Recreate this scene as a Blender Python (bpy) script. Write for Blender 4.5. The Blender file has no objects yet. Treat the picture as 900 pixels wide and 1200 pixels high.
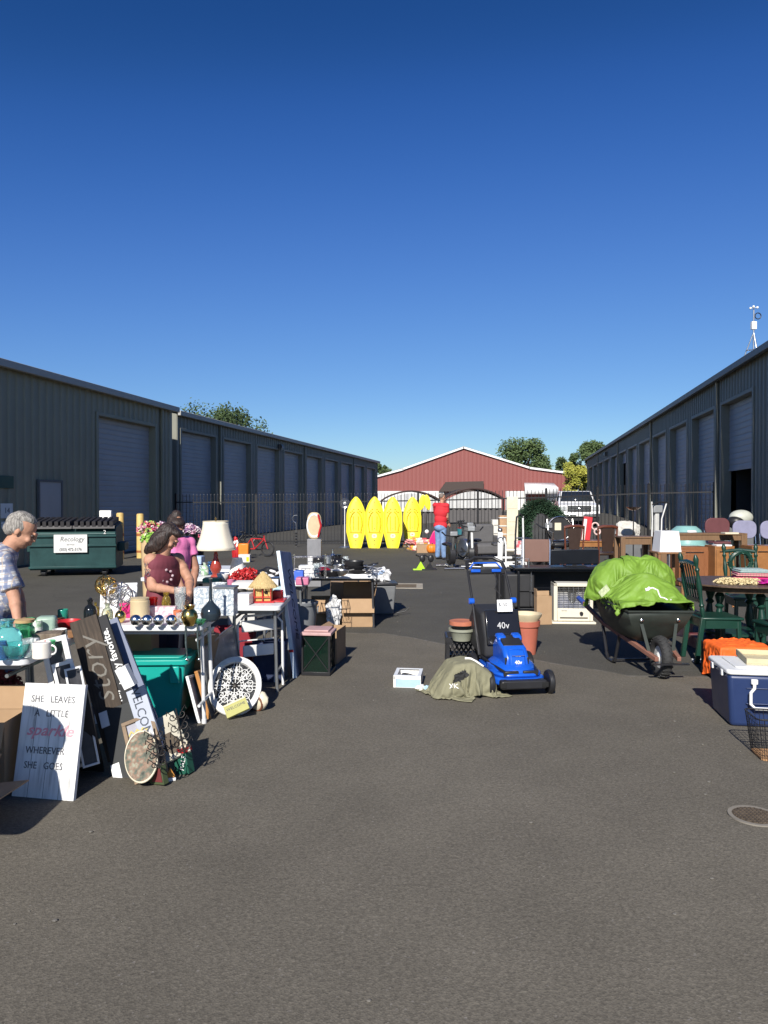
import bpy, bmesh, math, random
from mathutils import Vector, Matrix, Euler, noise as mnoise
from math import sin, cos, tan, pi, radians, atan, atan2, sqrt
random.seed(7)
SC = bpy.context.scene
COL = SC.collection

# ------------------------------------------------------------------ camera
FPX, HZ = 866.0, 588.0                       # focal length and horizon row of the 900x1200 photograph
EYE = Vector((0, 0, 1.6))
PITCH = -atan((600 - HZ) / FPX)
cam_d = bpy.data.cameras.new('camera'); cam = bpy.data.objects.new('camera', cam_d); COL.objects.link(cam)
cam_d.sensor_width = 36; cam_d.lens = 36 * FPX / 1200; cam_d.clip_start = 0.1; cam_d.clip_end = 3000
cam.location = EYE; cam.rotation_euler = (pi / 2 + PITCH, 0, 0)
SC.camera = cam

# ------------------------------------------------------------------ light
SUN_AZ, SUN_EL = radians(12.0), radians(33)   # direction the light travels (from behind the camera), elevation
sun_dir = Vector((sin(SUN_AZ) * cos(SUN_EL), cos(SUN_AZ) * cos(SUN_EL), -sin(SUN_EL)))
sd = bpy.data.lights.new('sun', 'SUN'); sd.energy = 4.9; sd.angle = radians(0.53); sd.color = (1, 0.95, 0.87)
so = bpy.data.objects.new('sun', sd); COL.objects.link(so); so.rotation_euler = sun_dir.to_track_quat('-Z', 'Y').to_euler()
W = bpy.data.worlds.new('World'); SC.world = W; W.use_nodes = True
nt = W.node_tree; nt.nodes.clear()
sky = nt.nodes.new('ShaderNodeTexSky'); sky.sky_type = 'NISHITA'; sky.sun_disc = False
sky.sun_elevation = SUN_EL
sky.sun_rotation = pi + SUN_AZ               # sun stands behind the camera
sky.altitude = 50; sky.air_density = 1.0; sky.dust_density = 0.25; sky.ozone_density = 2.6
bg = nt.nodes.new('ShaderNodeBackground'); bg.inputs['Strength'].default_value = 0.085
wo = nt.nodes.new('ShaderNodeOutputWorld')
# the camera's response to blue: per-channel curve on the sky's own colour
def vm(op, val):
    q = nt.nodes.new('ShaderNodeVectorMath'); q.operation = op; q.inputs[1].default_value = (val, val, val); return q
q1 = vm('MULTIPLY', 0.085); q2 = vm('MULTIPLY', 1 / 0.085); cv = nt.nodes.new('ShaderNodeRGBCurve')
for ch, pts in ((0, [(0, 0), (.078, .0092), (.102, .021), (.156, .052), (.43, .2), (1, .6)]),
                (1, [(0, 0), (.138, .049), (.178, .083), (.266, .15), (.62, .39), (1, .75)]),
                (2, [(0, 0), (.258, .185), (.323, .292), (.445, .42), (.73, .616), (1, .85)])):
    c_ = cv.mapping.curves[ch].points
    c_[0].location = pts[0]; c_[1].location = pts[-1]
    for p_ in pts[1:-1]: c_.new(*p_)
cv.mapping.extend = 'EXTRAPOLATED'; cv.mapping.update()
nt.links.new(sky.outputs[0], q1.inputs[0]); nt.links.new(q1.outputs[0], cv.inputs['Color']); nt.links.new(cv.outputs[0], q2.inputs[0]); nt.links.new(q2.outputs[0], bg.inputs['Color'])
nt.links.new(bg.outputs[0], wo.inputs['Surface'])
SC.view_settings.view_transform = 'Standard'; SC.view_settings.look = 'None'
SC.view_settings.exposure = 0.5; SC.view_settings.gamma = 1.0; SC.view_settings.use_curve_mapping = False
SC.render.engine = 'CYCLES'; SC.cycles.use_denoising = True; SC.cycles.max_bounces = 6

# ------------------------------------------------------------------ pixels of the photograph to points of the place
def ray(px, py):
    x = (px - 450) / FPX; y = (600 - py) / FPX
    c, s = cos(PITCH), sin(PITCH)
    return Vector((x, c - y * s, s + y * c))
def zp(px, py, z=0.0):
    d = ray(px, py); t = (z - EYE.z) / d.z; return EYE + d * t
def dp(px, py, Y):
    d = ray(px, py); return EYE + d * (Y / d.y)
def sm(a, b, x):
    t = min(1, max(0, (x - a) / (b - a))); return t * t * (3 - 2 * t)
def gz(x, y):                                 # the lot rises gently beyond the fence on the right
    return 0.75 * sm(24, 52, y) * sm(-6, 6, x - 0.1 * y)

# ------------------------------------------------------------------ materials
MATS = {}
def mat(name, col, rough=0.6, metal=0.0, var=0.12, scale=6.0, bump=0.0, bscale=60.0, coat=0.0, trans=0.0, sheen=0.0, ior=1.45, spec=0.5):
    if name in MATS: return MATS[name]
    m = bpy.data.materials.new(name); m.use_nodes = True; n = m.node_tree; b = n.nodes['Principled BSDF']
    b.inputs['Roughness'].default_value = rough; b.inputs['Metallic'].default_value = metal
    b.inputs['Coat Weight'].default_value = coat; b.inputs['Transmission Weight'].default_value = trans
    b.inputs['Sheen Weight'].default_value = sheen; b.inputs['IOR'].default_value = ior
    b.inputs['Specular IOR Level'].default_value = spec
    c4 = (*col, 1)
    tc = n.nodes.new('ShaderNodeTexCoord')
    if var > 0:
        no = n.nodes.new('ShaderNodeTexNoise'); no.inputs['Scale'].default_value = scale; no.inputs['Detail'].default_value = 5
        no.inputs['Roughness'].default_value = 0.65
        n.links.new(tc.outputs['Object'], no.inputs['Vector'])
        mr = n.nodes.new('ShaderNodeMapRange'); mr.inputs['From Min'].default_value = 0.3; mr.inputs['From Max'].default_value = 0.7
        mr.inputs['To Min'].default_value = 1 - var; mr.inputs['To Max'].default_value = 1 + var
        n.links.new(no.outputs['Fac'], mr.inputs['Value'])
        mx = n.nodes.new('ShaderNodeMix'); mx.data_type = 'RGBA'; mx.blend_type = 'MULTIPLY'; mx.inputs['Factor'].default_value = 1
        mx.inputs[6].default_value = c4; n.links.new(mr.outputs[0], mx.inputs[7]); n.links.new(mx.outputs[2], b.inputs['Base Color'])
        mr2 = n.nodes.new('ShaderNodeMapRange'); mr2.inputs['To Min'].default_value = max(0.02, rough - 0.1); mr2.inputs['To Max'].default_value = min(1, rough + 0.1)
        n.links.new(no.outputs['Fac'], mr2.inputs['Value']); n.links.new(mr2.outputs[0], b.inputs['Roughness'])
    else:
        b.inputs['Base Color'].default_value = c4
    if bump > 0:
        nb = n.nodes.new('ShaderNodeTexNoise'); nb.inputs['Scale'].default_value = bscale; nb.inputs['Detail'].default_value = 4
        n.links.new(tc.outputs['Object'], nb.inputs['Vector'])
        bp = n.nodes.new('ShaderNodeBump'); bp.inputs['Strength'].default_value = bump; bp.inputs['Distance'].default_value = 0.01
        n.links.new(nb.outputs['Fac'], bp.inputs['Height']); n.links.new(bp.outputs[0], b.inputs['Normal'])
    MATS[name] = m
    return m

def ramp_mat(name, stops, kind='NOISE', scale=4.0, rough=0.7, stretch=(1, 1, 1), detail=5, rot=(0, 0, 0), bump=0.0):
    """colours picked along a noise / voronoi / wave pattern in the object's own space"""
    if name in MATS: return MATS[name]
    m = bpy.data.materials.new(name); m.use_nodes = True; n = m.node_tree; b = n.nodes['Principled BSDF']
    b.inputs['Roughness'].default_value = rough
    tc = n.nodes.new('ShaderNodeTexCoord'); mp = n.nodes.new('ShaderNodeMapping'); mp.inputs['Scale'].default_value = stretch; mp.inputs['Rotation'].default_value = rot
    n.links.new(tc.outputs['Object'], mp.inputs['Vector'])
    if kind == 'NOISE':
        t = n.nodes.new('ShaderNodeTexNoise'); t.inputs['Detail'].default_value = detail; out = t.outputs['Fac']
    elif kind == 'VORONOI':
        t = n.nodes.new('ShaderNodeTexVoronoi'); out = t.outputs['Distance']
    elif kind == 'CELL':
        t = n.nodes.new('ShaderNodeTexVoronoi'); sx = n.nodes.new('ShaderNodeSeparateColor'); n.links.new(t.outputs['Color'], sx.inputs[0]); out = sx.outputs[0]
    else:
        t = n.nodes.new('ShaderNodeTexWave'); t.wave_type = 'BANDS'; t.inputs['Distortion'].default_value = detail; out = t.outputs['Fac']
    t.inputs['Scale'].default_value = scale
    n.links.new(mp.outputs[0], t.inputs['Vector'])
    r = n.nodes.new('ShaderNodeValToRGB'); el = r.color_ramp.elements
    el[0].position, el[0].color = stops[0][0], (*stops[0][1], 1)
    el[1].position, el[1].color = stops[-1][0], (*stops[-1][1], 1)
    for p, c in stops[1:-1]:
        e = el.new(p); e.color = (*c, 1)
    if kind == 'CELL': r.color_ramp.interpolation = 'CONSTANT'
    n.links.new(out, r.inputs[0]); n.links.new(r.outputs[0], b.inputs['Base Color'])
    if bump:
        bp = n.nodes.new('ShaderNodeBump'); bp.inputs['Strength'].default_value = bump; bp.inputs['Distance'].default_value = 0.01
        n.links.new(out, bp.inputs['Height']); n.links.new(bp.outputs[0], b.inputs['Normal'])
    MATS[name] = m
    return m

# ------------------------------------------------------------------ mesh builder
class MB:
    def __init__(s): s.v = []; s.f = []
    def add(s, vs, fs):
        n = len(s.v); s.v += [Vector(v) for v in vs]; s.f += [tuple(i + n for i in f) for f in fs]; return s
    def box(s, x0, x1, y0, y1, z0, z1, M=None):
        vs = [Vector((x, y, z)) for z in (z0, z1) for y in (y0, y1) for x in (x0, x1)]
        if M is not None: vs = [M @ v for v in vs]
        return s.add(vs, [(0, 2, 3, 1), (4, 5, 7, 6), (0, 1, 5, 4), (1, 3, 7, 5), (3, 2, 6, 7), (2, 0, 4, 6)])
    def bar(s, a, b, w, h, up=(0, 0, 1)):
        """square bar from a to b, width w across, height h along up"""
        a, b = Vector(a), Vector(b); d = (b - a).normalized(); u = Vector(up)
        sx = d.cross(u)
        if sx.length < 1e-4: sx = d.cross(Vector((0, 1, 0)))
        sx.normalize(); uz = sx.cross(d)
        vs = [p + sx * (i * w / 2) + uz * (j * h / 2) for p in (a, b) for i, j in ((-1, -1), (1, -1), (1, 1), (-1, 1))]
        return s.add(vs, [(3, 2, 1, 0), (4, 5, 6, 7), (0, 1, 5, 4), (1, 2, 6, 5), (2, 3, 7, 6), (3, 0, 4, 7)])
    def cyl(s, a, b, r0, r1=None, n=14, caps=True):
        r1 = r0 if r1 is None else r1
        a, b = Vector(a), Vector(b); d = (b - a).normalized()
        u = d.orthogonal().normalized(); w = d.cross(u)
        vs = [a + (u * cos(2 * pi * i / n) + w * sin(2 * pi * i / n)) * r0 for i in range(n)] + \
             [b + (u * cos(2 * pi * i / n) + w * sin(2 * pi * i / n)) * r1 for i in range(n)]
        fs = [(i, (i + 1) % n, n + (i + 1) % n, n + i) for i in range(n)]
        if caps: fs += [tuple(range(n - 1, -1, -1)), tuple(range(n, 2 * n))]
        return s.add(vs, fs)
    def tube(s, pts, r, n=8, closed=False):
        pts = [Vector(p) for p in pts]; m = len(pts); rr = r if isinstance(r, (list, tuple)) else [r] * m
        rings = []; u = None
        for i, p in enumerate(pts):
            if closed: d = pts[(i + 1) % m] - pts[i - 1]
            else: d = pts[min(i + 1, m - 1)] - pts[max(i - 1, 0)]
            if d.length < 1e-9: d = Vector((0, 0, 1))
            d.normalize()
            if u is None: u = d.orthogonal().normalized()
            else:
                u = u - d * u.dot(d)
                if u.length < 1e-6: u = d.orthogonal()
                u.normalize()
            w = d.cross(u)
            rings.append([p + (u * cos(2 * pi * k / n) + w * sin(2 * pi * k / n)) * rr[i] for k in range(n)])
        vs = [v for rg in rings for v in rg]; fs = []
        for i in range(m if closed else m - 1):
            j = (i + 1) % m
            for k in range(n): fs.append((i * n + k, i * n + (k + 1) % n, j * n + (k + 1) % n, j * n + k))
        if not closed: fs += [tuple(range(n - 1, -1, -1)), tuple((m - 1) * n + k for k in range(n))]
        return s.add(vs, fs)
    def lathe(s, prof, n=24, c=(0, 0, 0), M=None, sx=1, sy=1):
        vs = []; c = Vector(c)
        for r, z in prof: vs += [Vector((r * cos(2 * pi * k / n) * sx, r * sin(2 * pi * k / n) * sy, z)) for k in range(n)]
        if M is not None: vs = [M @ v for v in vs]
        vs = [v + c for v in vs]; fs = []
        for i in range(len(prof) - 1):
            for k in range(n): fs.append((i * n + k, i * n + (k + 1) % n, (i + 1) * n + (k + 1) % n, (i + 1) * n + k))
        if prof[0][0] > 1e-6: fs.append(tuple(range(n - 1, -1, -1)))
        if prof[-1][0] > 1e-6: fs.append(tuple((len(prof) - 1) * n + k for k in range(n)))
        return s.add(vs, fs)
    def ball(s, c, r, nu=16, nv=10, M=None, amp=0.0, freq=3.0, seed=0.0):
        r = (r, r, r) if not isinstance(r, (list, tuple)) else r
        c = Vector(c); vs = []
        for i in range(nv + 1):
            th = pi * i / nv
            for k in range(nu):
                ph = 2 * pi * k / nu; d = Vector((sin(th) * cos(ph), sin(th) * sin(ph), cos(th)))
                q = 1 + (amp * mnoise.noise(d * freq + Vector((seed, seed * 1.7, 0))) if amp else 0)
                p = Vector((d.x * r[0], d.y * r[1], d.z * r[2])) * q
                if M is not None: p = M @ p
                vs.append(p + c)
        fs = [(i * nu + k, (i + 1) * nu + k, (i + 1) * nu + (k + 1) % nu, i * nu + (k + 1) % nu) for i in range(nv) for k in range(nu)]
        return s.add(vs, fs)
    def prism(s, outline, y0, y1, M=None, plane='xz'):
        n = len(outline)
        if plane == 'xz': vs = [Vector((x, y0, z)) for x, z in outline] + [Vector((x, y1, z)) for x, z in outline]
        elif plane == 'xy': vs = [Vector((x, z, y0)) for x, z in outline] + [Vector((x, z, y1)) for x, z in outline]
        else: vs = [Vector((y0, x, z)) for x, z in outline] + [Vector((y1, x, z)) for x, z in outline]
        if M is not None: vs = [M @ v for v in vs]
        return s.add(vs, [(i, (i + 1) % n, n + (i + 1) % n, n + i) for i in range(n)] + [tuple(range(n - 1, -1, -1)), tuple(range(n, 2 * n))])
    def torus(s, c, R, r, axis=(0, 0, 1), n=28, k=8, a0=0, a1=2 * pi, sx=1):
        ax = Vector(axis).normalized(); u = ax.orthogonal().normalized()
        if abs(ax.y) > 0.9: u = Vector((1, 0, 0))
        w = ax.cross(u); c = Vector(c); full = abs(a1 - a0 - 2 * pi) < 1e-6
        pts = [c + u * (R * sx * cos(a0 + (a1 - a0) * i / n)) + w * (R * sin(a0 + (a1 - a0) * i / n)) for i in range(n if full else n + 1)]
        return s.tube(pts, r, k, closed=full)
    def grid(s, P, nu, nv, closed_u=False):
        """surface P(u,v), u and v in 0..1"""
        vs = [P(i / nu, j / nv) for j in range(nv + 1) for i in range(nu + 1)]
        fs = [(j * (nu + 1) + i, j * (nu + 1) + i + 1, (j + 1) * (nu + 1) + i + 1, (j + 1) * (nu + 1) + i) for j in range(nv) for i in range(nu)]
        return s.add(vs, fs)
    def xf(s, M):
        s.v = [M @ v for v in s.v]; return s
    def shift(s, d): return s.xf(Matrix.Translation(d))
    def build(s, name, m, parent=None, label=None, smooth=True, ang=35, bevel=0.0, origin=None, weld=False, fix=True, segs=2, solid=0.0, subs=0):
        me = bpy.data.meshes.new(name)
        off = Vector(origin) if origin is not None else Vector((0, 0, 0))
        me.from_pydata([tuple(v - off) for v in s.v], [], s.f)
        if weld or fix:
            bm = bmesh.new(); bm.from_mesh(me)
            bmesh.ops.remove_doubles(bm, verts=bm.verts, dist=1e-5)
            if fix: bmesh.ops.recalc_face_normals(bm, faces=bm.faces)
            bm.to_mesh(me); bm.free()
        if smooth:
            for p in me.polygons: p.use_smooth = True
            me.set_sharp_from_angle(angle=radians(ang))
        me.materials.append(m)
        o = bpy.data.objects.new(name, me); COL.objects.link(o)
        if parent is not None: o.parent = parent
        if origin is not None: o.location = off
        if solid:
            md = o.modifiers.new('thickness', 'SOLIDIFY'); md.thickness = solid; md.offset = 0
        if bevel:
            md = o.modifiers.new('bevel', 'BEVEL'); md.width = bevel; md.segments = segs; md.limit_method = 'ANGLE'; md.angle_limit = radians(40); md.harden_normals = False
        if subs:
            md = o.modifiers.new('subdivision', 'SUBSURF'); md.levels = subs; md.render_levels = subs
        if label: o['label'] = label
        return o

def thing(name, label, cat, loc=(0, 0, 0), rz=0.0, group=None, rot=None):
    o = bpy.data.objects.new(name, None); COL.objects.link(o); o.empty_display_size = 0.1
    o.location = loc; o.rotation_euler = rot if rot is not None else (0, 0, rz)
    o['label'] = label; o['category'] = cat
    if group: o['group'] = group
    return o
def tag(o, label, cat, group=None, kind=None):
    o['label'] = label; o['category'] = cat
    if group: o['group'] = group
    if kind: o['kind'] = kind
    return o
def structure(o): o['kind'] = 'structure'; return o
def dup(root, loc=None, rz=None, label=None, group=None):
    r = root.copy(); COL.objects.link(r)
    if loc is not None: r.location = loc
    if rz is not None: r.rotation_euler = (0, 0, rz)
    if label: r['label'] = label
    if group: r['group'] = group
    for ch in list(root.children):
        c = ch.copy(); COL.objects.link(c); c.parent = r
        for g in list(ch.children):
            d = g.copy(); COL.objects.link(d); d.parent = c
    return r
def frame(o, p, x, z):
    """place o at p with its x axis along x and its z axis near z"""
    x = Vector(x).normalized(); z = Vector(z); z = (z - x * z.dot(x)).normalized(); y = z.cross(x)
    M = Matrix((x, y, z)).transposed().to_4x4(); M.translation = Vector(p); o.matrix_world = M; o.rotation_euler = M.to_euler(); o.location = Vector(p)
    return o
def lettering(body, size, m, parent, loc, rot=(pi / 2, 0, 0), name='lettering', shear=0.0, align='CENTER', ext=0.0012, sx=1.0, bold=0.0, label=None, space=1.0):
    cu = bpy.data.curves.new(name, 'FONT'); cu.body = body; cu.size = size; cu.extrude = ext; cu.shear = shear; cu.align_x = align; cu.align_y = 'CENTER'
    cu.offset = bold; cu.resolution_u = 2; cu.space_character = space
    t = bpy.data.objects.new(name, cu); COL.objects.link(t)
    dg = bpy.context.evaluated_depsgraph_get(); me = bpy.data.meshes.new_from_object(t.evaluated_get(dg))
    bpy.data.objects.remove(t); bpy.data.curves.remove(cu)
    me.materials.clear(); me.materials.append(m)
    o = bpy.data.objects.new(name, me); COL.objects.link(o); o.parent = parent; o.location = loc; o.rotation_euler = rot; o.scale = (sx, 1, 1)
    if label: o['label'] = label
    return o
def roundrect(w, h, r, n=4, cx=0, cy=0):
    out = []
    for qx, qy, a0 in ((1, 1, 0), (-1, 1, pi / 2), (-1, -1, pi), (1, -1, 3 * pi / 2)):
        for i in range(n + 1):
            a = a0 + pi / 2 * i / n
            out.append((cx + qx * (w / 2 - r) + r * cos(a), cy + qy * (h / 2 - r) + r * sin(a)))
    return out
def remeshed(s, name, m, parent, voxel, smooth=2, label=None):
    """union of overlapping closed shapes as one continuous skin"""
    o = s.build(name, m, parent, fix=False)
    md = o.modifiers.new('skin', 'REMESH'); md.mode = 'VOXEL'; md.voxel_size = voxel
    m2 = o.modifiers.new('smooth', 'SMOOTH'); m2.iterations = smooth; m2.factor = 0.6
    dg = bpy.context.evaluated_depsgraph_get(); me = bpy.data.meshes.new_from_object(o.evaluated_get(dg))
    o.modifiers.clear(); o.data = me
    for p in me.polygons: p.use_smooth = True
    if label: o['label'] = label
    return o
# ================================================================== GROUND
def make_ground():
    mb = MB()
    xs = [-1500, -600, -250, -120] + [x for x in range(-60, 61, 4)] + [120, 250, 600, 1500]
    ys = [-300, -60, -20] + [y for y in range(-8, 100, 4)] + [130, 200, 400, 900, 1800]
    vs = [(x, y, gz(x, y)) for y in ys for x in xs]; nx = len(xs)
    fs = [(j * nx + i, j * nx + i + 1, (j + 1) * nx + i + 1, (j + 1) * nx + i) for j in range(len(ys) - 1) for i in range(nx - 1)]
    mb.add(vs, fs)
    m = bpy.data.materials.new('asphalt'); m.use_nodes = True; n = m.node_tree; b = n.nodes['Principled BSDF']
    N = n.nodes.new; L = n.links.new
    tc = N('ShaderNodeTexCoord'); O = tc.outputs['Object']
    def noise(scale, detail=4, vec=O, rough=0.5):
        t = N('ShaderNodeTexNoise'); t.inputs['Scale'].default_value = scale; t.inputs['Detail'].default_value = detail; t.inputs['Roughness'].default_value = rough; L(vec, t.inputs['Vector']); return t.outputs['Fac']
    def math_(op, a, b_=None, clamp=False):
        q = N('ShaderNodeMath'); q.operation = op; q.use_clamp = clamp
        for i, v in enumerate((a, b_)):
            if v is None: continue
            if isinstance(v, (int, float)): q.inputs[i].default_value = v
            else: L(v, q.inputs[i])
        return q.outputs[0]
    def mapr(v, a, b_, c, d):
        q = N('ShaderNodeMapRange'); L(v, q.inputs[0])
        for i, x in enumerate((a, b_, c, d)): q.inputs[i + 1].default_value = x
        return q.outputs[0]
    def mix(f, a, b_, mode='MIX'):
        q = N('ShaderNodeMix'); q.data_type = 'RGBA'; q.blend_type = mode
        if isinstance(f, (int, float)): q.inputs['Factor'].default_value = f
        else: L(f, q.inputs['Factor'])
        for i, v in ((6, a), (7, b_)):
            if isinstance(v, tuple): q.inputs[i].default_value = (*v, 1)
            else: L(v, q.inputs[i])
        return q.outputs[2]
    sx = N('ShaderNodeSeparateXYZ'); L(O, sx.inputs[0]); X, Y = sx.outputs[0], sx.outputs[1]
    # newer, browner near sheet ends along a paving joint; the far one is darker and cooler
    wob = math_('MULTIPLY', math_('SUBTRACT', noise(0.7, 3), 0.5), 0.35)
    edge = math_('SUBTRACT', 9.0, math_('MULTIPLY', math_('MAXIMUM', X, 0.0), 1.0))
    edge = math_('MAXIMUM', edge, 6.75)
    side = math_('SUBTRACT', math_('ADD', Y, wob), edge)
    far = mapr(side, -0.03, 0.03, 0, 1)
    colA = (0.12, 0.107, 0.085); colB = (0.071, 0.067, 0.057)
    base = mix(far, colA, colB)
    # big soft patches, lighter worn tracks
    base = mix(1.0, base, mapr(noise(0.35, 5), 0.3, 0.7, 0.86, 1.14), 'MULTIPLY')
    base = mix(1.0, base, mapr(noise(2.2, 6), 0.3, 0.7, 0.92, 1.08), 'MULTIPLY')
    # aggregate
    v = N('ShaderNodeTexVoronoi'); v.inputs['Scale'].default_value = 130; L(O, v.inputs['Vector'])
    sc = N('ShaderNodeSeparateColor'); L(v.outputs['Color'], sc.inputs[0])
    base = mix(1.0, base, mapr(sc.outputs[0], 0, 1, 0.8, 1.2), 'MULTIPLY')
    base = mix(1.0, base, mapr(noise(55, 3), 0.3, 0.7, 0.85, 1.15), 'MULTIPLY')
    speck = mapr(sc.outputs[1], 0.988, 1.0, 0, 0.5)
    base = mix(speck, base, (0.24, 0.22, 0.2))
    # faint scuff marks on the far sheet
    mp = N('ShaderNodeMapping'); mp.inputs['Scale'].default_value = (0.5, 2.2, 1); mp.inputs['Rotation'].default_value = (0, 0, 0.5); L(O, mp.inputs[0])
    sc1 = mapr(noise(1.6, 6, mp.outputs[0], 0.7), 0.62, 0.78, 0, 0.5)
    base = mix(math_('MULTIPLY', sc1, far), base, (0.14, 0.135, 0.13))
    # dark oily spots
    sp = mapr(noise(1.1, 3), 0.27, 0.2, 0, 0.45)
    base = mix(sp, base, (0.025, 0.024, 0.024))
    # joint line: thin pale seam
    jl = math_('ABSOLUTE', side); jl = mapr(jl, 0.0, 0.035, 0.6, 0)
    jl = math_('MULTIPLY', jl, mapr(noise(9, 3), 0.4, 0.6, 0.1, 1))
    base = mix(jl, base, (0.2, 0.185, 0.165))
    # hairline cracks
    vc = N('ShaderNodeTexVoronoi'); vc.feature = 'DISTANCE_TO_EDGE'; vc.inputs['Scale'].default_value = 0.16
    wv = N('ShaderNodeVectorMath'); wv.operation = 'ADD'; nz = N('ShaderNodeTexNoise'); nz.inputs['Scale'].default_value = 1.1; nz.inputs['Detail'].default_value = 6; L(O, nz.inputs['Vector'])
    sv = N('ShaderNodeVectorMath'); sv.operation = 'SCALE'; sv.inputs['Scale'].default_value = 1.6; L(nz.outputs['Color'], sv.inputs[0]); L(O, wv.inputs[0]); L(sv.outputs[0], wv.inputs[1]); L(wv.outputs[0], vc.inputs['Vector'])
    ck = mapr(vc.outputs['Distance'], 0, 0.0016, 0.5, 0)
    ck = math_('MULTIPLY', ck, far)
    base = mix(ck, base, (0.02, 0.02, 0.021))
    # beyond the lot: gravel and dry grass
    grv = mapr(Y, 66, 70, 0, 1); base = mix(grv, base, mix(noise(0.4, 5), (0.16, 0.15, 0.1), (0.2, 0.18, 0.15)))
    L(base, b.inputs['Base Color'])
    b.inputs['Roughness'].default_value = 0.88; b.inputs['Specular IOR Level'].default_value = 0.3
    bp = N('ShaderNodeBump'); bp.inputs['Strength'].default_value = 0.4; bp.inputs['Distance'].default_value = 0.003
    L(math_('ADD', v.outputs['Distance'], noise(60, 3)), bp.inputs['Height']); L(bp.outputs[0], b.inputs['Normal'])
    return structure(mb.build('ground', m, smooth=False, fix=False))
make_ground()

# round iron cover and square drain set in the asphalt
iron = mat('cast_iron', (0.11, 0.085, 0.06), 0.7, 0.3, var=0.3, scale=20)
def drains():
    p = zp(884, 957)
    t = thing('manhole_cover', 'small round iron cover set flush in the asphalt at lower right', 'manhole cover', (p.x, p.y, 0.004))
    mb = MB(); mb.lathe([(0.125, -0.003), (0.125, 0.004), (0.105, 0.004), (0.105, 0.0)], 32); mb.build('rim', mat('concrete_ring', (0.2, 0.18, 0.15), 0.9), t)
    mb = MB(); mb.lathe([(0.104, -0.003), (0.104, 0.003), (0.0, 0.003)], 32)
    for i in range(-4, 5):
        h = sqrt(max(0, 0.096 ** 2 - (i * 0.021) ** 2)); mb.box(i * 0.021 - 0.005, i * 0.021 + 0.005, -h, h, 0.003, 0.007)
        mb.box(-h, h, i * 0.021 - 0.005, i * 0.021 + 0.005, 0.003, 0.0065)
    mb.build('lid', iron, t)
    a = zp(454, 690); b = zp(484, 684)
    t = thing('storm_drain', 'square storm drain with pale concrete edge behind the pan table', 'drain', ((a.x + b.x) / 2, (a.y + b.y) / 2, 0.004), -0.05)
    mb = MB()
    for x0, x1, y0, y1 in ((-.42, .42, -.42, -.3), (-.42, .42, .3, .42), (-.42, -.3, -.3, .3), (.3, .42, -.3, .3)): mb.box(x0, x1, y0, y1, -0.002, 0.006)
    mb.build('concrete_edge', mat('drain_concrete', (0.3, 0.27, 0.22), 0.9, var=0.25), t)
    mb = MB()
    for i in range(9): mb.box(-.3, .3, -.29 + i * .068, -.262 + i * .068, -0.002, 0.004)
    mb.box(-.3, .3, -.3, .3, -0.006, -0.004)
    mb.build('grate', iron, t)
drains()

# ================================================================== STORAGE BUILDINGS
siding = mat('olive_grey_siding', (0.26, 0.25, 0.18), 0.55, 0.0, var=0.1, scale=0.8)
siding2 = mat('charcoal_siding', (0.2, 0.2, 0.165), 0.55, 0.0, var=0.1, scale=0.8)
doorm = mat('slate_roll_door', (0.36, 0.36, 0.36), 0.5, 0.0, var=0.08, scale=1.2)
doorm2 = mat('blue_grey_roll_door', (0.33, 0.34, 0.35), 0.5, 0.0, var=0.1, scale=1.2)
trimm = mat('pale_eave_trim', (0.34, 0.33, 0.3), 0.5, var=0.1)
dtrim = mat('dark_eave_trim', (0.1, 0.105, 0.11), 0.5, var=0.1)
roofm = mat('roof_sheet', (0.3, 0.31, 0.3), 0.45, 0.3, var=0.12, scale=0.6)
inside = mat('dark_interior', (0.03, 0.03, 0.032), 0.9)
blackm = mat('black_metal', (0.016, 0.016, 0.018), 0.45, 0.2, var=0.1)
whitep = mat('white_paint', (0.72, 0.72, 0.7), 0.5, var=0.05)

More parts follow.
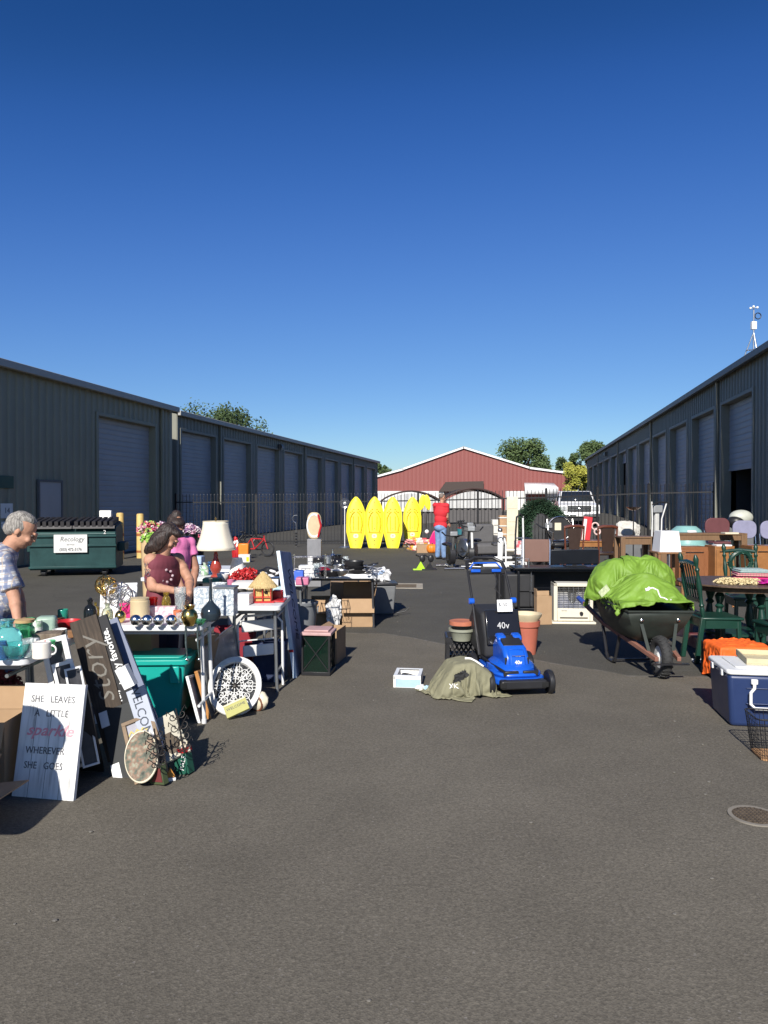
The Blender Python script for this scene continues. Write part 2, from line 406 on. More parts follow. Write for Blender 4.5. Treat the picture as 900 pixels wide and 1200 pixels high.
def storage(name, label, X0, t, side, Y0, Y1, ztop, doors, wall_m, door_m, trim_m, ztd, man=None, open_k=None, raised=None, flash=None, span=11):
    """wall line X = X0 + t*Y; side=+1 faces right (left building). doors: list of (Yfrom, Yto)"""
    a = atan(t); dirv = Vector((sin(a), cos(a), 0)); nrm = Vector((cos(a), -sin(a), 0)) * side
    base = Vector((X0 + t * Y0, Y0, 0))
    T = thing(name, label, 'building', base)
    def Pt(s_, o, z): return dirv * s_ + nrm * o + Vector((0, 0, z))
    S = lambda y: (y - Y0) / cos(a)
    def ribbed(mb, s0, s1, z0, z1):
        pitch, top, dpt = 0.30, 0.09, 0.035
        pts = [s0]; k = math.ceil(s0 / pitch)
        prof = []
        q = math.floor(s0 / pitch) * pitch
        xs = []
        while q < s1 + pitch:
            xs += [(q, 0), (q + 0.03, dpt), (q + 0.03 + top, dpt), (q + 0.06 + top, 0)]; q += pitch
        def off(s_):
            for i in range(len(xs) - 1):
                if xs[i][0] <= s_ <= xs[i + 1][0]:
                    f = (s_ - xs[i][0]) / max(1e-6, xs[i + 1][0] - xs[i][0]); return xs[i][1] * (1 - f) + xs[i + 1][1] * f
            return 0
        prof = [(s0, off(s0))] + [x for x in xs if s0 + 1e-4 < x[0] < s1 - 1e-4] + [(s1, off(s1))]
        vs = []
        for s_, o in prof: vs += [Pt(s_, o, z0), Pt(s_, o, z1)]
        mb.add(vs, [(2 * i, 2 * i + 2, 2 * i + 3, 2 * i + 1) for i in range(len(prof) - 1)])
    def blk(mb, s0, s1, o0, o1, z0, z1):
        vs = [Pt(s_, o, z) for z in (z0, z1) for o in (o0, o1) for s_ in (s0, s1)]
        mb.add(vs, [(0, 2, 3, 1), (4, 5, 7, 6), (0, 1, 5, 4), (1, 3, 7, 5), (3, 2, 6, 7), (2, 0, 4, 6)])
    wall = MB(); cur = 0.0; L = S(Y1)
    zb = -0.3
    for (ya, yb) in doors:
        sa, sb = S(ya), S(yb)
        ribbed(wall, cur, sa, zb, ztop - 0.02); ribbed(wall, sa, sb, ztd, ztop - 0.02); cur = sb
    ribbed(wall, cur, L, zb, ztop - 0.02)
    # end walls and back wall
    for s_ in (0, L):
        wall.add([Pt(s_, 0, zb), Pt(s_, -span, zb), Pt(s_, -span, ztop + 0.0), Pt(s_, -span / 2, ztop + 1.0), Pt(s_, 0, ztop)], [(0, 1, 2, 3, 4)])
    wall.add([Pt(0, -span, zb), Pt(L, -span, zb), Pt(L, -span, ztop), Pt(0, -span, ztop)], [(0, 1, 2, 3)])
    wall.build('wall', wall_m, T, fix=False, smooth=False)
    # roof with eave overhang
    r = MB(); ov = 0.12; th = 0.06
    for (o0, z0, o1, z1) in ((ov, ztop + 0.02, -span / 2, ztop + 1.1), (-span / 2, ztop + 1.1, -span - ov, ztop + 0.02)):
        vs = [Pt(s_, o, z + d) for d in (0, th) for s_ in (-0.1, L + 0.1) for (o, z) in ((o0, z0), (o1, z1))]
        r.add(vs, [(0, 1, 3, 2), (4, 6, 7, 5), (0, 2, 6, 4), (1, 5, 7, 3), (0, 4, 5, 1), (2, 3, 7, 6)])
    r.build('roof', roofm, T, smooth=False)
    e = MB(); blk(e, -0.12, L + 0.12, ov + 0.005, ov + 0.13, ztop - 0.1, ztop + 0.09); e.build('eave_gutter', trim_m, T, bevel=0.015)
    # framing round each opening
    fr = MB()
    for (ya, yb) in doors:
        sa, sb = S(ya), S(yb)
        for s_ in (sa, sb):
            d = -1 if s_ == sa else 1
            blk(fr, min(s_, s_ + d * 0.12), max(s_, s_ + d * 0.12), -0.26, 0.05, zb, ztd + 0.1)
        blk(fr, sa, sb, -0.26, 0.05, ztd, ztd + 0.1)
    fr.build('door_surround', wall_m, T, bevel=0.006)
    for k, (ya, yb) in enumerate(doors):
        sa, sb = S(ya), S(yb); zlo = zb
        if open_k and k in open_k: zlo = ztd - 0.6
        if raised and k in raised: zlo = raised[k]
        g = gz(base.x + dirv.x * (sa + sb) / 2, (ya + yb) / 2)
        zlo = max(zlo, g) if zlo == zb else zlo
        d = MB(); nn = int((ztd - zlo) / 0.16); zs = [zlo + (ztd - zlo) * i / nn for i in range(nn + 1)]
        vs = []
        for i in range(nn):
            z0, z1 = zs[i], zs[i + 1]
            for z, o in ((z0, -0.21), (z0 + (z1 - z0) * .2, -0.198), (z0 + (z1 - z0) * .8, -0.198)): vs += [Pt(sa, o, z), Pt(sb, o, z)]
        vs += [Pt(sa, -0.21, ztd), Pt(sb, -0.21, ztd)]
        d.add(vs, [(2 * i, 2 * i + 1, 2 * i + 3, 2 * i + 2) for i in range(len(vs) // 2 - 1)])
        blk(d, sa, sb, -0.23, -0.18, zlo, zlo + 0.07)
        dd = d.build('roll_up_door', door_m, T, smooth=False)
        if (open_k and k in open_k) or (raised and k in raised):
            q = MB(); blk(q, sa, sb, -3.0, -2.95, zb, ztd); blk(q, sa - .06, sa, -3, -.42, zb, ztd); blk(q, sb, sb + .06, -3, -.42, zb, ztd)
            blk(q, sa, sb, -3, -.42, ztd, ztd + .05); q.build('unit_interior', inside, T)
    if man:
        ya, yb, zt = man; sa, sb = S(ya), S(yb)
        q = MB(); blk(q, sa, sb, 0.04, 0.07, 0, zt); md = q.build('entry_door', doorm, T, bevel=0.004)
        q = MB(); blk(q, sa - .06, sa, 0.03, 0.09, 0, zt + .06); blk(q, sb, sb + .06, 0.03, 0.09, 0, zt + .06); blk(q, sa, sb, 0.03, 0.09, zt, zt + .06); q.build('door_frame', dtrim, md)
        q = MB(); q.ball(Pt(sb - .1, 0.1, 1.0), 0.035); q.build('door_knob', mat('steel', (0.5, 0.5, 0.5), 0.3, 0.9), md)
    if flash:
        for yy in flash:
            q = MB(); s_ = S(yy); blk(q, s_ - .14, s_ + .14, 0.035, 0.22, ztop - .62, ztop - .34); q.add([Pt(s_ - .14, .22, ztop - .34), Pt(s_ + .14, .22, ztop - .34), Pt(s_ + .14, .3, ztop - .55), Pt(s_ - .14, .3, ztop - .55)], [(0, 1, 2, 3)])
            q.build('wall_light', mat('lamp_housing', (0.05, 0.05, 0.05), 0.4), T)
    # downspouts
    for yy in [d_[1] + 0.42 for d_ in doors][::3]:
        q = MB(); s_ = min(S(yy), L - .1); blk(q, s_ - .05, s_ + .05, 0.036, 0.12, 0, ztop - .1)
        q.build('downspout', wall_m, T, bevel=0.01)
    return T, Pt, S

B1 = storage('storage_building', 'grey green metal storage building at far left with entry door behind the dumpster', -12.5, tan(radians(10.4)), 1, 3.0, 26.6, 4.91,
    [(21.9, 25.3)], siding, doorm, trimm, 4.16, man=(19.15, 20.05, 2.12))
d2 = [(28.95 + 3.9 * k, 28.95 + 3.9 * k + 3.05) for k in range(9)]
B2 = storage('storage_building', 'long dark metal storage building on the left with nine roll-up doors behind the fence', -14.0, tan(radians(11.8)), 1, 28.6, 64.2, 5.02,
    d2, siding2, doorm2, trimm, 4.38, flash=(39.8,))
d3 = [(20.15 + 3.93 * k, 20.15 + 3.93 * k + 3.05) for k in range(12)]
B3 = storage('storage_building', 'long dark metal storage building on the right with antenna mast on roof', 6.4, tan(radians(10.3)), -1, 5.0, 68.5, 5.5,
    d3, siding2, doorm2, dtrim, 4.62, raised={0: 2.55, 6: 4.0}, flash=(53.0,))
# pictures and office notices on the left wall
def wall_notice():
    T, Pt, S = B1
    for (y0, z0, w, h, body, lab, m) in ((17.95, 1.93, .5, .3, 'OFFICE', 'dark green panel sign high on the left building wall', mat('sign_green', (0.02, 0.08, 0.06), 0.5)),
                                          (17.95, 1.2, .42, .36, '14', 'white notice with number on the left building wall', whitep),
                                          (17.95, 0.95, .38, .17, '', 'small white slip below the number notice', whitep)):
        o = thing('wall_sign', lab, 'sign', T.location + Pt(S(y0), 0.045, z0)); a = radians(10.4)
        o.rotation_euler = (0, 0, pi / 2 - a)
        mb = MB(); mb.box(-w / 2, w / 2, -0.01, 0.01, 0, h); mb.build('panel', m, o, bevel=0.003)
        if body == '14': lettering('14', .2, mat('ink', (0.03, 0.035, 0.05), .6), o, (0, -0.012, h / 2))
wall_notice()

# ================================================================== RED BARN
def barn():
    Yb = 80.0; k = Yb / FPX
    zz = lambda py: 1.6 + (HZ - py) * k; xx = lambda px: (px - 450) * k
    T = thing('red_barn', 'red metal barn with white trimmed low gable at the end of the lot', 'barn', (xx(545), Yb, 0.7))
    g = 0.7
    prof = [(xx(413), zz(562)), (xx(440), zz(558.5)), (xx(472), zz(549.5)), (xx(543), zz(524)), (xx(620), zz(548)), (xx(673), zz(555))]
    red = ramp_mat('red_barn_siding', [(0.0, (0.185, 0.05, 0.043)), (0.35, (0.205, 0.056, 0.048)), (1.0, (0.215, 0.058, 0.05))], 'WAVE', 1.6, 0.6, (1, 0, 0), detail=0.0)
    mb = MB(); xs0, xs1 = prof[0][0], prof[-1][0]
    def top(x):
        for i in range(len(prof) - 1):
            if prof[i][0] <= x <= prof[i + 1][0]:
                f = (x - prof[i][0]) / (prof[i + 1][0] - prof[i][0]); return prof[i][1] * (1 - f) + prof[i + 1][1] * f
        return prof[-1][1]
    n = 110; vs = []
    for i in range(n + 1):
        x = xs0 + (xs1 - xs0) * i / n; o = 0.02 * (i % 2)
        vs += [(x, Yb - o, 0), (x, Yb - o, top(x))]
    mb.add(vs, [(2 * i, 2 * i + 2, 2 * i + 3, 2 * i + 1) for i in range(n)])
    mb.add([(xs1, Yb, 0), (xs1, Yb + 40, 0), (xs1, Yb + 40, prof[-1][1]), (xs1, Yb, prof[-1][1])], [(0, 1, 2, 3)])
    mb.add([(xs0, Yb, 0), (xs0, Yb + 40, 0), (xs0, Yb + 40, prof[0][1]), (xs0, Yb, prof[0][1])], [(0, 1, 2, 3)])
    mb.shift(-T.location).build('wall', red, T, fix=False, smooth=False)
    r = MB(); tr = MB()
    for i in range(len(prof) - 1):
        (x0, z0), (x1, z1) = prof[i], prof[i + 1]
        r.add([(x0, Yb - .25, z0 + .06), (x1, Yb - .25, z1 + .06), (x1, Yb + 40, z1 + .06), (x0, Yb + 40, z0 + .06)], [(0, 1, 2, 3)])
        tr.bar((x0 - .05, Yb - .2, z0 - .05), (x1 + .05, Yb - .2, z1 - .05), 0.14, 0.17, (0, 0, 1))
    r.shift(-T.location).build('roof', roofm, T, solid=0.05, smooth=False)
    tr.bar((xs1, Yb - .1, 0), (xs1, Yb - .1, prof[-1][1]), 0.3, 0.2, (0, 1, 0))
    tr.shift(-T.location).build('white_trim', mat('barn_white', (0.8, 0.8, 0.78), .5, var=.04), T)
    for a, b in ((420, 520), (592, 616), (640, 672)):
      w = MB(); w.box(xx(a), xx(b), Yb - .25, Yb - .08, 0, 2.75)
      w.shift(-T.location).build('white_panel', mat('barn_panel', (0.62, 0.62, 0.6), .5, var=.15, scale=1.5), T, label='white lower panel of the barn')
    a = MB(); x0, x1 = xx(614), xx(648)
    a.add([(x0, Yb - .1, zz(566)), (x1, Yb - .1, zz(566)), (x1 + .2, Yb - 1.6, zz(572)), (x0 - .2, Yb - 1.6, zz(572)), (x1 + .2, Yb - 1.6, zz(579)), (x0 - .2, Yb - 1.6, zz(579))], [(0, 1, 2, 3), (3, 2, 4, 5)])
    a.shift(-T.location).build('awning', mat('awning_white', (0.78, 0.78, 0.78), .6), T, solid=.05, label='white sloping awning above a barn door')
    d = MB(); d.prism([(xx(514), zz(576)), (xx(566), zz(576)), (xx(566), zz(564)), (xx(522), zz(565))], Yb - .5, Yb - .07)
    d.shift(-T.location).build('louvre', mat('dark_brown_panel', (0.05, 0.035, 0.03), .7), T, label='dark panel on the barn front above the tents')
barn()

# ================================================================== TREES
def leafmat(name, c0, c1):
    return ramp_mat(name, [(0.3, c0), (0.7, c1)], 'NOISE', 0.9, 0.7, detail=3)
barkm = mat('bark', (0.09, 0.065, 0.045), 0.9, var=0.3, scale=3)
def tree(label, px, py_top, py_base, Y, width_px, m, seed, nleaf=7000, leaf=0.34, group='trees beyond the buildings', name='leafy_tree', ncl=26):
    rnd = random.Random(seed); k = Y / FPX
    x = (px - 450) * k; g = gz(x, Y); htop = 1.6 + (HZ - py_top) * k; W_ = width_px * k
    T = thing(name, label, 'tree', (x, Y, g), 0, group)
    cb = max(1.2, 0.25 * htop); H = htop - g
    tr = MB(); tr.tube([(0, 0, -0.2), (0.1, 0, H * .3), (-0.1, 0.1, H * .55), (0, 0, H * .82)], [W_ * .045 + .12, W_ * .035 + .09, W_ * .02 + .06, .04], 9)
    clumps = []
    for i in range(ncl):
        a = rnd.random() * 2 * pi; v = rnd.random(); zc = cb + (H - cb) * (0.08 + 0.84 * v)
        rad = W_ / 2 * (0.28 + 0.72 * sin(pi * (0.12 + 0.78 * v)) ** .8)
        rr = rad * sqrt(rnd.random()) * .85; cr = W_ * (0.10 + 0.10 * rnd.random())
        c = Vector((rr * cos(a), rr * sin(a) * .8, min(zc, H - cr * .8))); clumps.append((c, cr))
        if i % 2 == 0: tr.tube([(0, 0, max(cb * .7, c.z * .45)), (c.x * .5, c.y * .5, c.z * .75), c], [W_ * .014 + .03, W_ * .009 + .02, .015], 6)
    tr.build('trunk', barkm, T)
    lf = MB(); vs = []; fs = []
    for i in range(nleaf):
        c, cr = clumps[rnd.randrange(len(clumps))]
        d = Vector((rnd.gauss(0, 1), rnd.gauss(0, 1), rnd.gauss(0, .8))).normalized() * cr * (rnd.random() ** .35) * rnd.uniform(.8, 1.18)
        p = c + d
        u = Vector((rnd.gauss(0, 1), rnd.gauss(0, 1), rnd.gauss(0, .6))).normalized(); w = u.orthogonal().normalized(); s_ = leaf * rnd.uniform(.5, 1.2)
        n0 = len(vs); vs += [p + u * s_ * .6, p + w * s_ * .35, p - u * s_ * .6, p - w * s_ * .35]; fs.append((n0, n0 + 1, n0 + 2, n0 + 3))
    lf.add(vs, fs); lf.build('crown', m, T, fix=False, smooth=False)
    return T
g1 = leafmat('leaf_dark_green', (0.028, 0.05, 0.018), (0.075, 0.115, 0.035))
g2 = leafmat('leaf_mid_green', (0.04, 0.07, 0.022), (0.1, 0.145, 0.045))
g3 = leafmat('leaf_yellow_green', (0.2, 0.22, 0.03), (0.4, 0.38, 0.06))
tree('broad green tree top rising behind the left storage building', 252, 472, 600, 95, 120, g1, 1, 12000, .34, ncl=34)
tree('small green tree top just right of the left storage building', 449, 543, 600, 110, 26, g1, 2, 2500, .4, ncl=12)
tree('wide round green tree behind the right slope of the red barn', 612, 516, 600, 125, 76, g2, 3, 11000, .42, ncl=34)
tree('green tree between the barn and the right storage building', 664, 526, 600, 120, 36, g1, 4, 5000, .42, ncl=18)
tree('tallest green tree touching the right storage building roofline', 693, 517, 600, 118, 50, g2, 5, 7500, .42, ncl=24)
tree('bright yellow green bushy tree at the right corner of the barn', 674, 541, 600, 72, 38, g3, 6, 6500, .22, ncl=20)

# ================================================================== IRON FENCE
def fence():
    pts = []
    for px, Y, zt in ((206, 27.3, 1.86), (300, 27.6, 1.86), (400, 27.8, 1.88), (490, 27.3, 1.92), (560, 26.8, 1.97), (640, 26, 2.03), (700, 25.2, 2.1), (760, 24.6, 2.16), (837, 24.0, 2.2)):
        p = dp(px, 588, Y); pts.append((p.x, p.y, zt))
    T = thing('iron_fence', 'tall black iron picket fence across the lot behind the kayaks', 'fence', (pts[0][0], pts[0][1], 0))
    rails = MB(); pk = MB()
    off = T.location
    for i in range(len(pts) - 1):
        a = Vector(pts[i]); b = Vector(pts[i + 1]); L = (Vector((b.x, b.y, 0)) - Vector((a.x, a.y, 0))).length
        for f in (0.0, 0.22, 1.0):
            for (za, zb) in (((a.z - .28, b.z - .28) if f == 0 else (a.z - .42, b.z - .42) if f == .22 else (.12, .12)),):
                if f == .22: continue
                rails.bar((a.x, a.y, za), (b.x, b.y, zb), 0.03, 0.045)
        n = max(1, int(L / 0.125))
        for j in range(n):
            q = a.lerp(b, j / n); pk.box(q.x - .009, q.x + .009, q.y - .009, q.y + .009, 0.03, q.z)
            pk.add([(q.x - .009, q.y - .009, q.z), (q.x + .009, q.y - .009, q.z), (q.x + .009, q.y + .009, q.z), (q.x - .009, q.y + .009, q.z), (q.x, q.y, q.z + .04)], [(0, 1, 4), (1, 2, 4), (2, 3, 4), (3, 0, 4)])
    rails.shift(-off).build('rail', blackm, T); pk.shift(-off).build('pickets', blackm, T, smooth=False, fix=False)
    tot = []
    for i in range(len(pts) - 1):
        a = Vector(pts[i]); b = Vector(pts[i + 1])
        n = max(1, round((b - a).length / 2.4))
        for j in range(n): tot.append(a.lerp(b, j / n))
    tot.append(Vector(pts[-1]))
    for q in tot:
        m_ = MB(); m_.box(-.035, .035, -.035, .035, 0, q.z + .02); m_.add([(-.045, -.045, q.z + .02), (.045, -.045, q.z + .02), (.045, .045, q.z + .02), (-.045, .045, q.z + .02), (0, 0, q.z + .07)], [(0, 1, 4), (1, 2, 4), (2, 3, 4), (3, 0, 4), (3, 2, 1, 0)])
        m_.shift(Vector((q.x, q.y, 0)) - off).build('post', blackm, T, smooth=False)
fence()
# ================================================================== CLOTH
def settle(mb, m, parent, name, colliders, frames=45, pressure=0.0, mass=.3, bend=.4, tens=18, subs=1, thick=0.0, shrink=0.0, selfc=False):
    """let a cloth mesh fall on the colliders, keep its last shape as the part's mesh"""
    o = mb.build(name, m, None, ang=180)
    for c in colliders:
        if not any(x.type == 'COLLISION' for x in c.modifiers):
            c.modifiers.new('collision', 'COLLISION')
        c.collision.thickness_outer = .008; c.collision.cloth_friction = 20; c.collision.damping = .6
    md = o.modifiers.new('cloth', 'CLOTH'); s = md.settings; s.quality = 6; s.mass = mass; s.tension_stiffness = tens; s.compression_stiffness = tens * .8; s.shear_stiffness = tens * .4; s.bending_stiffness = bend; s.air_damping = 2
    s.tension_damping = 8; s.compression_damping = 8; s.shear_damping = 8; s.shrink_min = -shrink
    if pressure: s.use_pressure = True; s.uniform_pressure_force = pressure
    md.collision_settings.use_collision = True; md.collision_settings.distance_min = .006; md.collision_settings.collision_quality = 3
    md.collision_settings.use_self_collision = selfc; md.collision_settings.self_distance_min = .006
    md.point_cache.frame_start = 1; md.point_cache.frame_end = frames + 2
    for f in range(1, frames + 1): SC.frame_set(f)
    dg = bpy.context.evaluated_depsgraph_get(); me = bpy.data.meshes.new_from_object(o.evaluated_get(dg))
    o.modifiers.clear(); o.data = me; SC.frame_set(1)
    for p in me.polygons: p.use_smooth = True
    if subs: q = o.modifiers.new('subdivision', 'SUBSURF'); q.levels = q.render_levels = subs
    if thick: q = o.modifiers.new('thickness', 'SOLIDIFY'); q.thickness = thick
    if parent is not None:      # mesh was built in world space; hand it to its thing
        Mi = (Matrix.Translation(parent.location) @ parent.rotation_euler.to_matrix().to_4x4()).inverted()
        me.transform(Mi); o.parent = parent
    return o
def pillow(c, w, d, h, N=34, rz=0.0, ry=0.0, seed=0):
    """two sheets joined at the rim"""
    M = Matrix.Translation(c) @ Matrix.Rotation(rz, 4, 'Z') @ Matrix.Rotation(ry, 4, 'Y'); mb = MB()
    for s in (1, -1):
        mb.grid(lambda u, v: M @ Vector(((u - .5) * w * (1 - .12 * (2 * v - 1) ** 2), (v - .5) * d * (1 - .12 * (2 * u - 1) ** 2), s * h * (16 * u * (1 - u) * v * (1 - v)) ** .5 + .012 * mnoise.noise(Vector((u * 3, v * 3, seed))))), N, N)
    return mb

from mathutils.bvhtree import BVHTree
def _bvh(o):
    me = o.data; return BVHTree.FromPolygons([v.co.copy() for v in me.vertices], [tuple(p.vertices) for p in me.polygons])
def on_cloth(T, o, pts, name, m, r, d):
    """cord laid on the cloth along the given points (in the thing's space)"""
    b = _bvh(o); out = []
    for p in pts:
        hit, n, _, _ = b.ray_cast(Vector(p), Vector(d))
        if hit: out.append(hit - Vector(d) * r * .8)
    if len(out) > 1: q = MB(); q.tube(out, r, 6); return q.build(name, m, T)
def decal(T, o, outline, name, m, n=14):
    """patch sewn on the cloth: outline in x,z seen from -y"""
    b = _bvh(o); x0 = min(p[0] for p in outline); x1 = max(p[0] for p in outline); z0 = min(p[1] for p in outline); z1 = max(p[1] for p in outline)
    def inside(x, z):
        c = False; k = len(outline)
        for i in range(k):
            (xa, za), (xb, zb) = outline[i], outline[(i + 1) % k]
            if (za > z) != (zb > z) and x < (xb - xa) * (z - za) / (zb - za) + xa: c = not c
        return c
    P = {}
    for i in range(n + 1):
        for j in range(n + 1):
            x, z = x0 + (x1 - x0) * i / n, z0 + (z1 - z0) * j / n; h = b.ray_cast(Vector((x, -1, z)), Vector((0, 1, 0)))[0]
            if h: P[i, j] = h - Vector((0, .006, 0))
    q = MB()
    for i in range(n):
        for j in range(n):
            c = [(i, j), (i + 1, j), (i + 1, j + 1), (i, j + 1)]
            if all(k in P for k in c) and inside(x0 + (x1 - x0) * (i + .5) / n, z0 + (z1 - z0) * (j + .5) / n): q.add([P[k] for k in c], [(0, 1, 2, 3)])
    if q.f: return q.build(name, m, T, fix=True)
# ================================================================== FACTORIES
PROF = {
 'bottle': [(.42, 0), (.5, .04), (.5, .55), (.42, .66), (.17, .76), (.15, .93), (.19, .95), (.19, 1), (.12, 1)],
 'jug': [(.4, 0), (.5, .08), (.5, .5), (.4, .68), (.2, .78), (.2, .9), (.27, 1), (.2, 1)],
 'longneck': [(.2, 0), (.42, .04), (.5, .16), (.44, .3), (.2, .42), (.08, .5), (.06, .94), (.1, 1), (.05, 1)],
 'jar': [(.42, 0), (.5, .06), (.5, .75), (.4, .86), (.4, 1), (.36, 1), (.36, .1), (0, .08)],
 'tumbler': [(.38, 0), (.5, 1), (.46, 1), (.34, .06), (0, .05)],
 'bowl': [(.2, 0), (.22, .08), (.36, .3), (.46, .65), (.5, 1), (.46, 1), (.4, .6), (.3, .3), (0, .14)],
 'plate': [(.28, 0), (.3, .2), (.5, .9), (.5, 1), (.3, .4), (0, .3)],
 'vase': [(.26, 0), (.36, .1), (.5, .4), (.42, .68), (.26, .82), (.34, 1), (.28, 1), (.2, .8), (.2, .2), (0, .15)],
 'canister': [(.46, 0), (.5, .05), (.5, .95), (.46, 1), (.42, .95), (0, .95)],
 'pot': [(.4, 0), (.43, .04), (.5, .9), (.5, 1), (.46, 1), (.44, .9), (.38, .1), (0, .08)],
 'rimpot': [(.34, 0), (.45, .78), (.46, .8), (.5, .8), (.5, 1), (.45, 1), (.43, .8), (.32, .08), (0, .06)],
 'pan': [(.42, 0), (.5, .85), (.5, 1), (.48, .95), (.4, .12), (0, .1)],
 'dome': [(.5, 0), (.5, .1), (.46, .4), (.34, .75), (.15, .95), (0, 1)],
 'ball': [(.0, 0), (.25, .07), (.43, .25), (.5, .5), (.43, .75), (.25, .93), (0, 1)],
 'bell': [(.5, 0), (.49, .02), (.4, .35), (.33, .7), (.3, 1), (.29, 1), (.32, .7), (.39, .35), (.48, .02)],
}
def on(px, py, z=0.0):
    p = zp(px, py, z); return p, p.y / FPX
def vessel(name, label, cat, px, py, z, w, h, prof, m, group=None, extra=None, n=20, rz=0, hook=None):
    p, s = on(px, py, z); p = p + Vector((0, w * s * .5, 0)) if False else p
    T = thing(name, label, cat, p, rz, group)
    mb = MB(); mb.lathe([(r * w * s, q * h * s) for r, q in PROF[prof]], n); mb.build('body', m, T)
    if extra: extra(T, w * s, h * s)
    return T
def boxy(name, label, cat, px, py, z, w, h, d, m, group=None, rz=0.0, bevel=.004, extra=None):
    """w,h in picture pixels at that distance, d metres deep, base centre of its front edge at px,py"""
    p, s = on(px, py, z); W_, H_ = w * s, h * s
    T = thing(name, label, cat, p, rz, group)
    mb = MB(); mb.box(-W_ / 2, W_ / 2, 0, d, 0, H_); mb.build('body', m, T, bevel=bevel)
    if extra: extra(T, W_, H_, d)
    return T
kraft = ramp_mat('kraft_cardboard', [(.2, (.30, .19, .105)), (.8, (.37, .245, .14))], 'NOISE', 9, .85, detail=6)
kraftin = mat('kraft_inside', (.25, .165, .095), .9)
plastic_w = mat('white_table_plastic', (.66, .67, .68), .4, var=.05, scale=12)
greyleg = mat('grey_leg_steel', (.22, .23, .24), .35, .6, var=.1)
chrome = mat('chrome', (.8, .78, .75), .2, 1.0, var=.05)
stain = mat('brushed_steel', (.5, .5, .5), .3, .95, var=.1)
wht = mat('white_ceramic', (.74, .73, .7), .25, var=.04)
cream = mat('cream', (.62, .56, .42), .45, var=.08)
black = mat('black_plastic', (.018, .018, .02), .4, var=.15)
blackgl = mat('black_gloss', (.012, .012, .014), .15, var=.1)
darkiron = mat('dark_wrought_iron', (.03, .027, .025), .5, .5, var=.2)
def glassy(name, col, rough=.06):
    return mat(name, col, rough, 0, var=0, trans=.85, ior=1.4)
gl_teal = glassy('teal_glass', (.25, .75, .72)); gl_green = glassy('green_glass', (.2, .6, .36)); gl_clear = glassy('clear_glass', (.9, .95, .95))
gl_dark = glassy('smoky_blue_glass', (.06, .12, .15)); gl_amber = glassy('amber_glass', (.6, .45, .1)); gl_red = glassy('red_glass', (.6, .05, .05))
red = mat('red_paint', (.42, .02, .025), .35, var=.1); gold = mat('gold', (.75, .52, .16), .2, 1.0, var=.12, scale=20)
wood = ramp_mat('brown_wood', [(.2, (.16, .075, .03)), (.6, (.23, .115, .05)), (.9, (.28, .15, .07))], 'NOISE', 5, .5, (1, 1, 9), detail=6)
woodh = ramp_mat('honey_wood', [(.2, (.34, .15, .04)), (.8, (.46, .22, .07))], 'NOISE', 4, .35, (8, 1, 1), detail=6)
greywood = ramp_mat('weathered_wood', [(.25, (.09, .065, .045)), (.5, (.17, .13, .09)), (.8, (.25, .2, .15))], 'NOISE', 6, .85, (12, 3, 1), detail=7)
terrac = mat('terracotta', (.42, .14, .08), .75, var=.15, scale=10)

def carton(label, loc, w, d, h, rz=0, group='cardboard boxes', openf=(), hole=False, m=None, name='cardboard_box', text=None):
    """open cardboard box; openf: list of (side, angle) with side in F,B,L,R; angle from straight up outwards"""
    T = thing(name, label, 'cardboard box', loc, rz, group); t = .006; m = m or kraft
    mb = MB()
    if openf:
        mb.box(-w / 2, w / 2, 0, d, 0, t); mb.box(-w / 2, w / 2, 0, t, t, h); mb.box(-w / 2, w / 2, d - t, d, t, h); mb.box(-w / 2, -w / 2 + t, t, d - t, t, h); mb.box(w / 2 - t, w / 2, t, d - t, t, h)
    else:
        mb.box(-w / 2, w / 2, 0, d, 0, h)
    mb.build('body', m, T, smooth=False, bevel=.002)
    for side, an in openf:
        f = MB(); L = (d if side in 'FB' else w) * .48
        if side == 'F': f.box(-w / 2, w / 2, -t / 2, t / 2, 0, L); M = Matrix.Translation((0, t / 2, h)) @ Matrix.Rotation(radians(an), 4, 'X')
        elif side == 'B': f.box(-w / 2, w / 2, -t / 2, t / 2, 0, L); M = Matrix.Translation((0, d - t / 2, h)) @ Matrix.Rotation(-radians(an), 4, 'X')
        elif side == 'L': f.box(-t / 2, t / 2, 0, d, 0, L); M = Matrix.Translation((-w / 2 + t / 2, 0, h)) @ Matrix.Rotation(-radians(an), 4, 'Y')
        else: f.box(-t / 2, t / 2, 0, d, 0, L); M = Matrix.Translation((w / 2 - t / 2, 0, h)) @ Matrix.Rotation(radians(an), 4, 'Y')
        f.xf(M); f.build('flap', m, T, smooth=False)
    if hole:
        q = MB(); q.prism(roundrect(.085, .028, .013, cx=0, cy=h * .68), -.0025, .001); q.build('hand_hole', mat('hole_dark', (.02, .014, .01), .9), T)
    if not openf:
        q = MB(); q.box(-w / 2 + .002, w / 2 - .002, d / 2 - .024, d / 2 + .024, h + .0005, h + .0018); q.box(-.024, .024, -.0016, -.0004, h - .08, h + .0016) if False else None
        q.build('packing_tape', mat('packing_tape', (.34, .24, .14), .3), T)
    if text: lettering(text, h * .22, mat('box_red_ink', (.4, .06, .04), .7), T, (0, -.003, h * .5))
    return T

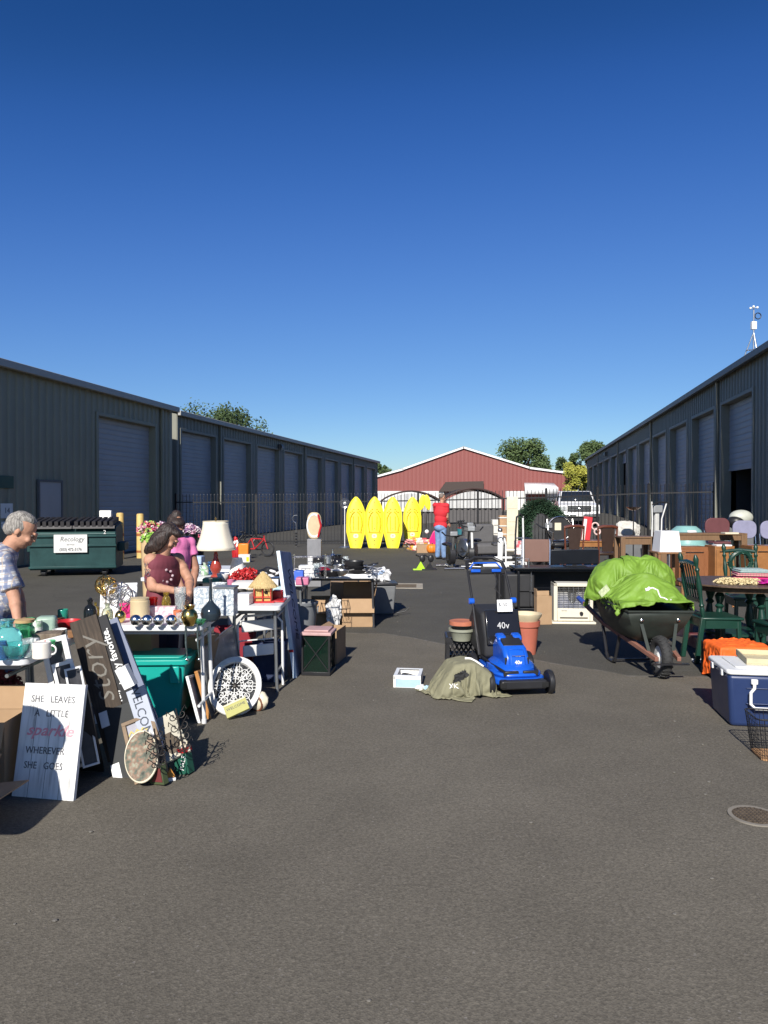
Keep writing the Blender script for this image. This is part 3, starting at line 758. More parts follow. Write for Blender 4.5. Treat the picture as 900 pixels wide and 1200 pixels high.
def folding_table(label, x0, x1, y0, y1, z, rz=0, group='white folding tables', name='folding_table', topm=None, legm=None, inset=.16, yin=.1, thk=.042):
    cx, cy = (x0 + x1) / 2, (y0 + y1) / 2; w, d = x1 - x0, y1 - y0; legm = legm or greyleg
    T = thing(name, label, 'table', (cx, cy, 0), rz, group)
    mb = MB(); mb.prism(roundrect(w, d, .05, 5), z - thk, z, plane='xy'); mb.build('tabletop', topm or plastic_w, T, bevel=.008, segs=3)
    for s in (-1, 1):
        u = MB(); u.box(-w / 2 + .07, w / 2 - .07, s * (d / 2 - .07) - .012, s * (d / 2 - .07) + .012, z - thk - .03, z - thk - .001)
        u.build('apron_rail', legm, T)
    for s in (-1, 1):
        xb = s * (w / 2 - inset)
        for q in (-1, 1):
            l = MB(); l.tube([(xb, q * (d / 2 - yin), z - thk - .01), (xb + s * .02, q * (d / 2 - yin + .02), .012)], .014, 10); l.cyl((xb + s * .02, q * (d / 2 - yin + .02), 0), (xb + s * .02, q * (d / 2 - yin + .02), .03), .018); l.build('leg', legm, T)
        c = MB(); c.cyl((xb + s * .015, -d / 2 + .09, .16), (xb + s * .015, d / 2 - .09, .16), .011); c.build('stretcher', legm, T)
        c = MB(); c.cyl((xb, -d / 2 + .1, z - .12), (xb, d / 2 - .1, z - .12), .011)
        c.cyl((xb, 0, z - .12), (xb - s * .3, 0, z - .06), .009); c.build('cross_brace', legm, T)
    return T

def board(name, label, cat, bl, br, tl, m, th=.018, group=None, border=None, bm=None, edge=None):
    """flat board from three picked corners; returns thing, width, height"""
    bl, br, tl = Vector(bl), Vector(br), Vector(tl)
    T = thing(name, label, cat, (0, 0, 0), 0, group); frame(T, bl, br - bl, tl - bl)
    x = (br - bl); w = x.length; xz = x / w; zv = (tl - bl); zv = zv - xz * zv.dot(xz); h = zv.length
    mb = MB(); b_ = border or 0
    if b_:
        mb.box(b_ * .8, w - b_ * .8, -th * .45, 0, b_ * .8, h - b_ * .8); mb.build('panel', m, T)
        f = MB()
        for a in ((0, w, 0, b_), (0, w, h - b_, h), (0, b_, b_, h - b_), (w - b_, w, b_, h - b_)): f.box(a[0], a[1], -th, .002, a[2], a[3])
        f.build('frame', bm, T, bevel=.002, fix=False)
    else:
        mb.box(0, w, -th, 0, 0, h); mb.build('panel', m, T, bevel=.0015)
    return T, w, h

# ================================================================== LEFT FOREGROUND
TA = folding_table('white folding table at far left covered in green and blue glassware', -3.5, -1.95, 4.02, 4.74, .745, yin=.34)
TB = folding_table('white folding table with a row of silver balls, between the elderly man and the woman', -2.12, -1.26, 5.10, 5.80, .745, rz=.0, inset=.06, yin=.24, legm=mat('white_leg_steel', (.6, .6, .6), .4))
# ---- off to the left, partly or wholly past the frame edge
TO = folding_table('unseen white folding table added past the left edge to cast a shadow on the asphalt', -3.3, -1.95, 2.5, 3.15, .72)  # unseen table, added to throw a shadow on the ground at lower left
def wicker():  # unseen basket, added so that its shadow falls across the plank sign
    T = thing('shadow_caster_basket', 'unseen wicker basket added past the left edge to cast a shadow on the plank sign', 'basket', (-2.24, 2.96, .722))
    mb = MB(); mb.lathe([(.2, 0), (.26, .3), (.28, .32), (.24, .32), (.18, .02), (0, .02)], 26); mb.build('body', ramp_mat('wicker', [(.3, (.2, .12, .05)), (.7, (.36, .24, .12))], 'WAVE', 30, .8, (1, 1, 3), detail=2), T)
    mb = MB(); mb.torus((0, 0, .32), .25, .014, (0, 1, 0), a0=0, a1=pi); mb.build('handle', MATS['wicker'], T)
wicker()
carton('large open cardboard box with hand hole at the left edge behind the plank sign', (-2.29, 3.99, 0), .46, .28, .4, .02, openf=(('F', 160), ('L', 70), ('B', 12)), hole=True)
carton('low cardboard box at the lower left corner with one flap hanging over the ground', (-2.3, 3.48, 0), .46, .34, .14, -.1, openf=(('R', 82), ('B', 40)))
def plume(name, label, cat, loc, rad, m, n, leaf=.02, zs=.7, seed=1, stem=None, up=.0, group=None):
    rnd = random.Random(seed); T = thing(name, label, cat, loc, 0, group); mb = MB()
    for i in range(n):
        d = Vector((rnd.gauss(0, 1), rnd.gauss(0, 1), rnd.gauss(0, 1))).normalized() * rad * rnd.random() ** .4; d.z = abs(d.z) * zs + up
        u = Vector((rnd.gauss(0, 1), rnd.gauss(0, 1), rnd.gauss(0, 1))).normalized(); w_ = u.orthogonal().normalized(); q = leaf * rnd.uniform(.6, 1.3)
        mb.add([d + u * q, d + w_ * q * .6, d - u * q, d - w_ * q * .6 + u.cross(w_) * q * .3], [(0, 1, 2, 3)])
    mb.build('petals', m, T, fix=False, smooth=False)
    s = MB()
    for i in range(7):
        a = rnd.random() * 6.28; s.tube([(0, 0, -.1 if up else 0), (cos(a) * rad * .5, sin(a) * rad * .5, rad * zs * .6 + up)], .003, 5)
    s.build('stems', mat('stem_green', (.05, .09, .03), .8), T)
    return T
plume('dried_flowers', 'dark red bunch of dried flowers above the large open cardboard box', 'flowers', (-2.36, 4.5, .44), .15, ramp_mat('dark_red_petals', [(.3, (.1, .015, .02)), (.7, (.26, .04, .05))], 'NOISE', 25, .8), 700, .016, .85, 3)

# white plank sign
T, w, h = board('plank_sign', 'white wooden plank sign reading SHE LEAVES A LITTLE in front at left', 'sign', dp(17, 933, 4.02), dp(89, 938, 3.95), dp(33, 800, 4.15),
    ramp_mat('whitewashed_planks', [(.3, (.32, .32, .31)), (.4, (.6, .6, .59)), (.52, (.72, .72, .71)), (.8, (.76, .76, .75))], 'NOISE', 3.5, .8, (9, 1, .9), detail=7), .025)
ink = mat('grey_ink', (.1, .1, .11), .8, var=0)
for s_, zf, x_ in (("SHE   LEAVES", .86, .5), ("A   LITTLE", .735, .5), ("WHEREVER", .41, .46), ("SHE   GOES", .28, .46)):
    lettering(s_, .052, ink, T, (w * x_, -.0272, h * zf), sx=.9, ext=.0008)
lettering('sparkle', .085, mat('pink_ink', (.75, .3, .34), .7, var=0), T, (w * .5, -.0272, h * .585), shear=.35, sx=1.15, ext=.0008, bold=.0012)
q = MB()
for i in range(1, 4): q.box(w * i / 4 - .0012, w * i / 4 + .0012, -.0262, -.02, .002, h - .002)
q.build('plank_gap', mat('plank_gap_grey', (.2, .2, .2), .9), T)
Mi = (Matrix.Translation(T.location) @ T.rotation_euler.to_matrix().to_4x4()).inverted()
tl_, tr_ = Vector((0, .004, h - .03)), Vector((w, .004, h - .03)); b1, b2 = Mi @ dp(30, 906, 4.5), Mi @ dp(124, 905, 4.45)
b1, b2 = Mi @ Vector((-2.06, 4.42, .004)), Mi @ Vector((-1.66, 4.36, .004))
q = MB(); q.add([tl_, tr_, b2, b1], [(0, 1, 2, 3)]); q.build('back_panel', mat('black_back_board', (.02, .02, .022), .8, var=.2), T, solid=.014)

# tall "story" board and black board behind it
T, w, h = board('wood_sign', 'tall dark brown wooden board with faint chalk script leaning beside the white frames', 'sign', dp(128, 893, 4.4), dp(160, 882, 4.4), dp(75, 733, 4.53),
    ramp_mat('dark_barnwood', [(.25, (.022, .016, .012)), (.55, (.05, .036, .025)), (.85, (.095, .07, .05))], 'NOISE', 5, .8, (14, 1, 1.5), detail=7), .02)
lettering('story', .2, mat('chalk_grey', (.17, .16, .14), .9, var=0), T, (w * .5, -.0215, h * .62), rot=(pi / 2, -pi / 2, 0), shear=.3, sx=1.0, ext=.0008, bold=-.002)
T, w, h = board('wood_sign', 'black wooden board reading is my favorite. in white, right beside the brown script board', 'sign', dp(160.5, 884, 4.41), dp(180, 876, 4.41), dp(107.5, 727, 4.54), mat('black_board', (.02, .02, .022), .7, var=.2), .02)
wink = mat('white_ink', (.72, .72, .7), .7, var=0)
lettering('is my favorite.', .062, wink, T, (w * .64, -.0215, h * .7), rot=(pi / 2, -pi / 2, 0), ext=.0008, bold=.0012)
lettering('ful,', .06, wink, T, (w * .12, -.0225, h * .42), rot=(pi / 2, -pi / 2, 0), ext=.0008, bold=.0012)
greyb = mat('grey_blue_board', (.14, .165, .24), .6)
board('blank_sign', 'plain grey blue wooden sign standing behind the black favorite board', 'sign', dp(176, 880, 4.5), dp(197, 870, 4.52), dp(119, 732, 4.66), greyb, .03)
# picture frames leaning on table A's end
wf = mat('white_frame', (.7, .7, .69), .5, var=.06); din = mat('dark_picture', (.05, .05, .055), .5, var=.5, scale=14)
board('picture_frame', 'largest of the white picture frames leaning by the end of the glassware table', 'picture frame', dp(80, 898, 4.27), dp(111, 889, 4.31), dp(57, 748, 4.3), din, .03, 'white picture frames', .03, wf)
board('picture_frame', 'middle white picture frame leaning between glassware table and script board', 'picture frame', dp(89, 900, 4.23), dp(114, 892, 4.27), dp(71, 776, 4.27), din, .025, 'white picture frames', .02, wf)
board('picture_frame', 'smallest white picture frame beside the brown script board', 'picture frame', dp(97, 900, 4.2), dp(117, 894, 4.24), dp(81, 783, 4.24), din, .02, 'white picture frames', .012, wf)
# small things behind: white block, WELCOME board
T, w, h = board('wood_block', 'small white wooden block leaning above the WELCOME board', 'block', dp(150, 806, 4.3), dp(162, 800, 4.3), dp(143, 781, 4.3), wf, .06)
T, w, h = board('welcome_sign', 'narrow pale grey board with WELCOME lettered down it', 'sign', dp(172, 885, 4.3), dp(193, 876, 4.3), dp(145, 813, 4.4), mat('pale_grey_board', (.36, .39, .46), .6, var=.1), .018)
lettering('WELCOME', .078, mat('slate_ink', (.06, .07, .09), .7, var=0), T, (w * .45, -.0195, h * .62), rot=(pi / 2, pi / 2, 0), ext=.0008, sx=.95)
# black canvas
T, w, h = board('canvas_board', 'black canvas board with white edges behind the zigzag frame', 'picture', dp(136, 918, 4.27), dp(176, 902, 4.27), dp(117, 836, 4.42), mat('black_canvas', (.025, .027, .028), .7, var=.3), .008)
q = MB(); q.box(0, w, 0, .035, 0, .035); q.box(0, .012, .001, .035, .035, h); q.box(w - .012, w, .001, .035, .035, h); q.box(.012, w - .012, .001, .035, h - .02, h); q.build('white_edge', wf, T)
q = MB(); q.box(-.006, .045, -.012, .0, h * .78, h); q.box(-.004, .05, -.014, -.002, .0, h * .25); q.build('white_corner', wf, T)
# zigzag frame

T, w, h = board('picture_frame', 'brown wooden frame with zigzag pattern panel leaning on the black canvas', 'picture frame', dp(160, 921, 4.17), dp(198, 905, 4.2), dp(128, 856, 4.34), mat('zig_base', (.3, .3, .34), .7, var=.2, scale=20), .03, None, .022, mat('tan_frame', (.2, .14, .09), .7, var=.2, scale=12))
for r_, mm in ((.78, mat('zig_y', (.45, .38, .12), .7)), (.68, wf), (.58, greyb), (.48, mat('zig_y', (.45, .38, .12), .7)), (.38, wf)):
    pts = [(.025 + (w - .05) * i / 8, h * r_ + (.022 if i % 2 else -.0)) for i in range(9)]
    q = MB(); q.prism([(a, b) for a, b in pts] + [(a, b - .014) for a, b in reversed(pts)], -.017, -.0145); q.build('zigzag_stripe', mm, T, smooth=False)
# oval plaque
def oval():
    bl = dp(170, 916, 4.09); T = thing('oval_plaque', 'oval floral plaque with dark leaf design leaning in front of the zigzag frame', 'plaque'); 
    frame(T, bl, dp(196, 910, 4.09) - dp(160, 924, 4.09), dp(150, 862, 4.26) - bl)
    n = 36; rx, rz_ = .098, .145
    mb = MB(); mb.prism([(rx * cos(2 * pi * i / n), rz_ + rz_ * sin(2 * pi * i / n)) for i in range(n)], -.012, 0); mb.build('body', ramp_mat('oval_floral', [(.3, (.03, .035, .025)), (.45, (.1, .11, .08)), (.55, (.2, .12, .08)), (.7, (.26, .27, .2))], 'NOISE', 30, .6, detail=3), T)
    r = MB(); r.torus((0, -.006, rz_), rz_, .007, (0, 1, 0), n=40, sx=1); 
    for i, v in enumerate(r.v): r.v[i] = Vector((v.x * rx / rz_, v.y, v.z))
    r.build('rim', cream, T)
oval()
# cream picture with a painted vase
T, w, h = board('canvas_picture', 'cream canvas picture with a dark painted vase behind the scroll ironwork', 'picture', dp(192, 897, 4.28), dp(224, 881, 4.34), dp(166, 853, 4.45), ramp_mat('cream_canvas', [(.3, (.3, .28, .22)), (.7, (.5, .47, .38))], 'NOISE', 8, .8), .02)
q = MB(); q.lathe([(.02, 0), (.05, .05), (.045, .09), (.02, .12), (.025, .14)], 18, sy=.1); q.shift((w * .5, -.024, .03)); q.build('painted_vase', mat('vase_brown', (.08, .06, .04), .6), T)
q = MB(); q.ball((w * .5, -.024, .09), (.02, .003, .03)); q.build('painted_highlight', wht, T)
def spiral(mb, c, r, turns, sgn, a0, rad, M, n=22):
    pts = []
    for i in range(n + 1):
        t = i / n; a = a0 + sgn * turns * 2 * pi * t; q = r * (1 - .8 * t)
        pts.append(M @ Vector((c[0] + q * cos(a), 0, c[1] + q * sin(a))))
    mb.tube(pts, rad, 6)
def scrollwork(label, bl, br, tl, W_, H_, seed):
    T = thing('iron_scroll', label, 'wall decor', group='black iron scroll pieces'); frame(T, bl, Vector(br) - Vector(bl), Vector(tl) - Vector(bl))
    I = Matrix.Identity(4); mb = MB(); mb.tube([(W_ / 2, 0, 0), (W_ / 2, 0, H_)], .005, 6)
    for i in range(4):
        z = H_ * (.12 + .24 * i); r = W_ * (.2 - .02 * abs(i - 2))
        for s in (-1, 1):
            spiral(mb, (W_ / 2 + s * (r + .004), z), r, 1.2, s, pi if s > 0 else 0, .003, I)
            mb.tube([(W_ / 2, 0, z - .03), (W_ / 2 + s * W_ * .25, -.01, z + .015), (W_ / 2 + s * W_ * .42, 0, z + .045), (W_ / 2 + s * W_ * .45, 0, z + .02)], .0028, 6)
    mb.build('scroll', darkiron, T)
scrollwork('black iron scroll resting over the oval plaque', dp(173, 905, 4.0), dp(196, 897, 4.02), dp(150, 853, 4.2), .13, .25, 1)
scrollwork('black iron scroll resting over the cream vase picture', dp(203, 888, 4.2), dp(228, 878, 4.2), dp(178, 843, 4.33), .14, .27, 2)
# small things at the foot of the pile
def wedge_book():
    p = zp(183, 921); T = thing('wooden_wedge', 'green and maroon triangular wooden block at the foot of the sign pile', 'block', p, -.5)
    mb = MB(); mb.prism([(-.05, 0), (.06, .015), (.03, .13), (-.05, .09)], 0, .04); mb.build('body', mat('olive_green', (.06, .08, .035), .6), T, bevel=.003)
    mb = MB(); mb.prism([(-.03, .02), (.05, .03), (.03, .115)], -.004, .0); mb.build('maroon_panel', mat('maroon', (.14, .03, .03), .6), T)
    mb = MB(); mb.prism([(-.045, .08), (-.01, .1), (-.04, .125)], .004, .03); mb.build('orange_tip', mat('orange_paint', (.5, .22, .04), .6), T)
wedge_book()
def green_tin():
    p = zp(214, 908); s = p.y / FPX; T = thing('green_tin', 'dark green box lettered PALS with red rim and sticks inside', 'box', p, -.35)
    M = Matrix.Rotation(-.2, 4, 'Y')
    mb = MB(); mb.box(-.045, .045, 0, .06, 0, .13, M); mb.build('body', mat('bottle_green', (.015, .09, .06), .5), T, bevel=.003)
    mb = MB(); mb.box(-.048, .048, -.003, .063, .125, .15, M); mb.build('red_rim', red, T)
    o = lettering('PALS', .042, wink, T, (.004, -.002, .07), rot=(pi / 2, -pi / 2 - .2 + .35, 0), ext=.0006)
    for i in range(5):
        mb = MB(); mb.cyl(M @ Vector((-.03 + i * .015, .03, .13)), M @ Vector((-.045 + i * .022, .035, .185)), .004, n=6); mb.build('stick', cream, T)
green_tin()
def star_block():
    p = zp(200, 916); T = thing('painted_block', 'small white and orange painted block between the wedge and the green box', 'block', p, .4)
    mb = MB(); mb.box(-.05, .03, 0, .05, 0, .02); mb.build('base', wht, T, bevel=.003)
    mb = MB(); mb.prism([(-.03, .02), (.03, .02), (.0, .075)], .01, .03); mb.build('orange_peak', mat('orange_paint', (.5, .22, .04), .6), T)
star_block()

# ---- medallion group leaning under table B's right end
board('picture_frame', 'tall white frame leaning left of the round medallion', 'picture frame', dp(232, 849, 5.32), dp(252, 840, 5.75), dp(221, 792, 5.45), mat('grey_print', (.3, .3, .3), .6, var=.4, scale=10), .02, 'frames by the medallion', .018, wf)
board('picture_frame', 'brown frame leaning between the white frame and the medallion', 'picture frame', dp(244, 846, 5.42), dp(266, 836, 5.85), dp(232, 786, 5.56), mat('dark_print', (.1, .1, .1), .6, var=.4, scale=10), .025, 'frames by the medallion', .016, woodh)
def medallion():
    c0 = dp(272, 839, 5.5); T = thing('round_medallion', 'round white medallion with scrolled openwork leaning under the table end', 'wall decor')
    frame(T, c0, Vector((1, .12, -.06)), dp(262, 760, 5.78) - c0)
    R = .232; sx = .86; n = 48
    prof = [(R - .045, -.018), (R, -.014), (R + .004, 0), (R - .05, .006)]
    mb = MB(); m_ = len(prof)
    vs = [Vector((r * cos(2 * pi * i / n) * sx, y, R + r * sin(2 * pi * i / n))) for i in range(n) for r, y in prof]
    mb.add(vs, [(i * m_ + k, ((i + 1) % n) * m_ + k, ((i + 1) % n) * m_ + (k + 1) % m_, i * m_ + (k + 1) % m_) for i in range(n) for k in range(m_)]); mb.build('ring', mat('distressed_white', (.6, .6, .58), .7, var=.18, scale=18), T)
    mb = MB(); I = Matrix.Translation((0, -.004, 0))
    for k in range(8):
        a = k * pi / 4; c, s = cos(a), sin(a)
        mb.tube([I @ Vector((.02 * c * sx, 0, R + .02 * s)), I @ Vector((.185 * c * sx, 0, R + .185 * s))], .0035, 6)
        for q in (-1, 1):
            b = a + q * .2; spiral(mb, (.13 * cos(b) * sx, R + .13 * sin(b)), .034, 1.4, q, b + pi, .0036, I)
            b = a + q * .26; spiral(mb, (.07 * cos(b) * sx, R + .07 * sin(b)), .022, 1.2, -q, b, .0032, I)
            mb.tube([I @ Vector((.06 * c * sx, 0, R + .06 * s)), I @ Vector((.11 * cos(a + q * .28) * sx, 0, R + .11 * sin(a + q * .28))), I @ Vector((.19 * cos(a + q * .12) * sx, 0, R + .19 * sin(a + q * .12)))], .003, 6)
    mb.build('scrolled_openwork', MATS['distressed_white'], T)
    mb = MB(); mb.ball((0, -.006, R), (.022, .01, .022)); mb.build('boss', darkiron, T)
    mb = MB(); mb.lathe([(R - .04, 0), (0, .0)], 40); mb.xf(Matrix.Translation((0, .007, R)) @ Matrix.Rotation(pi / 2, 4, 'X') @ Matrix.Scale(sx, 4, (1, 0, 0))); mb.build('backing', mat('slate_backing', (.06, .063, .07), .8), T)
medallion()
T, w, h = board('yellow_sign', 'small yellow green sign lying against the foot of the medallion', 'sign', dp(267, 843, 5.38), dp(293, 831, 5.42), dp(261, 829, 5.44), mat('yellow_green', (.36, .35, .12), .6, var=.1), .02)
lettering('WELCOME', .03, ink, T, (w / 2, -.0215, h * .55), ext=.0006); 
q = MB(); q.box(.004, w - .004, -.023, -.02, h - .014, h - .004); q.build('cream_stripe', cream, T)
def bird_bag():
    p = zp(298, 834); T = thing('fabric_bag', 'small cream bag with brown trim slumped by the yellow sign', 'bag', p, -.5)
    mb = MB(); mb.ball((0, .05, .075), (.09, .05, .077), amp=.12, freq=2); mb.build('body', cream, T)
    mb = MB(); mb.torus((0, .02, .06), .058, .009, (.1, 1, .2)); mb.build('brown_trim', mat('leather_brown', (.16, .06, .03), .6), T)
    mb = MB(); mb.ball((-.09, .06, .05), (.04, .04, .035), amp=.2); mb.ball((-.1, .1, .1), (.03, .02, .05), amp=.2); mb.build('strap', mat('leather_brown', (.16, .06, .03), .6), T)
    mb = MB(); mb.ball((.012, .006, .062), (.012, .006, .016)); mb.build('clasp', blackm, T)
bird_bag()
# translucent grey panel under table B, at its right end
T, w, h = board('framed_poster', 'grey framed poster under glass standing behind the medallion', 'poster', dp(244, 838, 5.62), dp(283, 800, 6.3), dp(241, 755, 5.68), mat('grey_poster', (.24, .24, .245), .25, var=.35, scale=5), .02, None, .02, greyleg)

# teal storage bin and things under table B
def teal_bin():
    p = zp(180, 838); T = thing('storage_bin', 'teal plastic storage bin in the shade under the silver ball table', 'storage bin', (p.x, p.y + .05, 0), .03)
    teal = mat('teal_plastic', (.01, .32, .27), .35, var=.06)
    mb = MB(); w1, w0, d1, d0, H = .27, .22, .2, .17, .42
    vs = [(-w0, -d0, 0), (w0, -d0, 0), (w0, d0, 0), (-w0, d0, 0), (-w1, -d1, H), (w1, -d1, H), (w1, d1, H), (-w1, d1, H)]
    mb.add(vs, [(3, 2, 1, 0), (0, 1, 5, 4), (1, 2, 6, 5), (2, 3, 7, 6), (3, 0, 4, 7), (4, 5, 6, 7)]); mb.build('body', teal, T, bevel=.02, segs=3)
    mb = MB(); mb.prism(roundrect(2 * w1 + .05, 2 * d1 + .05, .04), H - .01, H + .03, plane='xy'); mb.prism(roundrect(2 * w1 - .05, 2 * d1 - .06, .03), H + .03, H + .042, plane='xy'); mb.build('lid', teal, T, bevel=.008)
    for s in (-1, 1):
        mb = MB(); mb.box(s * .2 - .035, s * .2 + .035, -.24, -.215, H - .14, H - .015); mb.build('side_latch' , teal, T, bevel=.008)
teal_bin()
carton('cardboard box with red print under the back of the silver ball table', (-1.93, 5.62, 0), .3, .3, .66, .1, text='FRAGILE')
carton('small cardboard box under the right end of the silver ball table', (-1.44, 5.72, .0), .2, .2, .55, -.1)

# ---- glassware etc on table A (top at .747)
ZA = .747
def lid(m, f=1.0, hh=.1):
    def ex(T, w, h):
        q = MB(); q.lathe([(.44 * w * f, h), (.46 * w * f, h * (1 + hh)), (0, h * (1 + hh * 1.3))], 20); q.build('lid', m, T)
    return ex
def glassware():
    V = vessel
    V('glass_vase', 'squat turquoise glass vase at the left edge of the glassware table', 'vase', 8, 766, ZA, 34, 40, 'jug', gl_teal)
    V('glass_bowl', 'wide turquoise glass bowl in front on the glassware table', 'bowl', 18, 771, ZA, 34, 17, 'bowl', gl_teal)
    V('glass_jar', 'tall green glass jar with tan wooden lid beside the man’s hand'.replace('’', "'"), 'jar', 29, 757, ZA, 22, 28, 'jar', gl_green, extra=lid(mat('tan_lid', (.45, .3, .14), .6), 1.1, .12))
    V('glass_jar', 'dark green glass jar standing behind the tan lidded jar', 'jar', 34, 744, ZA, 18, 20, 'jar', gl_green)
    V('glass_tumbler', 'clear cut glass tumbler left of the floral mug', 'glass', 33, 770, ZA, 13, 22, 'tumbler', gl_clear)
    V('glass_jar', 'small blue glass jar by the front edge of the glassware table', 'jar', 3, 773, ZA, 12, 22, 'jar', glassy('blue_glass', (.15, .35, .6)))
    def handle(T, w, h):
        q = MB(); q.torus((w * .55, 0, h * .5), h * .28, w * .05, (0, 1, 0), n=16, a0=-pi / 2, a1=pi / 2); q.build('handle', wht, T)
    V('floral_mug', 'white mug with red flower spots at the front edge of the glassware table', 'mug', 49, 771, ZA, 21, 19, 'canister', ramp_mat('floral_china', [(0, (.45, .06, .05)), (.12, (.45, .06, .05)), (.16, (.72, .68, .6)), (1, (.74, .7, .64))], 'VORONOI', 30, .3), extra=handle)
    boxy('white_cube', 'small white cube candle holder behind the floral mug', 'candle holder', 37, 762, ZA, 10, 13, .05, wht)
    boxy('brown_box', 'low brown wooden box behind the floral mug', 'box', 55, 757, ZA, 32, 14, .14, greywood, rz=.25)
    boxy('tea_tin', 'sage green rounded tin on top of the clutter on the glassware table', 'tin', 53, 745, ZA, 22, 22, .09, mat('sage_green', (.26, .36, .29), .45, var=.08), rz=.2, bevel=.02)
    V('patterned_jar', 'white and green patterned jar leaning beside the sage tin', 'jar', 43, 747, ZA, 13, 20, 'canister', ramp_mat('leafy_china', [(.4, (.65, .65, .6)), (.6, (.2, .35, .2))], 'NOISE', 30, .3))
    V('red_bowl', 'shallow red bowl at the back of the glassware table', 'bowl', 80, 737, ZA, 30, 10, 'bowl', red)
    V('terracotta_dish', 'flat orange terracotta dish behind the red bowl', 'dish', 63, 729, ZA, 24, 6, 'plate', mat('orange_clay', (.5, .14, .06), .6))
    V('glass_dish', 'pale glass dish next to the red bowl', 'dish', 88, 733, ZA, 20, 6, 'bowl', gl_clear)
    V('blue_ornament', 'dark blue glazed bowl at the left of the glassware table', 'bowl', 2, 748, ZA, 22, 12, 'bowl', mat('blue_glaze', (.04, .1, .2), .2))
    V('green_bottle', 'short green glass bottle lying between jars on the glassware table', 'bottle', 20, 752, ZA, 10, 22, 'bottle', gl_green)
glassware()
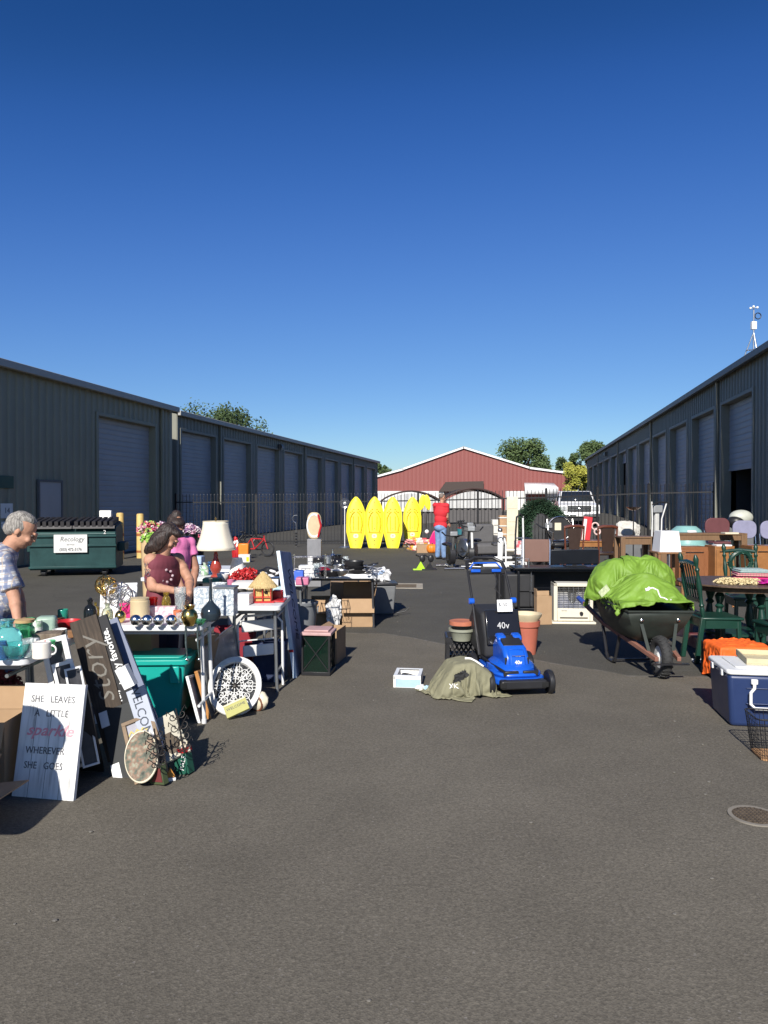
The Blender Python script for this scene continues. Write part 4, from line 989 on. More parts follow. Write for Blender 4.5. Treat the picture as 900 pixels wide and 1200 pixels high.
# ---- table B (front edge items)
ZB = .747
def tableB():
    V = vessel
    def stopper(T, w, h):
        q = MB(); q.lathe([(.1 * w, h), (.16 * w, h * 1.03), (.1 * w, h * 1.1), (0, h * 1.12)], 14); q.build('stopper', blackgl, T)
    V('black_bottle', 'round shouldered black glass bottle left of the wire spheres', 'bottle', 106, 728, ZB, 15, 25, 'jug', mat('black_glass', (.01, .012, .014), .08), extra=stopper)
    for i, px in enumerate((159, 172, 186, 201)):
        nm = ('leftmost', 'second from the left', 'third from the left', 'rightmost')[i]
        T = V('silver_ball', nm + ' of the four mirrored silver balls in a row on the table', 'ornament', px, 733.5, ZB, 13.5, 13.5, 'ball', chrome, group='silver balls in a row')
        q = MB(); q.lathe([(.02, 0), (.016, .008), (.01, .008)], 16); q.build('stand', wht, T)
    V('cream_canister', 'tan ribbed ceramic canister with lid behind the silver balls', 'canister', 164, 725, ZB, 22, 22, 'canister', mat('tan_ceramic', (.5, .4, .24), .5, var=.08), extra=lid(mat('tan_ceramic', (.5, .4, .24), .5), 1.05, .12))
    V('glass_jar', 'tall clear glass jar left of the gold pumpkin', 'jar', 126, 729, ZB, 13, 22, 'jug', glassy('pale_yellow_glass', (.75, .8, .6)))
    V('gold_pumpkin', 'small gold pumpkin ornament left of the silver balls', 'ornament', 141, 730, ZB, 13, 15, 'ball', gold, extra=lambda T, w, h: MB().cyl((0, 0, h * .9), (w * .1, 0, h * 1.3), w * .08).build('stem', gold, T))
    boxy('pink_gift_bag', 'bright pink gift bag behind the gold pumpkin', 'gift bag', 147, 724, ZB, 14, 17, .06, mat('hot_pink', (.6, .02, .16), .4), extra=lambda T, w, h, d: MB().torus((0, d / 2, h), w * .22, .003, (0, 1, 0), a0=0, a1=pi).build('handle', mat('hot_pink', (.6, .02, .16), .4), T))
    V('gold_vase', 'gold glass vase lying open towards the camera at the table corner', 'vase', 222, 733, ZB, 20, 24, 'vase', gold)
    V('flask_vase', 'dark glass flask with very long thin neck on the table corner', 'vase', 247, 728, ZB, 24, 50, 'longneck', mat('smoke_glass', (.02, .03, .04), .08))
    fl = ramp_mat('blue_floral', [(.42, (.68, .7, .7)), (.5, (.2, .25, .3)), (.62, (.66, .68, .68))], 'NOISE', 26, .4, detail=4)
    boxy('floral_planter', 'square white planter with blue grey floral print behind the flask', 'planter', 262, 722, ZB, 24, 34, .13, fl, rz=-.05, bevel=.006, extra=lambda T, w, h, d: MB().box(-w / 2 - .006, w / 2 + .006, -.006, d + .006, h - .012, h + .002).build('rim', greyleg, T))
    boxy('floral_planter', 'second floral print planter standing left of the flask', 'planter', 236, 719, ZB, 18, 30, .12, fl, rz=.05, bevel=.006)
    V('white_dome', 'white domed glass cover beside the floral planters', 'dome', 238, 703, ZB, 19, 14, 'dome', wht)
    V('floral_vase', 'white vase with grey floral print behind the domed cover', 'vase', 256, 705, ZB, 20, 22, 'tumbler', fl)
    T = boxy('gift_box', 'long pink and white patterned box behind the silver balls', 'box', 189, 723, ZB, 33, 12, .06, ramp_mat('pink_print', [(.4, (.7, .6, .6)), (.6, (.55, .25, .3))], 'NOISE', 30, .5))
    V('wine_glass', 'small stemmed glass with gold rim behind the pink box', 'glass', 195, 716, ZB, 11, 22, 'vase', gl_amber)
    V('red_candle', 'red glass candle jar right of the tan canister', 'candle', 178, 716, ZB, 14, 16, 'tumbler', gl_red)
    V('glass_dish', 'clear glass dish right of the gold vase', 'dish', 234, 732, ZB, 16, 6, 'bowl', gl_green)
    V('glass_tumbler', 'tall clear glass right of the pink box', 'glass', 211, 716, ZB, 14, 28, 'tumbler', gl_clear)
    # white lattice board standing at the back with wire spheres
    T, w, h = board('lattice_board', 'white openwork board standing at the back left of the silver ball table', 'board', dp(117, 727, 5.45), dp(160, 726, 5.45), dp(117, 684, 5.5), ramp_mat('lattice_print', [(.3, (.35, .35, .35)), (.45, (.72, .72, .72))], 'VORONOI', 26, .6), .012)
    rnd = random.Random(4)
    for name, lab, px, py, r, m in (('wire_sphere', 'gold wire sphere on a stand above the white lattice board', 124, 686, .075, gold), ('wire_sphere', 'silver open wire sphere in front of the white lattice board', 140, 697, .092, stain)):
        p = dp(px, py, 5.42 if m is gold else 5.36); T = thing(name, lab, 'ornament', (p.x, p.y, p.z))
        mb = MB()
        for i in range(16 if m is gold else 9):
            ax = Vector((rnd.gauss(0, 1), rnd.gauss(0, 1), rnd.gauss(0, 1))).normalized(); mb.torus((0, 0, 0), r, .003, ax, n=28, k=5)
        mb.build('wires', m, T)
        q = MB(); q.cyl((0, 0, -r), (0, 0, ZB - p.z + .008), .004, n=8); q.lathe([(.035, ZB - p.z), (.035, ZB - p.z + .006), (.005, ZB - p.z + .012)], 18); q.build('stand', m, T)
tableB()
# ribbon hanging from the gold vase over the table edge
def ribbons():
    for px, lab in ((217, 'black and silver ribbon hanging over the table edge below the gold vase'), (231, 'dark beaded ribbon hanging over the table edge beside the flask')):
        p = zp(px, 733, ZB); T = thing('hanging_ribbon', lab, 'ribbon', p, 0, 'ribbons over the table edge')
        mb = MB(); pts = [(0, .12, .006), (0, .0, .007), (0.0, -.012 - (p.y - 5.10), -.0), (.004, -.016 - (p.y - 5.10), -.12), (.012, -.014 - (p.y - 5.10), -.22)]
        mb.tube(pts, [.006, .006, .006, .007, .004], 6); mb.build('band', mat('ribbon_dark', (.06, .08, .08), .3, var=.6, scale=60), T)
        q = MB(); q.ball((.012, -.014 - (p.y - 5.10), -.235), .012); q.build('tassel', chrome, T)
ribbons()
# ================================================================== MIDDLE LEFT: tables behind, lamp, plank, lantern, pan table
TC = folding_table('white folding table holding the thatched birdhouse', -1.32, -.86, 6.12, 6.85, .735, inset=.06)
TLb = folding_table('long white folding table behind the woman carrying the table lamp', -2.75, -1.02, 8.3, 9.0, .745, inset=.1)
TD = folding_table('white folding table piled with pots and frying pans', -1.1, -.08, 9.28, 9.98, .69, inset=.07, legm=mat('dark_leg_steel', (.07, .07, .075), .4, .5), thk=.06)
TE = folding_table('white folding table with pink box behind the tall narrow plank sign', -1.36, -.83, 7.9, 8.6, .735, inset=.08)
ZC = .737; ZL = .747; ZD = .692; ZE = .737
def shade_lamp():
    p, s = on(253, 676, ZL); T = thing('table_lamp', 'table lamp with large cream bell shade and red ceramic base', 'lamp', p)
    s_ = s
    mb = MB(); mb.lathe([(.06, 0), (.062, .012), (.035, .03), (.06, .08), (.064, .11), (.045, .17), (.022, .22), (.025, .25), (.014, .29)], 24); mb.build('base', mat('red_ceramic', (.32, .05, .035), .15), T)
    mb = MB(); mb.cyl((0, 0, .28), (0, 0, .68), .006); mb.build('stem', mat('brass', (.6, .42, .16), .3, 1), T)
    H0, H1 = (588 - 643) * s_ , 0
    z0 = 1.6 + (588 - 644) * s_ - ZL; z1 = 1.6 + (588 - 611) * s_ - ZL
    mb = MB(); n = 48
    def P(u, v):
        a = 2 * pi * u; r = (46 - 16.5 * (1 - (1 - v) ** 1.7)) / 1.0 * s_ / 2 * 1.04; r = s_ * (23.2 - 8.7 * (1 - (1 - v) ** 1.6)); r *= 1 - .018 * abs(sin(4 * a)) ** .5 * 0 + .012 * cos(8 * a)
        return Vector((r * cos(a), r * sin(a), z0 + (z1 - z0) * v))
    mb.grid(P, n * 2, 10); mb.build('lamp_shade', mat('cream_shade', (.68, .62, .5), .8, var=.04), T, solid=.004)
    for z, r in ((z0, 23.3), (z1, 14.6)):
        q = MB(); q.torus((0, 0, z), r * s_, .005, n=40); q.build('shade_trim', mat('shade_trim', (.5, .44, .33), .8), T)
    q = MB(); q.lathe([(.012, z1 - .01), (.006, z1 + .02), (.012, z1 + .035), (0, z1 + .05)], 12); q.build('finial', MATS['brass'], T)
shade_lamp()
def small_shade():
    p, s = on(274, 676, ZL); T = thing('lamp_shade', 'small white lampshade standing on the table behind the big lamp', 'lampshade', p + Vector((0, .2, 0)))
    mb = MB(); mb.lathe([(.1, 0), (.055, .2)], 28); mb.build('shade', mat('white_shade', (.7, .68, .62), .8), T, solid=.003)
    q = MB(); q.torus((0, 0, .2), .055, .003); q.build('ring', chrome, T)
small_shade()
plume('red_wreath', 'bright red berry wreath lying on the table beside the lamp', 'wreath', zp(288, 681, ZL) , .19, ramp_mat('berry_red', [(.3, (.3, .01, .01)), (.7, (.6, .03, .03))], 'NOISE', 30, .5), 900, .018, .75, 5)
vv = vessel
vv('white_pitcher', 'white pitcher with green leaves left of the lamp base', 'pitcher', 240, 674, ZL, 9, 15, 'jug', ramp_mat('leafy_china', [(.4, (.65, .65, .6)), (.6, (.2, .35, .2))], 'NOISE', 30, .3))
vv('glass_bowl', 'clear glass bowl on the long table left of the lamp', 'bowl', 232, 672, ZL, 15, 9, 'bowl', gl_clear)
boxy('teal_box', 'flat teal box on the long table behind the woman', 'box', 232, 671, ZL + .0, 26, 5, .2, mat('teal_card', (.1, .28, .28), .5))
boxy('blue_white_tub', 'blue and white plastic tub right of the pink shirt', 'tub', 228, 653, ZL + .0 if False else ZL, 16, 9, .2, mat('pale_blue_plastic', (.35, .45, .62), .4)) if False else None
# black and silver clothes / shoes heap
def heap(name, label, cat, px, py, z, w, h, m1, m2, seed, n1='cloth', n2='stripes'):
    p, s = on(px, py, z); T = thing(name, label, cat, p); rnd = random.Random(seed); W_, H_ = w * s, h * s
    mb = MB(); mb.ball((0, W_ * .3, H_ * .4), (W_ / 2, W_ * .35, H_ * .6), 28, 14, amp=.45, freq=2.2, seed=seed)
    for v in mb.v: v.z = max(v.z, .001)
    mb.build(n1, m1, T)
    mb = MB()
    for i in range(5):
        x = rnd.uniform(-.4, .4) * W_; zc = H_ * rnd.uniform(.5, .9); mb.ball((x, rnd.uniform(-.1, .15) * W_, zc), (W_ * .14, W_ * .07, H_ * .1), 12, 8, M=Matrix.Rotation(rnd.uniform(-.6, .6), 4, 'Y'), amp=.3, seed=i)
    mb.build(n2, m2, T)
    return T
heap('shoe_heap', 'heap of black and white sneakers on the table right of the red wreath', 'shoes', 316, 684, ZE, 32, 17, black, wht, 3, 'shoes', 'white_soles')
vv('black_teapot', 'dark round lidded tin in front of the sneakers', 'tin', 324, 690, ZE, 16, 12, 'canister', blackgl, extra=lid(stain, 1, .15))
boxy('pale_blue_box', 'pale blue box below the dark lidded tin', 'box', 325, 694, ZE, 14, 6, .1, mat('pale_blue_card', (.4, .6, .65), .6))
boxy('white_cloth_stack', 'folded white linen stack on the table left of the birdhouse', 'linen', 285, 692, ZE - .0, 28, 9, .25, mat('linen', (.68, .66, .62), .9), bevel=.015)
vv('black_wire_stand', 'dark wire fruit basket in front of the folded linen', 'basket', 280, 705, ZC, 20, 14, 'bowl', darkiron)
# birdhouse
def birdhouse():
    p, s = on(307, 706, ZC); T = thing('birdhouse', 'small wooden birdhouse with thatched straw roof', 'birdhouse', p + Vector((0, .06, 0)), .1)
    w = .16; yel = mat('birdhouse_yellow', (.55, .36, .12), .7, var=.15, scale=20)
    mb = MB(); mb.box(-w / 2, w / 2, -w * .4, w * .4, .012, .14); mb.build('walls', yel, T, bevel=.003)
    mb = MB(); mb.box(-w * .62, w * .62, -w * .6, w * .6, 0, .012); mb.build('floor_board', red, T)
    th = ramp_mat('thatch', [(.3, (.32, .22, .09)), (.7, (.6, .46, .22))], 'NOISE', 8, .9, (30, 30, 2))
    mb = MB(); rnd = random.Random(3)
    mb.lathe([(w * .78, .125), (w * .7, .15), (w * .3, .215), (.01, .26), (0, .262)], 24)
    for i in range(220):
        a = rnd.random() * 6.28; t = rnd.random(); r0 = w * (.78 - .7 * t); z = .13 + .12 * t
        a0 = Vector((r0 * cos(a), r0 * sin(a), z)); b0 = a0 + Vector((cos(a) * .025, sin(a) * .025, -.025)); mb.cyl(b0, a0 + Vector((0, 0, .006)), .0016, n=4, caps=False)
    mb.build('thatched_roof', th, T)
    mb = MB(); mb.cyl((0.03, -w * .4 - .002, .085), (.03, -w * .4 + .01, .085), .016); mb.build('entrance_hole', mat('hole_dark', (.02, .014, .01), .9), T)
    for x in (-.07, .0, .07):
        mb = MB(); mb.cyl((x, -w * .55, .012), (x, -w * .55, .125), .005); mb.build('porch_post', red, T)
    mb = MB(); mb.box(-.07, .07, -w * .56, -w * .54, .045, .055); mb.build('porch_rail', red, T)
birdhouse()
boxy('red_tin', 'red rounded tin right of the birdhouse', 'tin', 325, 703, ZC, 12, 11, .09, red, bevel=.012)
boxy('red_tray', 'flat red tray under the birdhouse corner', 'tray', 322, 706, ZC, 22, 2, .2, red)
boxy('gift_carton', 'white carton left of the birdhouse', 'carton', 284, 709, ZC, 16, 13, .14, wht, rz=-.1)
# things under the birdhouse table
def foldchair():
    p = zp(300, 790); T = thing('folding_chair', 'white folding chair standing folded under the birdhouse table', 'chair', (-1.06, 6.35, 0), .5)
    mb = MB(); mb.tube([(-.2, 0, 0), (-.2, .02, .55), (-.14, .03, .62), (.14, .03, .62), (.2, .02, .55), (.2, 0, 0)], .011, 8); mb.build('front_frame', wf, T)
    mb = MB(); mb.tube([(-.17, .12, 0), (-.17, .08, .4), (.17, .08, .4), (.17, .12, 0)], .01, 8); mb.build('rear_frame', wf, T)
    mb = MB(); mb.box(-.16, .16, .03, .05, .48, .58); mb.build('backrest', wf, T, bevel=.01)
    mb = MB(); mb.box(-.14, .14, .055, .075, .26, .36); mb.build('seat', wf, T, bevel=.01)
foldchair()
def tote(name, label, cat, x, y, w, d, h, m, hm=None, z=0):
    T = thing(name, label, cat, (x, y, z)); mb = MB()
    mb.grid(lambda u, v: Vector((w / 2 * (.85 + .15 * v) * max(-1, min(1, 1.5 * cos(2 * pi * u))) * (1 + .05 * mnoise.noise(Vector((u * 9, v * 3, x)))), d / 2 * (1 - .3 * v) * max(-1, min(1, 1.5 * sin(2 * pi * u))) + .01 * mnoise.noise(Vector((u * 8, v * 4, y))), h * v)), 40, 8)
    mb.add([(-w * .43, -d / 2, .002), (w * .43, -d / 2, .002), (w * .43, d / 2, .002), (-w * .43, d / 2, .002)], [(0, 1, 2, 3)])
    mb.build('body', m, T, solid=.004)
    for s in (-1, 1):
        q = MB(); q.torus((0, s * d * .34, h), w * .22, .006, (0, 1, 0), n=16, a0=0, a1=pi); q.build('handle', hm or m, T)
    return T
tote('tote_bag', 'dark red tote bag under the tables right of the grey poster', 'bag', -1.36, 6.75, .36, .2, .46, mat('dark_red_cloth', (.2, .01, .02), .8))
tote('tote_bag', 'navy blue tote bag leaning beside the red tote', 'bag', -1.02, 6.62, .3, .18, .36, mat('navy_cloth', (.02, .03, .07), .8), wf)
tote('tote_bag', 'white cloth bag hanging open behind the red tote', 'bag', -1.38, 7.2, .26, .16, .56, mat('white_cloth', (.5, .5, .48), .9))
# tall plank sign
T, w, h = board('tall_plank_sign', 'tall narrow blue white plank sign standing on end right of the birdhouse', 'sign', dp(346, 794, 6.72), dp(358, 786, 7.2), dp(328, 646, 6.9), mat('blue_grey_plank', (.27, .32, .44), .6, var=.3, scale=9), .012)
q = MB(); q.box(-.04, -.001, -.02, .012, 0, h); q.build('pale_edge', ramp_mat('pale_blue_edge', [(.3, (.45, .6, .74)), (.7, (.72, .76, .78))], 'NOISE', 6, .6), T)
q = MB(); q.box(-.042, -.03, -.022, .014, h * .2, h * .22); q.build('red_band', red, T)
lettering('WELCOME', .15, mat('dark_blue_ink', (.015, .02, .06), .7, var=0), T, (w * .55, -.0135, h * .58), rot=(pi / 2, pi / 2, 0), ext=.001, sx=.95, shear=.2)
# small shelf behind plank
p = zp(348, 682, ZE)
# grey trash can
def bin_():
    T = thing('trash_can', 'grey plastic trash can under the tables behind the plank sign', 'trash can', (-.92, 8.05, 0))
    mb = MB(); mb.lathe([(.15, 0), (.19, .48), (.2, .48), (.205, .51), (.19, .515), (.18, .49), (.14, .02), (0, .02)], 28); mb.build('body', mat('grey_plastic', (.17, .18, .19), .5, var=.06), T)
    for s in (-1, 1):
        q = MB(); q.torus((s * .2, 0, .42), .04, .008, (1, 0, 0), n=12, a0=0, a1=pi); q.build('handle', MATS['grey_plastic'], T)
bin_()
# candle lantern
def lantern():
    p = zp(372, 792); T = thing('candle_lantern', 'black metal lantern with crossed bars and green glass panes', 'lantern', (p.x, p.y + .13, 0), -.12)
    w, H = .125, .40; pk = mat('rusty_pink_lid', (.45, .28, .27), .5, var=.2)
    mb = MB(); mb.box(-w - .01, w + .01, -w - .01, w + .01, 0, .035); mb.build('base', blackm, T, bevel=.004)
    mb = MB(); mb.box(-w - .02, w + .02, -w - .02, w + .02, H - .03, H); mb.box(-w + .01, w - .01, -w + .01, w - .01, H, H + .02); mb.build('lid', pk, T, bevel=.006)
    for x in (-w, w):
        for y in (-w, w):
            q = MB(); q.box(x - .008, x + .008, y - .008, y + .008, .035, H - .03); q.build('corner_post', blackm, T)
    for k in range(4):
        M = Matrix.Rotation(k * pi / 2, 4, 'Z'); q = MB(); q.bar((-w, -w - .002, .04), (w, -w - .002, H - .035), .008, .008, (0, 1, 0)); q.bar((-w, -w - .006, H - .035), (w, -w - .006, .04), .008, .008, (0, 1, 0)); q.xf(M); q.build('crossed_bars', blackm, T)
        q = MB(); q.box(-w + .01, w - .01, -w + .006, -w + .01, .036, H - .031); q.xf(M); q.build('pane', glassy('bottle_pane', (.035, .09, .065)), T)
    q = MB(); q.lathe([(.035, .036), (.05, .1), (.03, .17), (.045, .22), (.02, .24)], 16); q.build('inner_vase', mat('green_glaze', (.02, .2, .14), .15), T)
lantern()
carton('tall slim cardboard box right of the black lantern', (-.53, 7.26, 0), .13, .36, .33, -.2, openf=(('L', 60),))
carton('large open cardboard box under the right end of the pan table', (-.33, 9.42, 0), .41, .4, .36, .02, openf=(('B', 30), ('R', 12), ('F', 150)))
carton('cardboard box standing under the left end of the pan table', (-.77, 9.5, 0), .36, .4, .34, .05, openf=(('F', 150),))
carton('closed cardboard box stacked at the back under the pan table', (-.55, 10.3, 0), .38, .3, .48, .1)
carton('taller closed cardboard box right of the stack at the back under the pan table', (-.2, 10.7, 0), .32, .3, .56, -.1)
def plasticbag():
    p = zp(386, 735); T = thing('plastic_bag', 'crumpled clear plastic bag between the boxes under the pan table', 'bag', (-.64, 9.36, 0))
    mb = MB(); mb.ball((0, 0, .19), (.09, .06, .2), 40, 28, amp=.5, freq=4, seed=2); mb.build('crumpled_film', mat('crumpled_film', (.6, .6, .6), .15, var=.3, scale=25), T, ang=20)
    q = MB(); q.ball((0, 0, .4), (.02, .02, .03)); q.build('knot', MATS['crumpled_film'], T)
plasticbag()
vv('yellow_cup', 'small bright yellow scoop leaning in the open box under the pan table', 'scoop', 410, 728, .02, 7, 10, 'tumbler', mat('bright_yellow', (.75, .6, .02), .4))
def greytub():
    T = thing('storage_tub', 'grey plastic tub with dark lid on the ground right of the pan table', 'tub', (-.02, 10.6, 0), .1)
    mb = MB(); mb.lathe([(.2, 0), (.25, .42)], 4, M=Matrix.Rotation(pi / 4, 4, 'Z')); mb.build('body', mat('grey_tub', (.14, .145, .15), .5), T, bevel=.02, smooth=False)
    mb = MB(); mb.box(-.2, .2, -.2, .2, .42, .45); mb.build('lid', black, T, bevel=.01)
    q = MB(); q.tube([(.18, -.2, .03), (.3, -.2, .05), (.36, -.18, .1)], .01); q.build('foot_bar', black, T)
greytub()
heap('foil_heap', 'heap of clear and blue packing film on top of the grey tub', 'packing', 447, 681.5, .452, 20, 16, mat('crumpled_film', (.6, .6, .6), .15), mat('pale_blue_plastic', (.35, .45, .62), .4), 9, 'film', 'blue_scraps')
# ---- pan table
def pan(label, px, py, w, h, m, ang=0, z=ZD, lift=0):
    p, s = on(px, py, z); T = thing('frying_pan', label, 'frying pan', p + Vector((0, .3, lift)), ang, 'pans on the folding table')
    mb = MB(); mb.lathe([(r * w * s, q * h * s) for r, q in PROF['pan']], 26); mb.build('body', m, T)
    q = MB(); r = w * s / 2; q.tube([(r, 0, h * s * .8), (r + .06, 0, h * s), (r + .16, 0, h * s * 1.25)], [.008, .011, .012]); q.build('handle', black, T); return T
pan('biggest black frying pan at the bottom of the pan stack', 418, 674, 36, 5, black, 2.6)
pan('middle black frying pan in the stack near the table end', 415, 674, 30, 6, blackgl, .4, lift=.035)
pan('top black frying pan of the stack with handle pointing left', 413, 674, 25, 7, black, 2.2, lift=.08)
pan('black frying pan at the front left of the pan table', 385, 678, 26, 6, blackgl, .1)
pan('silver saucepan in the middle of the pan table', 396, 672, 14, 8, stain, -2.7)
def rack():
    p, s = on(362, 678, ZE); T = thing('wire_shelf', 'two tier wire shelf with cups left of the saucepans', 'shelf', (p.x, p.y + .05, p.z))
    for z in (.1, .24):
        q = MB()
        for i in range(9): q.cyl((-.17 + i * .0425, -.1, z), (-.17 + i * .0425, .1, z), .0025, n=5)
        q.cyl((-.18, -.1, z), (.18, -.1, z), .004, n=6); q.cyl((-.18, .1, z), (.18, .1, z), .004, n=6); q.build('shelf', chrome, T)
    for x in (-.18, .18):
        q = MB(); q.tube([(x, -.1, 0), (x, -.1, .26), (x, .1, .26), (x, .1, 0)], .004, 6); q.build('side_frame', chrome, T)
rack()
vv('steel_pot', 'shiny steel stock pot at the back of the pan table', 'pot', 384, 664, ZD, 14, 13, 'canister', stain, extra=lambda T, w, h: (MB().torus((0, 0, h * 1.05), w * .1, .005, (0, 1, 0)).build('lid_knob', black, T), None)[1])
vv('black_pot', 'round black kettle left of the pan stack', 'kettle', 396, 664, ZD, 17, 14, 'jug', blackgl, extra=lambda T, w, h: MB().torus((0, 0, h), w * .3, .006, (0, 1, 0), a0=0, a1=pi).build('handle', black, T))
vv('white_cup', 'white cylindrical cup on top of the wire shelf', 'cup', 364, 662, ZE + .13, 6, 10, 'canister', wht)
vv('cake_stand', 'white cake stand dome at the back left of the pan table', 'cake stand', 376, 668, ZD, 14, 9, 'dome', gl_clear)
vv('red_pan_lid', 'dark red lid lying among the pans', 'lid', 379, 672, ZD + .0, 22, 8, 'dome', mat('dark_red_enamel', (.22, .01, .015), .2))
vv('glass_tumbler', 'clear glass tumbler left of the dark red lid', 'glass', 371, 677, ZD + .0, 9, 17, 'tumbler', gl_clear)
boxy('blue_basket', 'small blue plastic basket on the table right of the plank sign', 'basket', 350, 680, ZE, 11, 11, .12, mat('blue_plastic', (.05, .12, .5), .4), bevel=.01)
boxy('pink_box', 'pink plastic box on the table right of the plank sign', 'box', 354, 686, ZE, 15, 9, .14, mat('pink_plastic', (.5, .16, .26), .4), bevel=.01)
boxy('white_carton', 'flat white carton behind the pink box', 'carton', 362, 672, ZE, 24, 9, .16, wht)
def cutlery():
    p, s = on(436, 674, ZD); T = thing('cutlery_pile', 'tangled pile of steel utensils at the right end of the pan table', 'utensils', p + Vector((0, .1, 0))); rnd = random.Random(5)
    for i in range(16):
        q = MB(); a = rnd.uniform(0, 6.28); L = rnd.uniform(.08, .14); zc = rnd.uniform(.02, .1); d = Vector((cos(a), sin(a), rnd.uniform(-.2, .25))).normalized() * L
        q.tube([Vector((0, 0, zc)) - d, Vector((0, 0, zc)), Vector((0, 0, zc)) + d], [.003, .004, .003], 5); q.ball(Vector((0, 0, zc)) + d, (.018, .018, .008), 10, 6); q.build('utensil', stain, T)
cutlery()
# toddler seat / mirror on far tables
def booster():
    p = dp(368, 622, 13.0); T = thing('booster_chair', 'tan child seat with red strap standing on a white box behind the pan table', 'child seat', (p.x, p.y, .1)); T.scale = (.72, .72, .98)
    mb = MB(); mb.box(-.17, .17, 0, .3, 0, .86); mb.build('white_box', mat('grey_white_box', (.2, .2, .21), .4), T, bevel=.01)
    mb = MB(); mb.prism(roundrect(.34, .48, .13, 6, 0, 1.1), .04, .1); mb.build('seat_back', mat('tan_plastic', (.5, .4, .25), .5), T, bevel=.02)
    mb = MB(); mb.torus((0, .05, 1.1), .2, .022, (0, 1, 0), sx=.85); mb.build('rim', wf, T)
    mb = MB(); mb.tube([(.1, 0, 1.3), (.17, -.02, 1.1), (.1, 0, .9)], .025); mb.build('red_strap', red, T)
booster()
# ================================================================== PEOPLE
skin1 = mat('skin_light', (.43, .225, .145), .6, var=.16, scale=28, bump=.25, bscale=260); skin2 = mat('skin_tan', (.33, .165, .105), .6, var=.14, scale=28, bump=.25, bscale=260)
def seg(mb, pts, rads, sub=3):
    """tapered limb as overlapping balls and cones"""
    for i in range(len(pts) - 1):
        a, b = Vector(pts[i]), Vector(pts[i + 1])
        mb.cyl(a, b, rads[i], rads[i + 1], n=16)
    for p, r in zip(pts, rads): mb.ball(p, r, 16, 10)
def rotz_to(d):
    return Vector(d).normalized().to_track_quat('-Y', 'Z').to_matrix().to_4x4()
def head_parts(c, look, up, R_=.112):
    """face looks along look; returns matrix local->world with -Y face, Z crown"""
    f = Vector(look).normalized(); u = Vector(up); u = (u - f * u.dot(f)).normalized(); x = u.cross(-f) * -1
    x = f.cross(u).normalized(); M = Matrix((x * 1.0, -f, u)).transposed().to_4x4(); M.translation = Vector(c); return M
def add_head(mb, M, s=1.0):
    Mr = M.to_3x3().to_4x4()
    def B(c, r): mb.ball(M @ (Vector(c) * s), tuple(q * s for q in r), 18, 12, M=Mr)
    B((0, .015, .03), (.075, .093, .088)); B((0, -.02, -.03), (.06, .07, .075)); B((0, -.045, -.082), (.032, .035, .028))   # skull, face, chin
    B((0, -.03, -.06), (.052, .052, .045)); B((0, -.094, -.01), (.010, .014, .022)); B((0, -.1, -.026), (.013, .012, .010))
    B((0, -.088, .02), (.05, .012, .009)); B((0, -.09, -.053), (.022, .01, .006)); B((0, -.088, -.062), (.018, .01, .006))
    for q in (-1, 1):
        B((q * .076, .012, -.008), (.009, .018, .03)); B((q * .04, -.068, -.03), (.02, .02, .02))
def add_hand(mb, wrist, d, nrm, s=1.0, curl=.5, side=1):
    """palm plus four fingers and a thumb; d along the hand, nrm out of the palm"""
    d = Vector(d).normalized(); n = Vector(nrm); n = (n - d * n.dot(d)).normalized(); x = d.cross(n)
    Mr = Matrix((x, d, n)).transposed().to_4x4(); w = Vector(wrist)
    mb.ball(w + d * .045 * s, (.040 * s, .052 * s, .017 * s), 16, 10, M=Mr)
    for i, (o, L) in enumerate(((-.028, .062), (-.010, .074), (.010, .070), (.027, .055))):
        p0 = w + d * .075 * s + x * o * s; pts = [p0]; a = curl * .35; dd = d
        for k, f in enumerate((.45, .32, .26)):
            dd = (d * cos(a) + n * sin(a)).normalized(); pts.append(pts[-1] + dd * L * f * s * 1.05); a += curl * .75
        seg(mb, pts, [.0092 * s, .0088 * s, .008 * s, .007 * s])
    p0 = w + d * .025 * s - x * .03 * s * side
    seg(mb, [p0, p0 + (d * .6 - x * .8 * side + n * .25).normalized() * .034 * s, p0 + (d * .6 - x * .8 * side + n * .25).normalized() * .034 * s + (d * .9 - x * .2 * side + n * .5).normalized() * .028 * s], [.013 * s, .0105 * s, .0085 * s])
def torso(mb, pel, chest, neck, sh_l, sh_r, fwd, infl=0.0, wsc=1.0, belly=.0):
    pel, chest, neck = Vector(pel), Vector(chest), Vector(neck); up = (chest - pel).normalized(); sx = (Vector(sh_r) - Vector(sh_l)).normalized(); f = Vector(fwd); f = (f - up * f.dot(up)).normalized()
    Mr = Matrix((sx, f, up)).transposed().to_4x4()
    mb.ball(pel, ((.165 + infl) * wsc, .125 + infl, .13 + infl), 22, 14, M=Mr)
    mid = pel.lerp(chest, .5); mb.ball(mid + f * belly * .5, ((.145 + infl) * wsc, .115 + infl + belly, .17 + infl), 22, 14, M=Mr)
    mb.ball(chest, ((.165 + infl) * wsc, .122 + infl, .17 + infl), 22, 14, M=Mr)
    mb.ball(chest + up * .1, ((.15 + infl) * wsc, .1 + infl, .1 + infl), 20, 12, M=Mr)
    for s_ in (sh_l, sh_r): mb.ball(s_, .062 + infl, 16, 10); mb.cyl(Vector(s_), neck.lerp(chest, .25), .055 + infl, .07 + infl)

